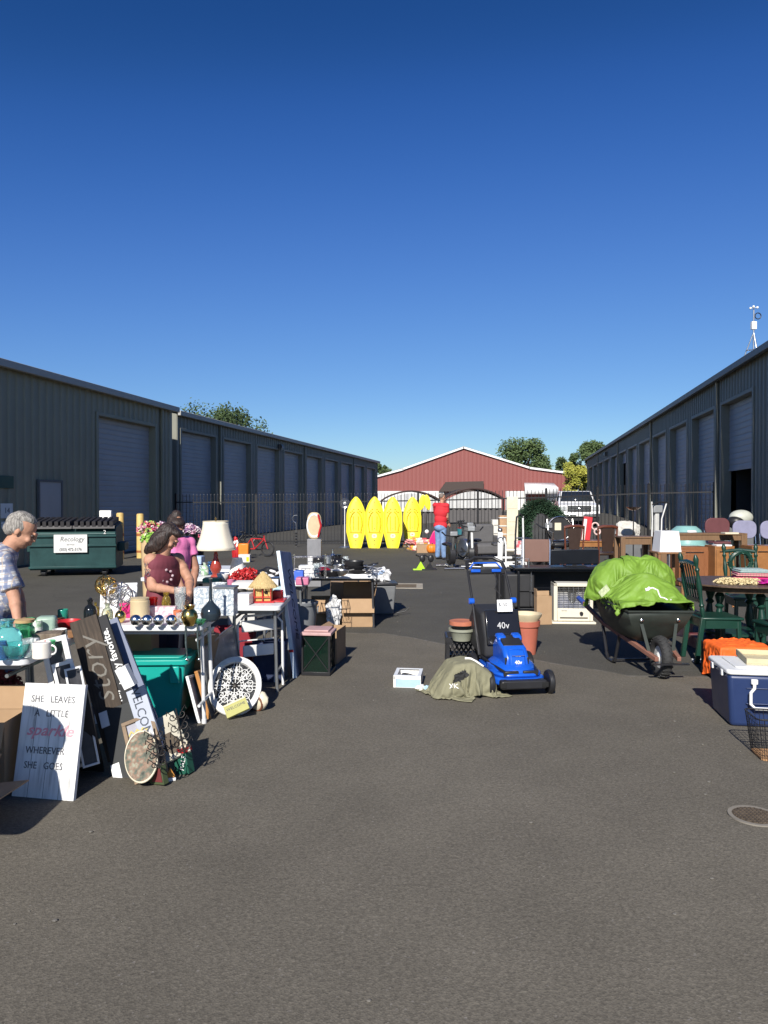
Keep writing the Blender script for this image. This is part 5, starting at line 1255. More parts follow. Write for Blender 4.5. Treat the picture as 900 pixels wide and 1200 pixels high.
def make_person(label, loc, J, skin, shirt=None, pants=None, hair=None, sleeves=.5, wsc=1.0, belly=0, curl=.5, voxel=.0075, shoes=black, shirt_low=.0, headscale=1.0, tank=False):
    T = thing('person', label, 'person', loc); L = Vector(loc)
    g = {k: (Vector(v) - L) if k not in ('look', 'up', 'fwd', 'hand_r', 'hand_l', 'nrm_r', 'nrm_l', 'foot') else Vector(v) for k, v in J.items()}
    mb = MB(); M = head_parts(g['head'], g['look'], g.get('up', Vector((0, 0, 1))))
    add_head(mb, M, headscale); chin = g['head'] - M.to_3x3() @ Vector((0, 0, .05))
    seg(mb, [g['neck'] - Vector((0, 0, .02)), g['neck'].lerp(g['head'], .55)], [.062, .055])
    torso(mb, g['pel'], g['chest'], g['neck'], g['sh_l'], g['sh_r'], g['fwd'], 0, wsc, belly)
    for s_ in 'lr':
        seg(mb, [g['sh_' + s_], g['el_' + s_], g['wr_' + s_]], [.05, .04, .027]); mb.ball(g['el_' + s_].lerp(g['wr_' + s_], .3), .041)
        mb.ball(g['sh_' + s_].lerp(g['el_' + s_], .4), .051)
        add_hand(mb, g['wr_' + s_], g['hand_' + s_], g['nrm_' + s_], 1.0, curl, 1 if s_ == 'r' else -1)
        seg(mb, [g['hip_' + s_], g['kn_' + s_], g['an_' + s_]], [.088, .058, .04]); mb.ball(g['kn_' + s_].lerp(g['an_' + s_], .3), .058)
        ft = g['foot']; mb.ball(g['an_' + s_] + ft * .06 - Vector((0, 0, .045)), (.045, .12, .04), M=rotz_to(ft))
    body = remeshed(mb, 'body', skin, T, voxel)
    # shirt
    if shirt:
        mb = MB(); torso(mb, g['pel'] + Vector((0, 0, .03 - shirt_low)), g['chest'], g['neck'], g['sh_l'], g['sh_r'], g['fwd'], .014 if not tank else .009, wsc, belly)
        if tank:
            mb = MB(); torso(mb, g['pel'] + Vector((0, 0, .0 - shirt_low)), g['chest'], g['neck'], g['chest'].lerp(g['sh_l'], .5), g['chest'].lerp(g['sh_r'], .5), g['fwd'], .012, wsc, belly)
        else:
            for s_ in 'lr':
                e = g['sh_' + s_].lerp(g['el_' + s_], sleeves); mb.ball(g['sh_' + s_], .068); mb.cyl(g['sh_' + s_], e, .066, .068, n=18)
            mb.cyl(g['neck'].lerp(g['chest'], .3), g['neck'].lerp(g['head'], .12), .085, .066, n=18)
        # a few soft folds
        for v in mb.v: v += Vector((mnoise.noise(v * 5), mnoise.noise(v * 5 + Vector((5, 0, 0))), 0)) * .005
        remeshed(mb, 'shirt', shirt, T, voxel * 1.1, 1)
    if pants:
        mb = MB(); p_ = g['pel']
        mb.ball(p_ + Vector((0, 0, -.02)), (.172 * wsc, .14, .13)); 
        for s_ in 'lr': seg(mb, [g['hip_' + s_], g['kn_' + s_], g['an_' + s_] + Vector((0, 0, .02))], [.105, .078, .068])
        for v in mb.v: v += Vector((mnoise.noise(v * 9), mnoise.noise(v * 9 + Vector((5, 0, 0))), 0)) * .008
        remeshed(mb, 'trousers', pants, T, voxel * 1.1, 1)
        for s_ in 'lr':
            q = MB(); ft = g['foot']; q.ball(g['an_' + s_] + ft * .065 - Vector((0, 0, .04)), (.052, .14, .05), M=rotz_to(ft))
            for v in q.v: v.z = max(v.z, -L.z + .004)
            q.build('shoe', shoes, T)
    # eyes
    for q_ in (-1, 1):
        q = MB(); q.ball(M @ (Vector((q_ * .031, -.079, .004)) * headscale), .0125 * headscale, 12, 8); q.build('eye', mat('eye_dark', (.05, .035, .03), .2), T)
    return T, g, M
def hair_cap(T, M, m, vol, s=1.0, voxel=.007, name='hair'):
    mb = MB(); Mr = M.to_3x3().to_4x4()
    for c, r in vol:
        n0 = len(mb.v); mb.ball(M @ (Vector(c) * s), tuple(q * s for q in r), 22, 14, M=Mr, amp=.10, freq=5, seed=len(mb.v) * .01)
    for v in mb.v: v += Vector((mnoise.noise(v * 40), mnoise.noise(v * 40 + Vector((9, 0, 0))), mnoise.noise(v * 40 + Vector((0, 9, 0))))) * .004
    return remeshed(mb, name, m, T, voxel, 1)

# plaid shirt
def plaid():
    m = bpy.data.materials.new('plaid_shirt'); m.use_nodes = True; n = m.node_tree; b = n.nodes['Principled BSDF']; N = n.nodes.new; L = n.links.new
    tc = N('ShaderNodeTexCoord'); mp = N('ShaderNodeMapping'); mp.inputs['Rotation'].default_value = (0, .12, .3); L(tc.outputs['Object'], mp.inputs[0]); s = N('ShaderNodeSeparateXYZ'); L(mp.outputs[0], s.inputs[0])
    def stripe(o, per, wd, off=0):
        a = N('ShaderNodeMath'); a.operation = 'MULTIPLY'; a.inputs[1].default_value = 1 / (per * .72); L(o, a.inputs[0])
        c = N('ShaderNodeMath'); c.operation = 'ADD'; c.inputs[1].default_value = 50 + off; L(a.outputs[0], c.inputs[0])
        f = N('ShaderNodeMath'); f.operation = 'FRACT'; L(c.outputs[0], f.inputs[0])
        g = N('ShaderNodeMath'); g.operation = 'LESS_THAN'; g.inputs[1].default_value = wd; L(f.outputs[0], g.inputs[0]); return g.outputs[0]
    col = (.5, .5, .5, 1); cur = None
    for o, per, wd, off, c in ((s.outputs[2], .07, .38, 0, (.12, .15, .25, 1)), (s.outputs[0], .07, .38, 0, (.12, .15, .25, 1)), (s.outputs[2], .07, .08, .3, (.4, .3, .22, 1)), (s.outputs[1], .07, .3, 0, (.2, .22, .32, 1)), (s.outputs[0], .07, .08, .3, (.5, .4, .3, 1))):
        x = N('ShaderNodeMix'); x.data_type = 'RGBA'; k = N('ShaderNodeMath'); k.operation = 'MULTIPLY'; k.inputs[1].default_value = .8; L(stripe(o, per, wd, off), k.inputs[0]); L(k.outputs[0], x.inputs['Factor'])
        if cur is None: x.inputs[6].default_value = col
        else: L(cur, x.inputs[6])
        x.inputs[7].default_value = c; cur = x.outputs[2]
    L(cur, b.inputs['Base Color']); b.inputs['Roughness'].default_value = .85
    return m
denim = mat('blue_denim', (.07, .11, .22), .85, var=.25, scale=14); denim2 = mat('pale_denim', (.16, .25, .42), .85, var=.25, scale=14)

# elderly man, bending over the glassware table, facing right and down
Yo = 5.0
def q(px, py, dy=0): return dp(px, py, Yo + dy)
man = dict(head=q(26, 622), neck=q(9, 643), chest=q(-3, 672, .02), pel=q(-12, 722, .05), sh_l=q(6, 662, .2), sh_r=q(2, 658, -.17), el_r=q(17, 700, -.2), wr_r=q(21, 728, -.26),
           el_l=q(22, 700, .2), wr_l=q(27, 726, .1), hip_l=q(-10, 730, .14), hip_r=q(-12, 732, -.06), kn_l=q(-6, 800, .16), kn_r=q(-8, 800, -.06), an_l=q(-12, 866, .18), an_r=q(-14, 866, -.02))
gnd = zp(-12, 880).y
an = lambda p: Vector((p.x, p.y, .085))
man['an_l'] = Vector((-2.72, 5.2, .085)); man['an_r'] = Vector((-2.7, 5.0, .085)); man['kn_l'] = Vector((-2.66, 5.2, .5)); man['kn_r'] = Vector((-2.62, 5.0, .5))
man.update(look=(.85, .22, -.5), up=(.5, 0.1, .86), fwd=(1, 0, -.3), hand_r=(.15, 0, -1), nrm_r=(-.3, .9, 0), hand_l=(.2, -.1, -1), nrm_l=(-.3, -.9, 0), foot=Vector((1, -.05, 0)))
T, g, M = make_person('elderly man with grey hair in a plaid shirt bending over the glassware table', (-2.68, 5.1, 0), man, skin1, plaid(), denim, sleeves=.78, belly=.04, voxel=.0075)
ghair = ramp_mat('grey_hair', [(.35, (.11, .1, .09)), (.65, (.36, .335, .3))], 'NOISE', 14, .8, (9, 9, 2), bump=.9)
hair_cap(T, M, ghair, [((0, .05, .035), (.078, .075, .075)), ((0, .02, .085), (.068, .08, .04)), ((0, .07, -.01), (.066, .05, .06)), ((.06, .03, .02), (.022, .05, .05)), ((-.06, .03, .02), (.022, .05, .05))])

# woman in a maroon tank top, long dark hair, reaching to the table
Yo = 6.15
wom = dict(head=q(197, 629), neck=q(190, 650, .03), chest=q(191, 676, .06), pel=q(188, 722, .12), sh_r=q(177, 657, -.06), sh_l=q(208, 656, .18), el_r=q(178, 688, -.12), wr_r=q(210, 693, -.26),
           el_l=q(222, 680, .16), wr_l=q(222, 695, -.1), hip_l=q(196, 732, .18), hip_r=q(181, 732, .06), kn_l=q(196, 790, .14), kn_r=q(181, 790, .04), an_l=Vector((-1.8, 6.3, .085)), an_r=Vector((-1.93, 6.2, .085)))
wom.update(look=(.8, .02, -.68), up=(.5, -.05, .8), fwd=(.45, -.85, -.1), hand_r=(.7, -.3, -.45), nrm_r=(0, -.2, -1), hand_l=(-.05, -.5, -.7), nrm_l=(-.6, 0, -.3), foot=Vector((.4, -.9, 0)))
maroon = mat('maroon_tank', (.16, .035, .05), .8, var=.12, scale=10)
T, g, M = make_person('woman with long dark hair in a maroon tank top reaching over the silver ball table', (-1.87, 6.25, 0), wom, skin1, maroon, mat('dark_jeans', (.02, .025, .04), .85), tank=True, belly=.06, wsc=1.1, voxel=.0075, headscale=.95)
dhair = ramp_mat('dark_hair', [(.35, (.008, .005, .004)), (.65, (.045, .026, .02))], 'NOISE', 12, .5, (10, 10, .8), bump=.9)
hair_cap(T, M, dhair, [((0, .025, .035), (.08, .085, .082)), ((0, .07, -.05), (.072, .045, .1)), ((.07, .02, -.06), (.03, .06, .11)), ((-.07, .02, -.06), (.03, .06, .11)), ((0, -.04, .075), (.07, .05, .035)), ((.05, .045, -.13), (.05, .045, .09)), ((-.03, .05, -.13), (.06, .045, .09))])
def tattoo():
    ink_ = mat('tattoo_ink', (.12, .11, .12), .7, var=.2, scale=40); a = g['sh_r']; b_ = g['el_r']; c = a.lerp(b_, .45); ax = (b_ - a).normalized()
    nrm = Vector((-.45, -.9, 0)); nrm = (nrm - ax * nrm.dot(ax)).normalized(); sx = ax.cross(nrm)
    mb = MB(); rnd = random.Random(2); I = Matrix.Identity(4)
    for k in range(9):
        t = rnd.uniform(-.07, .07); u = rnd.uniform(-.6, .6); pts = []
        r = rnd.uniform(.008, .02)
        for i in range(15):
            an_ = i / 14 * 5.2 + k; tt = t + r * cos(an_); uu = u + r * sin(an_) / .05
            pts.append(c + ax * tt + (nrm * cos(uu) + sx * sin(uu)) * .0535)
        mb.tube(pts, .0022, 4)
    mb.build('tattoo', ink_, T)
tattoo()
q_ = MB(); pr = ramp_mat('shirt_print', [(.4, (.3, .2, .22)), (.6, (.5, .4, .42))], 'NOISE', 60, .8)
c0 = g['chest']; f0 = Vector((.45, -.85, 0)).normalized(); sx0 = Vector((.85, .45, 0)).normalized()
for k in range(8):
    a = k * .8; p0 = c0 + f0 * .147 + sx0 * (.05 * cos(a)) + Vector((0, 0, .02 + .05 * sin(a))); q_.ball(p0 - f0 * .012 * abs(cos(a)), (.011, .006, .011))
q_.build('shirt_print', pr, T)

# person in pink, standing behind her
Yo = 7.1
pk = dict(head=q(206, 617), neck=q(208, 632, .03), chest=q(213, 655, .04), pel=q(211, 697, .05), sh_r=q(203, 638, -.08), sh_l=q(221, 637, .12), el_r=q(204, 668, -.1), wr_r=q(214, 690, -.2),
          el_l=q(229, 666, .1), wr_l=q(226, 690, -.05), hip_l=q(217, 705, .1), hip_r=q(206, 705, .0), kn_l=q(217, 752, .1), kn_r=q(206, 752, 0), an_l=Vector((-1.88, 7.25, .085)), an_r=Vector((-2.0, 7.12, .085)))
pk.update(look=(.5, -.7, -.5), up=(.1, -.1, .9), fwd=(.4, -.9, 0), hand_r=(.3, -.3, -.8), nrm_r=(.6, .2, 0), hand_l=(-.1, -.2, -.9), nrm_l=(-.8, 0, 0), foot=Vector((.4, -.9, 0)))
T, g, M = make_person('person in a pink shirt with dark hair standing behind the woman in maroon', (-1.94, 7.18, 0), pk, skin2, mat('pink_shirt', (.75, .2, .42), .8, var=.1), mat('dark_jeans', (.02, .025, .04), .85), voxel=.009, wsc=.9)
hair_cap(T, M, dhair, [((0, .03, .04), (.084, .088, .082)), ((0, .07, -.04), (.075, .045, .07)), ((0, -.035, .07), (.07, .06, .04)), ((0, .05, .1), (.05, .05, .05)), ((.07, .0, -.01), (.025, .055, .08)), ((-.066, .02, 0), (.025, .05, .06))], voxel=.009)

# man in a red shirt by the exercise bikes
Yo = 20.4
rd = dict(head=q(518.5, 583.5), neck=q(517.5, 590), chest=q(516.5, 601), pel=q(516, 617), sh_l=q(510, 592, .12), sh_r=q(523.5, 592.5, -.05), el_l=q(511, 606, .3), wr_l=q(519, 613, .35),
          el_r=q(524, 606, -.02), wr_r=q(525.5, 613, .15), hip_r=q(519, 620), hip_l=q(513.5, 620, .1), kn_r=q(519, 636, -.02), kn_l=q(513.5, 636, .12), an_r=Vector((1.66, 20.4, .085)), an_l=Vector((1.49, 20.55, .085)))
rd.update(look=(.8, .45, -.15), up=(0, 0, 1), fwd=(.75, .6, 0), hand_r=(.4, .2, -.7), nrm_r=(-.4, .5, 0), hand_l=(.5, 0, -.5), nrm_l=(0, .8, 0), foot=Vector((.8, .6, 0)))
T, g, M = make_person('man in a bright red shirt and jeans standing by the exercise bikes', (1.58, 20.45, 0), rd, skin1, mat('red_shirt', (.5, .02, .03), .8, var=.1), denim2, voxel=.011, belly=.02, wsc=1.0, sleeves=.6)
hair_cap(T, M, mat('grey_brown_hair', (.16, .13, .11), .8), [((0, .05, .04), (.08, .075, .07)), ((0, .02, .09), (.068, .08, .035))], voxel=.01)
# ================================================================== DUMPSTER, BOLLARDS, BACK LEFT
def dumpster():
    a = zp(33, 676); b_ = zp(138, 674.5); w = (b_ - a).length; c = (a + b_) / 2
    T = thing('dumpster', 'dark green metal dumpster with black ribbed lids and white company sign', 'dumpster', c, radians(12)); s = c.y / FPX; w *= .95
    H = 62 * s; gr = mat('dumpster_green', (.01, .045, .045), .45, .2, var=.25, scale=3, bump=.1, bscale=4)
    d = 1.15; h0, h1 = .14, H
    mb = MB(); mb.prism([(0, h0), (d, h0), (d, h1 * .86), (d * .72, h1), (0.06, h1 * .93), (-.04, h1 * .8), (0, h1 * .74)], -w / 2, w / 2, plane='yz'); mb.build('body', gr, T, smooth=False, bevel=.012)
    for z in (h1 * .74, h1 * .56, h0 + .03):
        q = MB(); q.box(-w / 2 - .015, w / 2 + .015, -.045, .0, z, z + .05); q.build('stiffener', gr, T, bevel=.008)
    for s_ in (-1, 1):
        l = MB()
        x0 = s_ * w / 4; hw = w / 4 - .01
        l.add([(x0 - hw, -.08, h1 * .95), (x0 + hw, -.08, h1 * .95), (x0 + hw, d * .72, h1 * 1.02), (x0 - hw, d * .72, h1 * 1.02), (x0 - hw, -.1, h1 * .9), (x0 + hw, -.1, h1 * .9)], [(0, 1, 2, 3), (0, 4, 5, 1)])
        for k in range(7):
            x = x0 - hw + .07 + k * (2 * hw - .14) / 6; l.bar((x, -.1, h1 * .99), (x, d * .7, h1 * 1.06), .06, .1, (0, 0, 1))
        l.build('lid', mat('ribbed_black_lid', (.02, .018, .02), .55, var=.2), T, solid=.02, smooth=False)
    for s_ in (-1, 1):
        q = MB(); q.box(s_ * w / 2 - .001 if s_ > 0 else -w / 2 - .14, s_ * w / 2 + .14 if s_ > 0 else -w / 2 + .001, .35, 1.0, h1 * .45, h1 * .62); q.build('fork_pocket', gr, T, bevel=.01)
        for y in (.15, 1.0):
            q = MB(); q.cyl((s_ * (w / 2 - .25) - .04, y, .07), (s_ * (w / 2 - .25) + .04, y, .07), .07); q.box(s_ * (w / 2 - .25) - .06, s_ * (w / 2 - .25) + .06, y - .05, y + .05, .06, .15); q.build('caster_wheel', black, T)
    sx0 = (65 - 85.5) * s; sx1 = (101.5 - 85.5) * s; z0 = (676 - 648) * s; z1 = (676 - 627) * s
    q = MB(); q.box(sx0, sx1, -.062, -.048, z0, z1); sg = q.build('company_sign', mat('sign_white', (.62, .62, .6), .5, var=.08), T, smooth=False)
    lettering('Recology', .145, ink, sg, ((sx0 + sx1) / 2 + .03, -.064, z1 - .1), shear=.2, sx=.9, ext=.001)
    lettering('SERVICES', .04, ink, sg, ((sx0 + sx1) / 2, -.064, (z0 + z1) / 2 - .025), ext=.001)
    lettering('(503) 472-3176', .085, ink, sg, ((sx0 + sx1) / 2, -.064, z0 + .065), sx=.85, ext=.001, bold=.002)
    lettering('2', .12, wink, T, (w / 2 - .22, -.05, h1 * .83), ext=.001)
dumpster()
def bollard(px0, py, label, hpx):
    p, s = on(px0, py); T = thing('bollard', label, 'bollard', p, 0, 'yellow bollards by the roll-up door')
    mb = MB(); H = hpx * s; mb.lathe([(.1, 0), (.1, H - .03), (.085, H), (0, H + .01)], 20); mb.build('sleeve', mat('faded_yellow', (.58, .4, .14), .6, var=.18, scale=6), T)
    q = MB(); q.lathe([(.103, .16), (.103, .22)], 20); q.lathe([(.103, H * .5), (.103, H * .56)], 20); q.build('dark_band', mat('orange_scuff', (.3, .1, .03), .7), T, solid=.002)
bollard(141, 655, 'left faded yellow bollard right beside the dumpster', 54)
bollard(164.5, 654, 'right faded yellow bollard near the flower buckets', 52)
# bits near: flower stand
fm = [ramp_mat('mixed_petals_%s' % k, s, 'CELL', 22, .8) for k, s in (('pink', [(0, (.55, .12, .22)), (.35, (.7, .5, .5)), (.6, (.5, .06, .1)), (.8, (.3, .45, .1))]), ('green', [(0, (.2, .4, .05)), (.5, (.35, .5, .1)), (.8, (.7, .6, .55))]), ('white', [(0, (.7, .6, .62)), (.5, (.6, .3, .4)), (.7, (.2, .1, .2))]))]
def flower_bucket(label, px, py_top, Y, r, m, seed, pot=None):
    p = dp(px, py_top, Y); top = p.z
    T = plume('flower_bucket', label, 'flowers', (p.x, p.y, 0), r, m, 700, .03, .8, seed, up=top - r * .8, group='artificial flowers in buckets')
    q = MB(); q.lathe([(.1, 0), (.14, top - r * .7), (.13, top - r * .7), (.09, .02), (0, .02)], 20); q.build('bucket', pot or mat('bucket_tan', (.5, .36, .2), .6), T)
flower_bucket('pink and white artificial flowers left of the woman, beside the right bollard', 176, 611, 11.0, .19, fm[0], 1)
flower_bucket('lime green artificial flowers in front of the pink ones', 177, 624, 10.6, .15, fm[1], 2)
flower_bucket('pale pink artificial flowers above the right shoulder of the woman', 190, 612, 11.4, .17, fm[2], 3)
flower_bucket('white and mauve artificial flowers right of the pink shirt', 221, 614, 11.0, .18, fm[2], 4, black)
flower_bucket('dark pink artificial flowers beyond the white and mauve ones', 229, 620, 11.6, .16, fm[0], 5, black)
# white notice on the wall and lamp pole: small white sign behind the dumpster
p = dp(123, 606, 20.0); T = thing('white_box', 'small white utility box on a post behind the dumpster', 'utility box', (p.x, p.y, 0))
q = MB(); q.box(-.16, .16, 0, .12, p.z - .18, p.z + .18); q.build('housing', whitep, T, bevel=.02); q = MB(); q.box(-.04, .04, .03, .09, 0, p.z - .18); q.build('post', greyleg, T)
# blue-white tub right of pink shirt, on its own crate
folding_table('small white folding table behind the pink shirt', -2.7, -1.9, 9.6, 10.2, .72)
boxy('plastic_tub', 'blue and white plastic tub behind the pink shirt', 'tub', 228, 662, .722, 16, 10, .2, mat('pale_blue_plastic', (.35, .45, .62), .4), bevel=.012)

# bicycles by the fence, red trike, scooter
def bicycle(label, px, py, ang, m, sc=.8, group='bicycles by the fence'):
    p = zp(px, py); T = thing('bicycle', label, 'bicycle', p, ang, group); r = .28 * sc; wb = .5 * sc
    for x in (-wb, wb):
        q = MB(); q.torus((x, 0, r), r - .02, .022, (0, 1, 0), n=30); t = q.build('wheel', black, T)
        q = MB()
        for k in range(10): q.cyl((x, 0, r), (x + (r - .03) * cos(k * pi / 5), 0, r + (r - .03) * sin(k * pi / 5)), .002, n=4)
        q.build('spokes', chrome, t)
    q = MB(); bb = (-.05, 0, r * .95); st = (-.2 * sc, 0, r * 2.3); hd = (.36 * sc, 0, r * 2.3)
    for a_, b_ in ((bb, st), (st, hd), (bb, hd), (bb, (-wb, 0, r)), (st, (-wb, 0, r)), (hd, (wb, 0, r)), (hd, (.33 * sc, 0, r * 2.8))): q.cyl(a_, b_, .017 * sc + .004)
    q.build('frame', m, T)
    q = MB(); q.tube([(.3 * sc, -.24, r * 3.0), (.34 * sc, -.1, r * 2.85), (.34 * sc, .1, r * 2.85), (.3 * sc, .24, r * 3.0)], .012); q.build('handlebar', black, T)
    q = MB(); q.ball((-.22 * sc, 0, r * 2.75), (.12 * sc, .06, .03)); q.cyl(st, (-.22 * sc, 0, r * 2.7), .012); q.build('saddle', black, T)
bicycle('small red bicycle with its front wheel to the right near the fence', 300, 652, -.4, red)
bicycle('second dark bicycle standing behind the red one near the fence', 290, 645, .5, blackm, .8)
boxy('orange_pail', 'orange plastic pail beside the red bicycle', 'pail', 285, 655, 0, 12, 18, .25, mat('orange_plastic', (.7, .2, .02), .4), bevel=.03)
boxy('white_cooler_box', 'white and yellow box below the orange pail', 'box', 286, 659, 0, 13, 9, .25, wht, extra=lambda T, w, h, d: MB().box(w * .2, w * .45, -.004, .0, .02, h * .7).build('yellow_panel', mat('bright_yellow', (.75, .6, .02), .4), T))
heap('red_bag', 'red and white bag left of the orange pail', 'bag', 276, 655, 0, 9, 24, red, wht, 6, 'bag_body', 'white_patches')
# metal plant hook stands
def hook(px, py, ptop, label, m, spiral_=True):
    p, s = on(px, py); H = (py - ptop) * s; T = thing('garden_hook', label, 'garden hook', p, 0, 'metal garden stakes near the fence')
    q = MB(); q.cyl((0, 0, 0), (0, 0, H * .75), .012); q.tube([(0, 0, H * .75), (-.1, 0, H * .82), (-.14, 0, H * .92), (-.08, 0, H), (.05, 0, H * 1.01)], .01); q.build('pole', m, T)
    q = MB()
    for k in range(5): q.ball((0, 0, .08 + k * .1), (.05, .05, .035), 10, 6)
    q.build('beads', black, T)
hook(347, 641, 604, 'curled silver garden hook with dark beads standing before the fence', stain)
hook(287, 640, 594, 'thin dark pole with hook standing behind the lamp shade', blackm)
# string trimmer / stand left of the kayaks
def standing_fan():
    p, s = on(404, 642); T = thing('pedestal_fan', 'thin pedestal fan with wire cage left of the first kayak', 'fan', p); H = 58 * s
    q = MB(); q.lathe([(.2, 0), (.2, .03), (.03, .06)], 24); q.build('base', stain, T)
    q = MB(); q.cyl((0, 0, .03), (0, 0, H * .82), .015); q.build('pole', wf, T)
    q = MB()
    for y, r in ((-.06, .12), (-.03, .16), (.03, .16)): q.torus((0, y, H * .9), r, .005, (0, 1, 0))
    for k in range(12): q.tube([(0, -.07, H * .9), (.12 * cos(k * pi / 6), -.06, H * .9 + .12 * sin(k * pi / 6)), (.16 * cos(k * pi / 6), -.0, H * .9 + .16 * sin(k * pi / 6))], .003, 4)
    q.build('cage', stain, T)
    q = MB(); q.cyl((0, -.03, H * .9), (0, .1, H * .9), .05); q.build('motor', wf, T)
standing_fan()

# ================================================================== KAYAKS
yel = mat('kayak_yellow', (.8, .66, .03), .42, var=.12, scale=5)
def kayak():
    T = thing('kayak', 'x', 'kayak', (0, 0, 0), 0, 'yellow kayaks leaning on the fence'); H, W_ = 1.78, .66
    def half(t):      # width along length, stern (bottom, blunt) to bow (top, pointed)
        return W_ / 2 * (min(1, (.58 + 1.35 * t)) if t < .31 else 1.0) * (1 if t < .6 else max(0.02, cos((t - .6) / .4 * pi / 2)) ** .62)
    n = 40; m_ = 14
    vs = []; fs = []
    for i in range(n + 1):
        t = i / n; z = H * t; w = half(t); d = .13 * (.6 + .4 * sin(pi * min(1, t * 1.1)))
        if i == n: w = .03
        for k in range(m_):
            a = 2 * pi * k / m_; x = w * cos(a); y = (-.06 if sin(a) > 0 else -d) * abs(sin(a)) * (1 if sin(a) > 0 else -1)
            vs.append((x, y if sin(a) > 0 else d * abs(sin(a)), z))
    for i in range(n):
        for k in range(m_): fs.append((i * m_ + k, i * m_ + (k + 1) % m_, (i + 1) * m_ + (k + 1) % m_, (i + 1) * m_ + k))
    fs += [tuple(range(m_)), tuple(n * m_ + k for k in range(m_))]
    mb = MB(); mb.add(vs, fs); mb.build('hull', yel, T, ang=60)
    # gunwale rim, cockpit walls, seat, foot wells moulded in the deck
    rim = []
    for i in range(n + 1):
        t = i / n; rim.append((half(t) * .93, -.035, H * t * .985 + .01))
    mb = MB(); mb.tube(rim + [(-x, y, z) for x, y, z in reversed(rim)], .02, 8, closed=True); mb.build('rim', yel, T)
    dk = mat('kayak_yellow_deep', (.68, .5, .005), .5, var=.05)
    mb = MB()
    for s in (-1, 1):
        mb.tube([(s * .17, -.075, .58), (s * .21, -.08, .8), (s * .19, -.085, 1.05), (s * .12, -.085, 1.2), (s * .05, -.08, 1.26)], .02, 8)
        mb.tube([(s * .08, -.085, .62), (s * .085, -.085, 1.1)], .014, 8)
        for k in range(3): mb.ball((s * (.08 + .05 * k), -.08, 1.34 - .05 * k), (.028, .014, .018))
    mb.build('cockpit_moulding', dk, T)
    mb = MB(); mb.prism(roundrect(.42, .03, .012, cx=0, cy=.545), -.09, -.06); mb.build('seat_back', dk, T, bevel=.005)
    mb = MB(); mb.prism(roundrect(.17, .14, .05, cx=0, cy=.42), -.073, -.062); mb.build('white_sticker', mat('sticker_white', (.62, .55, .42), .5), T)
    mb = MB(); mb.prism(roundrect(.08, .03, .012, cx=0, cy=.42), -.077, -.07); mb.build('red_mark', mat('sticker_red', (.55, .25, .12), .5), T)
    for z, r in ((.12, .018), (.26, .022), (.68, .018), (1.57, .02), (1.5, .014)):
        mb = MB(); mb.cyl((0, -.07, z), (0, -.055, z), r); mb.build('drain_plug', mat('plug_dark', (.18, .13, .01), .5), T)
    mb = MB(); mb.add([(-.035, -.066, 1.62), (.035, -.066, 1.62), (0, -.05, 1.68), (-.035, -.05, 1.62), (.035, -.05, 1.62)], [(0, 1, 2), (0, 3, 4, 1), (1, 4, 2), (3, 0, 2)]); mb.build('bow_handle', black, T)
    return T
K = kayak()
labs = ('leftmost yellow kayak standing on end beside the pedestal fan', 'second yellow kayak from the left of the four', 'third yellow kayak from the left of the four', 'rightmost yellow kayak, the one behind the striped blanket')
for i, (px, py) in enumerate(((417, 642.5), (438.5, 642.5), (460.5, 642.5), (483, 640))):
    p = zp(px, py); o = K if i == 0 else dup(K)
    o.location = p; o.rotation_euler = (radians(-6.5), (0, .01, -.008, .012)[i], (0.0, .03, -.02, .02)[i]); o['label'] = labs[i]
def paddles():
    T = thing('kayak_paddles', 'pair of yellow kayak paddle blades hanging on the fence right of the kayaks', 'paddles', dp(496.5, 592, 26.3))
    for i, x in enumerate((-.06, .13)):
        q = MB(); q.ball((x, -.05 * i, .1), (.11, .02, .28), 18, 14, M=Matrix.Rotation(.15 - .3 * i, 4, 'Y')); b_ = q.build('blade', yel, T)
        q = MB(); q.cyl((x * .6, -.05 * i + .02, -.95), (x, -.05 * i, .0), .016); q.build('shaft', black, T)
paddles()

# ================================================================== CLUTTER BEFORE THE FENCE
heap('striped_blanket', 'crumpled red, yellow and white patterned blanket at the foot of the kayaks', 'blanket', 492, 645, 0, 34, 14, ramp_mat('striped_blanket', [(0, (.55, .08, .08)), (.3, (.7, .6, .5)), (.55, (.6, .35, .05)), (.8, (.65, .6, .55))], 'CELL', 9, .9), MATS.get('x') or mat('pink_cloth', (.6, .25, .25), .9), 12)
carton('low tan crate below the pink chair', tuple(zp(498, 648)), .5, .4, .26, 0)
def pink_chair():
    p = zp(504, 645); T = thing('toddler_chair', 'hot pink childs chair tipped beside the man in red', 'chair', p, .2); pm = mat('hot_pink', (.6, .02, .16), .4)
    M = Matrix.Rotation(.45, 4, 'Y')
    mb = MB(); mb.prism(roundrect(.36, .55, .16, 6, 0, .45), -.03, .03, M=M); mb.build('backrest', pm, T, bevel=.02)
    mb = MB(); mb.box(-.2, .2, -.35, .0, .16, .2); mb.build('seat', pm, T, bevel=.02)
    for x in (-.15, .15):
        for y in (-.3, -.04): q = MB(); q.cyl((x, y, 0), (x, y, .16), .02); q.build('leg', wht, T)
    q = MB(); q.ball((-.12, -.04, .62), .07); q.build('headrest_dot', wht, T)
pink_chair()
def pumpkin():
    p = zp(506, 648); T = thing('plastic_pumpkin', 'orange plastic pumpkin below the pink chair', 'pumpkin', p); mb = MB()
    for k in range(8): a = k * pi / 4; mb.ball((.08 * cos(a), .08 * sin(a), .14), (.09, .09, .14), 12, 8)
    mb.build('body', mat('orange_plastic', (.7, .2, .02), .4), T); q = MB(); q.cyl((0, 0, .26), (.02, 0, .32), .018); q.build('stem', mat('stem_green', (.05, .09, .03), .8), T)
pumpkin()
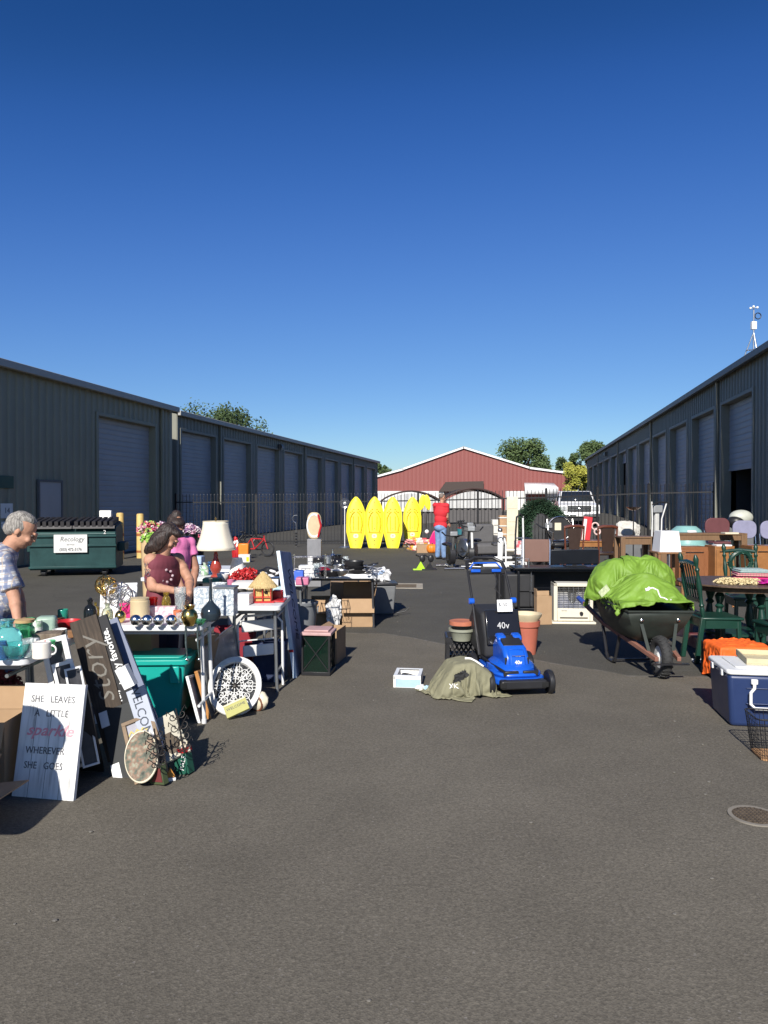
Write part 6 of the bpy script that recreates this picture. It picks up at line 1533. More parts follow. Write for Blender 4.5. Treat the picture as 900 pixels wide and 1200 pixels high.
def exbike(label, px, py, hpx, ang, body, acc, group='exercise machines'):
    p, s = on(px, py); H = hpx * s; T = thing('exercise_bike', label, 'exercise bike', p, ang, group)
    for y in (-.45, .45): q = MB(); q.cyl((-.24, y, .035), (.24, y, .035), .026); q.build('foot_tube', stain, T)
    q = MB(); q.cyl((0, -.45, .05), (0, .45, .05), .025); q.tube([(0, -.2, .05), (0, -.32, H * .55), (0, -.36, H * .88)], .03); q.tube([(0, .2, .05), (0, .28, H * .6)], .026); q.build('frame', body, T)
    q = MB(); q.cyl((-.07, -.12, .34), (.07, -.12, .34), .25, n=28); q.build('flywheel_cover', acc, T, bevel=.015)
    q = MB(); q.ball((0, .3, H * .63), (.13, .15, .045)); q.build('saddle', black, T)
    q = MB(); q.tube([(-.25, -.25, H * .98), (-.2, -.38, H * .9), (0, -.38, H * .88), (.2, -.38, H * .9), (.25, -.25, H * .98)], .018); q.build('handlebar', black, T)
    q = MB(); q.box(-.09, .09, -.44, -.36, H * .88, H * 1.0); q.build('console', mat('console_grey', (.25, .26, .27), .4), T, bevel=.02)
    for s_ in (-1, 1):
        q = MB(); q.bar((s_ * .09, -.12, .34), (s_ * .1, -.12 + s_ * .12, .24), .02, .03); q.box(s_ * .14 - .05, s_ * .14 + .05, -.16 + s_ * .12, -.06 + s_ * .12, .22, .25); q.build('pedal', black, T)
    return T
exbike('black and silver exercise bike right of the man in red', 527, 666, 44, .15, stain, black)
exbike('second exercise bike with white frame, next to the white bench', 556, 664, 48, -.3, wf, black)
exbike('dark exercise bike standing behind the grey recliner', 541, 656, 44, .5, blackm, stain)
def gym_bench():
    p, s = on(586, 664); T = thing('gym_bench', 'white framed weight bench with centre post left of the black hand truck', 'gym bench', p, .0)
    q = MB(); q.box(-.06, .06, -.03, .03, .03, .85); q.build('post', wf, T, bevel=.01)
    q = MB(); q.box(-.42, .42, -.04, .04, 0, .06); q.build('foot_bar', wf, T, bevel=.01)
    q = MB(); q.box(-.4, .4, .5, .58, .0, .06); q.box(-.03, .03, .0, .55, .02, .07); q.build('rear_foot', wf, T, bevel=.01)
    q = MB(); q.cyl((-.4, 0, .22), (.4, 0, .22), .03); q.build('cross_bar', wf, T)
    for x in (-.36, .36): q = MB(); q.cyl((x - .07, 0, .22), (x + .07, 0, .22), .07); q.build('foam_roller', black, T)
    q = MB(); q.torus((0, -.03, .66), .06, .02, (0, 1, 0)); q.ball((0, 0, .9), .06); q.build('pulley', stain, T)
    q = MB(); q.box(-.15, .15, .1, .5, .5, .57); q.build('pad', mat('dark_grey_pad', (.05, .05, .055), .6), T, bevel=.02)
gym_bench()
def recliner():
    p, s = on(571, 655); p = p + Vector((0, .2, 0)); gm = mat('grey_upholstery', (.1, .098, .1), .9, var=.12)
    T = thing('recliner', 'wide grey upholstered recliner behind the exercise bikes', 'armchair', p, .25)
    def cush(x0, x1, y0, y1, z0, z1, n_):
        q = MB(); q.box(x0, x1, y0, y1, z0, z1); q.build(n_, gm, T, bevel=.06, segs=4)
    cush(-.48, .48, 0, .8, .1, .42, 'seat'); cush(-.45, .45, .5, .85, .4, .95, 'backrest'); cush(-.62, -.44, 0, .85, .1, .62, 'armrest'); cush(.44, .62, 0, .85, .1, .62, 'armrest'); cush(-.44, .44, -.12, .02, .12, .4, 'footrest')
recliner()
def office(label, px, py, hpx, m, ang, group='dark chairs before the fence'):
    p, s = on(px, py); H = hpx * s; T = thing('armchair', label, 'chair', p, ang, group)
    q = MB(); q.prism(roundrect(.44, H * .5, .12, 6, 0, H * .74), .2, .27); q.build('backrest', m, T, bevel=.02)
    q = MB(); q.box(-.23, .23, -.22, .22, .4, .47); q.build('seat', m, T, bevel=.02)
    for x in (-.24, .24):
        q = MB(); q.tube([(x, -.2, 0), (x, -.2, .62), (x, .2, .64), (x, .24, 0)], .014); q.build('side_frame', black, T)
office('dark chair with rounded back left of the fridge boxes', 557, 650, 36, mat('grey_mesh', (.12, .12, .125), .8), .3)
def golfbag(label, px, py, hpx, m, lean):
    p, s = on(px, py); H = hpx * s; T = thing('golf_bag', label, 'golf bag', p, 0, 'upright bags before the fence')
    M = Matrix.Rotation(lean, 4, 'Y'); q = MB(); q.lathe([(.1, 0), (.12, .05), (.12, H * .85), (.13, H * .9), (.12, H * .9), (.1, H * .8)], 18, M=M); q.build('bag', m, T)
    q = MB(); q.lathe([(.131, H * .5), (.131, H * .56)], 18, M=M); q.build('strap', black, T, solid=.004)
    for k in range(4): q = MB(); a = k * 1.6; q.cyl(M @ Vector((.05 * cos(a), .05 * sin(a), H * .7)), M @ Vector((.08 * cos(a), .08 * sin(a), H * 1.08)), .01); q.ball(M @ Vector((.08 * cos(a), .08 * sin(a), H * 1.1)), (.035, .03, .03), 8, 6); q.build('club', black, T)
golfbag('teal upright bag right of the man in red', 536, 652, 36, mat('teal_bag', (.02, .14, .17), .6), .15)
golfbag('red upright bag right of the teal one', 544, 650, 36, mat('red_bag_cloth', (.32, .03, .04), .6), -.1)
boxy('white_crate', 'white printed box behind the bikes', 'box', 548, 646, 0, 12, 15, .4, ramp_mat('white_print', [(.45, (.7, .7, .7)), (.6, (.3, .3, .32))], 'NOISE', 8, .7), group='white boxes before the fence')
def small_pump(px, label, m):
    p = zp(px, 668); T = thing('foot_stepper', label, 'exerciser', p, .1)
    q = MB(); q.box(-.18, .18, -.05, .05, 0, .03); q.prism([(-.1, .03), (.1, .03), (.0, .2)], -.04, .04); q.build('base', m, T, bevel=.006)
    q = MB(); q.tube([(0, 0, .12), (.03, 0, .28), (-.12, 0, .36)], .018); q.ball((.04, 0, .27), (.07, .04, .09)); q.build('arm', black, T)
small_pump(493, 'lime green and black floor exerciser in front of the blanket', mat('lime_green', (.4, .7, .03), .4))
small_pump(503, 'small dark floor exerciser right of the lime green one', black)
# white shelving, fridge and boxes just before the fence at centre
boxy('white_cabinet', 'tall narrow white cabinet standing before the fence', 'cabinet', 581, 642, 0, 8, 33, .4, mat('cabinet_white', (.6, .58, .52), .5, var=.1), extra=lambda T, w, h, d: [MB().box(-w * .3, w * .3, -.012, -.0, h * (.2 + .3 * k), h * (.2 + .3 * k) + .02).build('drawer_pull', stain, T) for k in range(3)])
boxy('cream_board', 'tall cream panel leaning by the fence left of the green wreath', 'panel board', 600.5, 646, 0, 13, 64, .06, mat('cream_panel', (.62, .56, .42), .6, var=.2, scale=2), extra=lambda T, w, h, d: [MB().box(-w * .38, w * .38, -.01, 0, h * (.06 + .24 * k), h * (.24 + .24 * k)).build('raised_panel', MATS['cream_panel'], T, bevel=.01) for k in range(4)])
boxy('tan_shelf', 'tan shelf unit with clutter between white cabinet and cream panel', 'shelf', 590, 644, 0, 9, 40, .35, mat('tan_shelf', (.4, .25, .14), .7, var=.3, scale=6), extra=lambda T, w, h, d: [MB().box(-w * .5 - .01, w * .5 + .01, -.02, d, h * (.24 * k + .2), h * (.24 * k + .2) + .03).build('shelf_board', wf, T) for k in range(4)])
boxy('white_carton', 'low white and red printed carton right of the cream panel', 'carton', 614, 650, 0, 18, 16, .4, ramp_mat('red_white_print', [(.45, (.7, .68, .66)), (.58, (.5, .08, .1))], 'NOISE', 5, .7))

# green garland arch (artificial wreath)
def garland():
    c = dp(632, 612, 24.2); T = thing('evergreen_wreath', 'large dark green evergreen garland arch standing at the fence', 'wreath', (c.x, c.y, 0)); rnd = random.Random(8)
    pts = [(-.48, 0, .0), (-.52, 0, .5), (-.46, 0, 1.1), (-.22, 0, 1.42), (.15, 0, 1.48), (.5, 0, 1.25), (.72, 0, .9)]
    q = MB(); q.tube(pts, .03); q.build('core', mat('stem_green', (.05, .09, .03), .8), T)
    q = MB(); m_ = leafmat('needle_green', (.012, .035, .016), (.03, .075, .035))
    for i in range(9000):
        t = rnd.random() * (len(pts) - 1); k = int(t); a = Vector(pts[k]).lerp(Vector(pts[min(k + 1, len(pts) - 1)]), t - k)
        d = Vector((rnd.gauss(0, 1), rnd.gauss(0, 1), rnd.gauss(0, 1))).normalized(); r = (.27 if k < 3 else .23) * rnd.random() ** .5; c_ = a + d * r
        c_.z = max(c_.z, .03)
        u = d * .07; w_ = d.orthogonal().normalized() * .02; q.add([c_ - w_, c_ + w_, c_ + u], [(0, 1, 2)])
    q.build('needles', m_, T, fix=False, smooth=False)
garland()

# canopy tents beyond the fence
def canopy(label, x0, x1, ptop, Y, sheet):
    a = dp(x0, HZ, Y); b_ = dp(x1, HZ, Y); s = Y / FPX; g_ = gz((a.x + b_.x) / 2, Y); H = 1.6 + (HZ - ptop) * s - g_; w = (b_.x - a.x); eave = H - .62
    T = thing('shade_canopy', label, 'canopy', ((a.x + b_.x) / 2, Y, g_), 0, 'dark arched canopies beyond the fence')
    def z(u): return eave + (H - eave) * sin(pi * u) ** .8
    q = MB(); q.grid(lambda u, v: Vector((-w / 2 + w * u, v * 4.5, z(u))), 20, 2); q.build('roof', mat('canopy_dark', (.035, .025, .025), .8), T, solid=.04)
    for x in (-w / 2, w / 2):
        for y in (0, 4.5): p_ = MB(); p_.cyl((x, y, 0), (x, y, eave), .045); p_.build('post', blackm, T)
    q = MB(); q.tube([(-w / 2 + w * i / 16, -.03, z(i / 16) - .03) for i in range(17)], .06, 6); q.build('front_arch', mat('rust_brown', (.05, .028, .025), .7), T)
    if sheet:
        q = MB(); q.grid(lambda u, v: Vector((-w / 2 + .15 + (w - .3) * u, -.12 + .06 * sin(u * 60), .85 + (z(.04 + .92 * u) - 1.05) * v)), 80, 2); q.build('side_sheet', mat('canopy_sheet', (.5, .5, .49), .7, var=.1), T)
        q = MB(); q.box(-w / 2 + .1, w / 2 - .1, .0, .06, 0, .85); q.build('grey_skirt', mat('skirt_grey', (.09, .085, .085), .8), T)
canopy('wide dark arched canopy with grey sheet behind the man in red', 520, 590, 572, 44, True)
canopy('low dark arched canopy beyond the fence behind the kayaks', 447, 516, 575, 48, True)

# pickup truck
def pickup():
    Y = 37.0; s = Y / FPX; c = dp(679, HZ, Y); g_ = gz(c.x, Y)
    T = thing('pickup_truck', 'white pickup truck parked nose toward the fence on the right', 'pickup truck', (c.x, Y, g_), radians(-9)); wp = mat('truck_white', (.72, .72, .72), .25, coat=.5, var=.03)
    W_ = 1.0
    prof = [(0, .45), (-.04, .62), (0, 1.02), (.08, 1.12), (1.25, 1.22), (1.95, 1.78), (2.1, 1.83), (3.3, 1.83), (3.55, 1.3), (5.6, 1.3), (5.65, .5)]
    n = len(prof); mb = MB(); sec = []
    vs = []
    for sx_, f in ((-1, 1), (1, 1)):
        for y, z in prof:
            inset = .2 if z > 1.5 else (.06 if z > 1.15 else .0)
            vs.append((sx_ * (W_ - inset), y, z))
    mb.add(vs, [tuple(range(n - 1, -1, -1)), tuple(range(n, 2 * n))] + [(i, (i + 1) % n, n + (i + 1) % n, n + i) for i in range(n)]); mb.build('body', wp, T, bevel=.05, segs=3)
    gl = mat('windscreen', (.02, .025, .03), .08)
    q = MB(); q.add([(-.82, 1.31, 1.29), (.82, 1.31, 1.29), (.7, 1.9, 1.76), (-.7, 1.9, 1.76)], [(0, 1, 2, 3)]); q.shift((0, -.035, .035)); q.build('windscreen', gl, T, solid=.01)
    for x in (-1, 1):
        q = MB(); q.add([(x * .9, 1.75, 1.3), (x * .9, 3.2, 1.3), (x * .83, 3.1, 1.72), (x * .83, 2.1, 1.72)], [(0, 1, 2, 3)]); q.shift((x * .03, 0, 0)); q.build('side_window', gl, T, solid=.01)
        q = MB(); q.prism(roundrect(.34, .2, .04, cx=x * .78, cy=.93), -.07, .06); q.build('headlight', mat('headlight_glass', (.55, .58, .6), .1, .4), T)
        for y in (1.0, 4.6):
            q = MB(); q.cyl((x * .78, y, .4), (x * 1.0, y, .4), .4, n=28); w_ = q.build('wheel', black, T, bevel=.03); q = MB(); q.cyl((x * .98, y, .4), (x * 1.02, y, .4), .23, n=20); q.build('rim', stain, w_)
        q = MB(); q.ball((x * 1.14, 1.62, 1.32), (.1, .06, .11)); q.build('wing_mirror', black, T)
    q = MB(); q.prism(roundrect(1.16, .3, .05, cx=0, cy=.92), -.075, .02); gr_ = q.build('grille', mat('grille_dark', (.03, .03, .035), .3), T)
    for k in range(4): q = MB(); q.box(-.56, .56, -.095, -.07, .79 + k * .08, .81 + k * .08); q.build('grille_bar', chrome, gr_)
    q = MB(); q.ball((0, -.09, .92), (.1, .025, .05)); q.build('badge', chrome, gr_)
    q = MB(); q.box(-.98, .98, -.2, .05, .5, .68); q.build('bumper', chrome, T, bevel=.04, segs=3)
    q = MB(); q.box(-.96, .96, -.1, .1, .3, .5); q.build('valance', black, T, bevel=.03)
    q = MB(); q.box(-.17, .17, -.215, -.2, .54, .66); q.build('licence_plate', mat('plate', (.6, .6, .58), .5), T)
pickup()
# roof antenna
def antenna():
    s0 = dp(881, 424, 20.3); X = s0.x + .15; Y = 20.2; Y = 21.0; p = Vector((10.47, Y, 5.62)); k = Y / FPX
    T = thing('roof_antenna', 'weather antenna mast on a tripod on the roof of the right building', 'antenna', p)
    H = 1.52
    q = MB(); q.cyl((0, 0, 0), (0, 0, H), .022); q.build('mast', stain, T)
    for k_ in range(3):
        a = k_ * 2.09 + .5; q = MB(); q.tube([(0, 0, .78), (.3 * cos(a), .3 * sin(a), -.06)], .016); q.build('tripod_leg', stain, T)
    q = MB(); q.torus((0, 0, .28), .19, .012, (0, 0, 1), n=3); q.build('tripod_brace', stain, T)
    q = MB(); q.box(-.07, .07, -.05, .05, .86, 1.08); q.build('sensor_box', whitep, T, bevel=.01)
    q = MB(); q.torus((.12, 0, 1.24), .085, .014, (0, 1, 0)); q.cyl((0, 0, 1.24), (.05, 0, 1.24), .01); q.build('loop', blackm, T)
    q = MB()
    for k_ in range(3): a = k_ * 2.09; q.ball((.1 * cos(a), .1 * sin(a), 1.48), .035); q.cyl((0, 0, 1.48), (.1 * cos(a), .1 * sin(a), 1.48), .006)
    q.build('wind_cups', whitep, T)
antenna()
# ================================================================== MIDDLE FOREGROUND
def sack(name, label, cat, c, r, m, rz=0, amp=.16, seed=0, floor=0.0, fine=.035, nu=88, nv=56, tilt=0, group=None, build_T=None, part='body', squash=.6):
    """lumpy cloth volume with creases"""
    T = build_T or thing(name, label, cat, (c[0], c[1], floor), rz, group)
    mb = MB(); sd = Vector((seed * 3.1, seed * 1.7, seed)); Mt = Matrix.Rotation(tilt, 4, 'Y')
    rs = random.Random(int(seed * 10)); pinch = [(Vector((rs.uniform(-1, 1), rs.uniform(-1, .2), rs.uniform(-.3, 1))).normalized(), rs.choice((4, 5, 6)), rs.random() * 3) for _ in range(5)]
    vs = []
    for i in range(nv + 1):
        th = pi * i / nv
        for k in range(nu):
            ph = 2 * pi * k / nu; d = Vector((sin(th) * cos(ph), sin(th) * sin(ph), cos(th)))
            e = Vector([math.copysign(abs(x) ** squash, x) for x in d]); e = e.lerp(d, .4)
            q1_ = mnoise.noise(d * 1.2 + sd); w = mnoise.noise(d * 1.1 - sd)
            rg = 1 - min(1, abs(mnoise.noise(Vector((d.x * 1.6 + w, d.y * 1.6, d.z * 2.2)) + sd)) * 3.2); rg2 = 1 - min(1, abs(mnoise.noise(Vector((d.x * 3.0 + w * 1.5, d.y * 2.6, d.z * 2.4 + w)) - sd)) * 3.0)
            f = 1 + q1_ * amp * .8 + rg ** 1.5 * amp * .28 + rg2 ** 1.4 * amp * .15 - amp * .12 + (1 - min(1, abs(mnoise.noise(Vector((d.x * 6 + w * 3, d.y * 5, d.z * 7)) + sd)) * 3.2)) ** 2 * fine
            p = Vector((e.x * r[0], e.y * r[1], e.z * r[2])) * f; p = Mt @ p
            vs.append(p + Vector((0, 0, c[2] - floor)))
    for v in vs:
        if v.z < .003: v.z = .003 + .0
    mb.add(vs, [(i * nu + k, (i + 1) * nu + k, (i + 1) * nu + (k + 1) % nu, i * nu + (k + 1) % nu) for i in range(nv) for k in range(nu)])
    if build_T is not None: mb.shift(Vector((c[0], c[1], 0)) if False else Vector((0, 0, 0)))
    mb.build(part, m, T, ang=50); return T
blue = mat('mower_blue', (.01, .09, .5), .28, coat=.3, var=.06)
def mower():
    p = zp(609, 817); T = thing('lawn_mower', 'blue and black battery lawn mower facing the camera with price tag', 'lawn mower', (1.095, 6.38, 0), radians(8)); T.scale = (.93, .97, .97)
    # deck: shell with rounded front
    def deck(w, y0, y1, z0, z1, r):
        return [(-w + .0, y1), (-w, y0 + r), (-w + r * .5, y0 + r * .25), (-w + r, y0), (w - r, y0), (w - r * .5, y0 + r * .25), (w, y0 + r), (w, y1)]
    mb = MB(); mb.prism(deck(.235, -.34, .34, 0, 0, .1), .085, .15, plane='xy'); mb.prism(deck(.215, -.31, .33, 0, 0, .1), .15, .185, plane='xy'); mb.build('deck', blue, T, bevel=.018, segs=3)
    # domed top
    mb = MB(); mb.lathe([(.22, 0), (.215, .03), (.18, .06), (.1, .075), (0, .078)], 32, sy=1.3); mb.shift((0, 0, .18)); mb.build('deck_dome', blue, T)
    mb = MB(); mb.prism(roundrect(.42, .075, .02, cx=0, cy=.108), -.39, -.31); mb.build('front_bumper', black, T, bevel=.012)
    for x in (-.09, .09): q = MB(); q.box(x - .07, x + .07, -.3, -.27, .16, .205); q.build('front_trim', black, T, bevel=.008)
    # motor housing and battery hatch
    mb = MB(); mb.prism([(-.20, .19), (-.19, .3), (-.12, .375), (.1, .44), (.2, .36), (.2, .19)], -.115, .115, plane='yz'); mb.build('motor_housing', blue, T, bevel=.03, segs=3)
    mb = MB(); mb.prism([(-.225, .205), (-.2, .315), (-.15, .36), (-.1, .36), (-.1, .205)], -.075, .075, plane='yz'); mb.build('battery_hatch', blue, T, bevel=.015)
    mb = MB(); mb.prism([(-.1, .345), (-.09, .39), (.06, .452), (.08, .43)], -.095, .095, plane='yz'); mb.build('housing_vent', black, T, bevel=.01)
    for x in (-.075, .075): q = MB(); q.prism([(-.0, .4), (.02, .45), (.11, .47), (.12, .42)], x - .045, x + .045, plane='yz'); q.build('top_handle', blue, T, bevel=.02)
    for x in (-.1, .1): q = MB(); q.box(x - .012, x + .012, -.19, .08, .2, .3); q.build('side_trim', black, T, bevel=.006)
    lettering('40v', .045, wink, T, (0, -.2225, .262), rot=(radians(77), 0, 0), ext=.0015, bold=.001)
    for k in range(6): q = MB(); q.box(-.06, .06, -.002, .002, -.0025, .0025, Matrix.Translation((0, .0 + k * .017, .418 + k * .0072)) @ Matrix.Rotation(.4, 4, 'X')); q.build('vent_slot', black, T)
    for x in (-.238, .238): q = MB(); q.box(x - .006, x + .006, -.2, .2, .1, .14); q.build('side_skirt', black, T, bevel=.003)
    for x in (-1, 1): q = MB(); q.tube([(x * .15, -.3, .2), (x * .19, -.05, .215), (x * .2, .3, .22)], .012, 8); q.build('deck_rail', black, T)
    q = MB(); q.box(-.05, .05, -.23, -.226, .222, .226); q.box(-.06, .06, -.222, -.218, .32, .323); q.build('silver_trim', stain, T)
    for x in (-.19, .19): q = MB(); q.box(x - .03, x + .03, -.394, -.386, .085, .13); q.build('bumper_slot', mat('dark_slot', (.006, .006, .006), .8), T, bevel=.004)
    lettering('POWER', .014, wink, T, (0, -.212, .315), rot=(radians(77), 0, 0), ext=.0015)
    # wheels
    for x in (-.275, .275):
        for y, r in ((-.26, .1), (.3, .125)):
            q = MB(); q.cyl((x - .026, y, r), (x + .026, y, r), r, n=36); w_ = q.build('wheel', black, T, bevel=.012)
            for k in range(18):
                pass
            s_ = 1 if x > 0 else -1
            q = MB(); q.cyl((x + s_ * .02, y, r), (x + s_ * .031, y, r), r * .62, n=24); rm = q.build('rim', mat('wheel_grey', (.12, .12, .12), .4, var=.2), w_, bevel=.004)
            q = MB(); q.torus((x, y, r), r - .004, .008, (1, 0, 0), n=36); q.build('tread', black, w_)
    # grass bag / rear shell
    mb = MB(); mb.prism([(.2, .22), (.2, .4), (.34, .62), (.62, .66), (.78, .5), (.75, .25), (.4, .2)], -.19, .19, plane='yz'); mb.build('grass_bag', mat('bag_black_fabric', (.02, .02, .022), .7, var=.1), T, bevel=.03, segs=3)
    mb = MB(); mb.prism([(.17, .34), (.27, .645), (.30, .645), (.2, .33)], -.17, .17, plane='yz'); fl = mb.build('rear_flap', blackgl, T, bevel=.012)
    def onflap(t): return (0, .17 + .1 * t - .004, .34 + .305 * t)
    for body, size, t in (('40v', .085, .55),):
        y_, z_ = onflap(t)[1:]; lettering(body, size, mat('grey_print_white', (.5, .5, .5), .6, var=0), T, (0, y_ - .002, z_), rot=(radians(72), 0, 0), ext=.001)
    # handle
    for s_ in (-1, 1):
        q = MB(); q.tube([(s_ * .2, .3, .2), (s_ * .21, .42, .45), (s_ * .205, .58, .70)], .014, 10); q.build('lower_tube', black, T)
        q = MB(); q.tube([(s_ * .205, .56, .67), (s_ * .2, .78, .96), (s_ * .18, .84, 1.03)], .0125, 10); q.build('upper_tube', black, T)
        q = MB(); q.cyl((s_ * .19, .57, .69), (s_ * .245, .57, .69), .03, n=18); q.build('blue_knob', blue, T, bevel=.006)
        q = MB(); q.bar((s_ * .215, .3, .22), (s_ * .215, .5, .56), .022, .04); q.build('bracket', black, T, bevel=.004)
    q = MB(); q.tube([(-.2, .8, .985), (-.19, .86, 1.04), (-.1, .9, 1.085), (.1, .9, 1.085), (.19, .86, 1.04), (.2, .8, .985)], .017, 10); q.build('grip_bar', black, T)
    q = MB(); q.tube([(-.185, .79, .965), (-.12, .84, 1.035), (.12, .84, 1.035), (.185, .79, .965)], .009, 8); q.build('bail_bar', blue, T)
    q = MB(); q.bar((-.2, .79, .955), (.2, .79, .955), .04, .055); q.build('control_bar', black, T, bevel=.01)
    for x in (-.12, .1): q = MB(); q.bar((x - .05, .762, .965), (x + .05, .762, .965), .02, .03); q.build('blue_accent', blue, T, bevel=.005)
    q = MB(); q.tube([(.08, .76, .94), (.09, .7, .86), (.05, .65, .8), (.1, .6, .73)], .005, 6); q.build('cable', black, T)
    # price tag
    q = MB(); q.box(-.075, .075, -.002, .002, -.055, .055); q.xf(Matrix.Translation((.02, .235, .69)) @ Matrix.Rotation(radians(-12), 4, 'X')); q.build('price_tag', mat('paper', (.72, .72, .72), .8, var=.03), T)
    lettering('$150', .042, ink, T, (.0, .229, .70), rot=(radians(78), 0, 0), ext=.0008)
mower()
olive = mat('olive_canvas', (.2, .19, .12), .85, var=.1, scale=8, bump=.2, bscale=140)
def catcher():
    p = zp(548, 822); T = thing('grass_catcher_bag', 'olive canvas grass catcher bag slumped against the mower', 'bag', (p.x - .02, 6.15, 0), .2)
    P0 = T.location.copy(); fr = MB(); fr.prism([(-.24, .0), (.24, .0), (.22, .17), (.06, .28), (-.1, .26), (-.23, .07)], -.15, .13); fr.xf(Matrix.Translation(P0) @ Matrix.Rotation(.2, 4, 'Z')); fr = fr.build('tmp', olive, None, bevel=.02)
    gr_ = MB(); gr_.box(P0.x - 1, P0.x + 1, P0.y - 1, P0.y + 1, -.05, -.002); gr_ = gr_.build('tmp', olive, None)
    sh = MB(); Ms = Matrix.Translation(P0 + Vector((0, 0, .37))) @ Matrix.Rotation(.55, 4, 'Z'); sh.grid(lambda u, v: Ms @ Vector(((u - .5) * .86, (v - .5) * .82, .05 * mnoise.noise(Vector((u * 6, v * 5 + u * 2, 1))) + .02 * mnoise.noise(Vector((u * 13, v * 12, 5))))), 52, 48)
    settle(sh, olive, T, 'body', [fr, gr_], 40, 0, mass=.4, bend=.6, tens=20, thick=.004); bpy.data.objects.remove(fr); bpy.data.objects.remove(gr_)
    bag = T.children[0]
    decal(T, bag, [(-.12, .2), (-.03, .24), (-.0, .2), (-.05, .155), (-.13, .13)], 'dark_patch', mat('patch_black', (.02, .02, .02), .8))
    for a in (((-.16, .13), (-.13, .095)), ((-.13, .13), (-.16, .095)), ((-.118, .13), (-.118, .095)), ((-.118, .112), (-.095, .13)), ((-.118, .112), (-.092, .095))):
        (x0, z0), (x1, z1) = a; on_cloth(T, bag, [(x0 + (x1 - x0) * k / 5, -1, z0 + (z1 - z0) * k / 5) for k in range(6)], 'white_mark', wht, .0035, (0, 1, 0))
    on_cloth(T, bag, [(.02 + .012 * k, -.02 - .004 * k, 1) for k in range(13)], 'white_cord', wht, .009, (0, 0, -1))
catcher()
def milkcrate():
    p = zp(541, 782); T = thing('milk_crate', 'black plastic milk crate behind the olive bag', 'crate', (.78, 7.32, 0), -.04); w = .165
    for k in range(4):
        M = Matrix.Rotation(k * pi / 2, 4, 'Z'); q = MB(); q.box(-w, w, -w - .004, -w + .012, .0, .05, M); q.box(-w, w, -w - .006, -w + .014, .23, .28, M); q.box(-w, -w + .03, -w - .002, -w + .01, .05, .23, M); q.box(w - .03, w, -w - .002, -w + .01, .05, .23, M)
        for i in range(7):
            x = -w + .03 + i * .045; q.bar(M @ Vector((x, -w + .004, .05)), M @ Vector((min(x + .09, w), -w + .004, .23)), .006, .01); q.bar(M @ Vector((x, -w + .007, .23)), M @ Vector((min(x + .09, w), -w + .007, .05)), .006, .01)
        q.build('lattice_side', black, T)
    q = MB(); q.box(-w, w, -w, w, .0, .012); q.build('bottom', black, T)
milkcrate()
vv = vessel
vv('planter_bowl', 'grey green low planter bowl on the black milk crate', 'planter', 541, 750, .282, 31, 14, 'rimpot', mat('grey_green_clay', (.25, .26, .2), .7, var=.1))
p_ = vv('terracotta_saucer', 'stack of two terracotta saucers on top of the low planter bowl', 'saucer', 541, 732, .42, 29, 5, 'canister', terrac)
def boxed():
    p = zp(477, 806); T = thing('display_box', 'white and pale blue open display box lying on the asphalt left of the olive bag', 'box', p, -.12); w, d, h = .118, .3, .1
    pb = mat('pale_blue_card2', (.35, .5, .62), .6)
    q = MB(); q.box(-w, w, 0, d, 0, .004); q.box(-w, -w + .004, 0, d, .004, h); q.box(w - .004, w, 0, d, .004, h); q.box(-w, w, d - .004, d, .004, h); q.box(-w, -w + .02, -.002, .002, 0, h); q.box(-w, w, -.002, .002, h * .72, h); q.build('carton', wht, T, bevel=.001)
    q = MB(); q.box(-w + .022, w - .004, 0, .003, .004, h * .7); q.build('blue_front', pb, T)
    q = MB(); q.box(-w, w, 0, .035, h, h + .003); q.box(-w, w, d - .03, d, h, h + .003); q.box(-w, -w + .03, .035, d - .03, h, h + .003); q.box(w - .03, w, .035, d - .03, h, h + .003); q.build('window_frame', wht, T)
    q = MB(); q.torus((0, .1, h * .8), .05, .01, (.2, 0, 1)); q.bar((-.06, .1, h * .75), (.06, .12, h * .75), .02, .02); q.build('black_gadget', black, T)
boxed()
def scrap():
    p = zp(498, 810); T = thing('paper_scrap', 'small heap of white and blue plastic wrappers beside the display box', 'wrappers', p); rnd = random.Random(3)
    for i, m in enumerate((wht, mat('pale_blue_card2', (.35, .5, .62), .6), wht, wht)):
        q = MB(); q.ball((rnd.uniform(-.05, .05), rnd.uniform(-.03, .05), .022), (.045, .02, .02), 10, 8, M=Matrix.Rotation(rnd.uniform(0, 3), 4, 'Z'), amp=.6, freq=3, seed=i); q.build('wrapper', m, T, ang=10)
scrap()
def bigpot():
    p, s = on(618, 768); T = thing('flower_pot', 'tall terracotta coloured flower pot right of the mower', 'flower pot', p + Vector((0, .1, 0)))
    q = MB(); q.lathe([(.105, 0), (.135, .29), (.15, .295), (.152, .35), (.138, .35), (.125, .29), (.095, .03), (0, .02)], 36); q.build('body', mat('plastic_terracotta', (.4, .12, .08), .45, var=.08), T)
    T2 = thing('planter_bowl', 'cream planter bowl nested on top of the terracotta coloured pot', 'planter', p + Vector((0, .1, .3)))
    q = MB(); q.lathe([(.1, 0), (.13, .03), (.145, .07), (.165, .1), (.17, .125), (.158, .125), (.135, .07), (.1, .03), (0, .03)], 36); q.build('body', mat('cream_clay', (.5, .42, .28), .7, var=.15), T2)
bigpot()
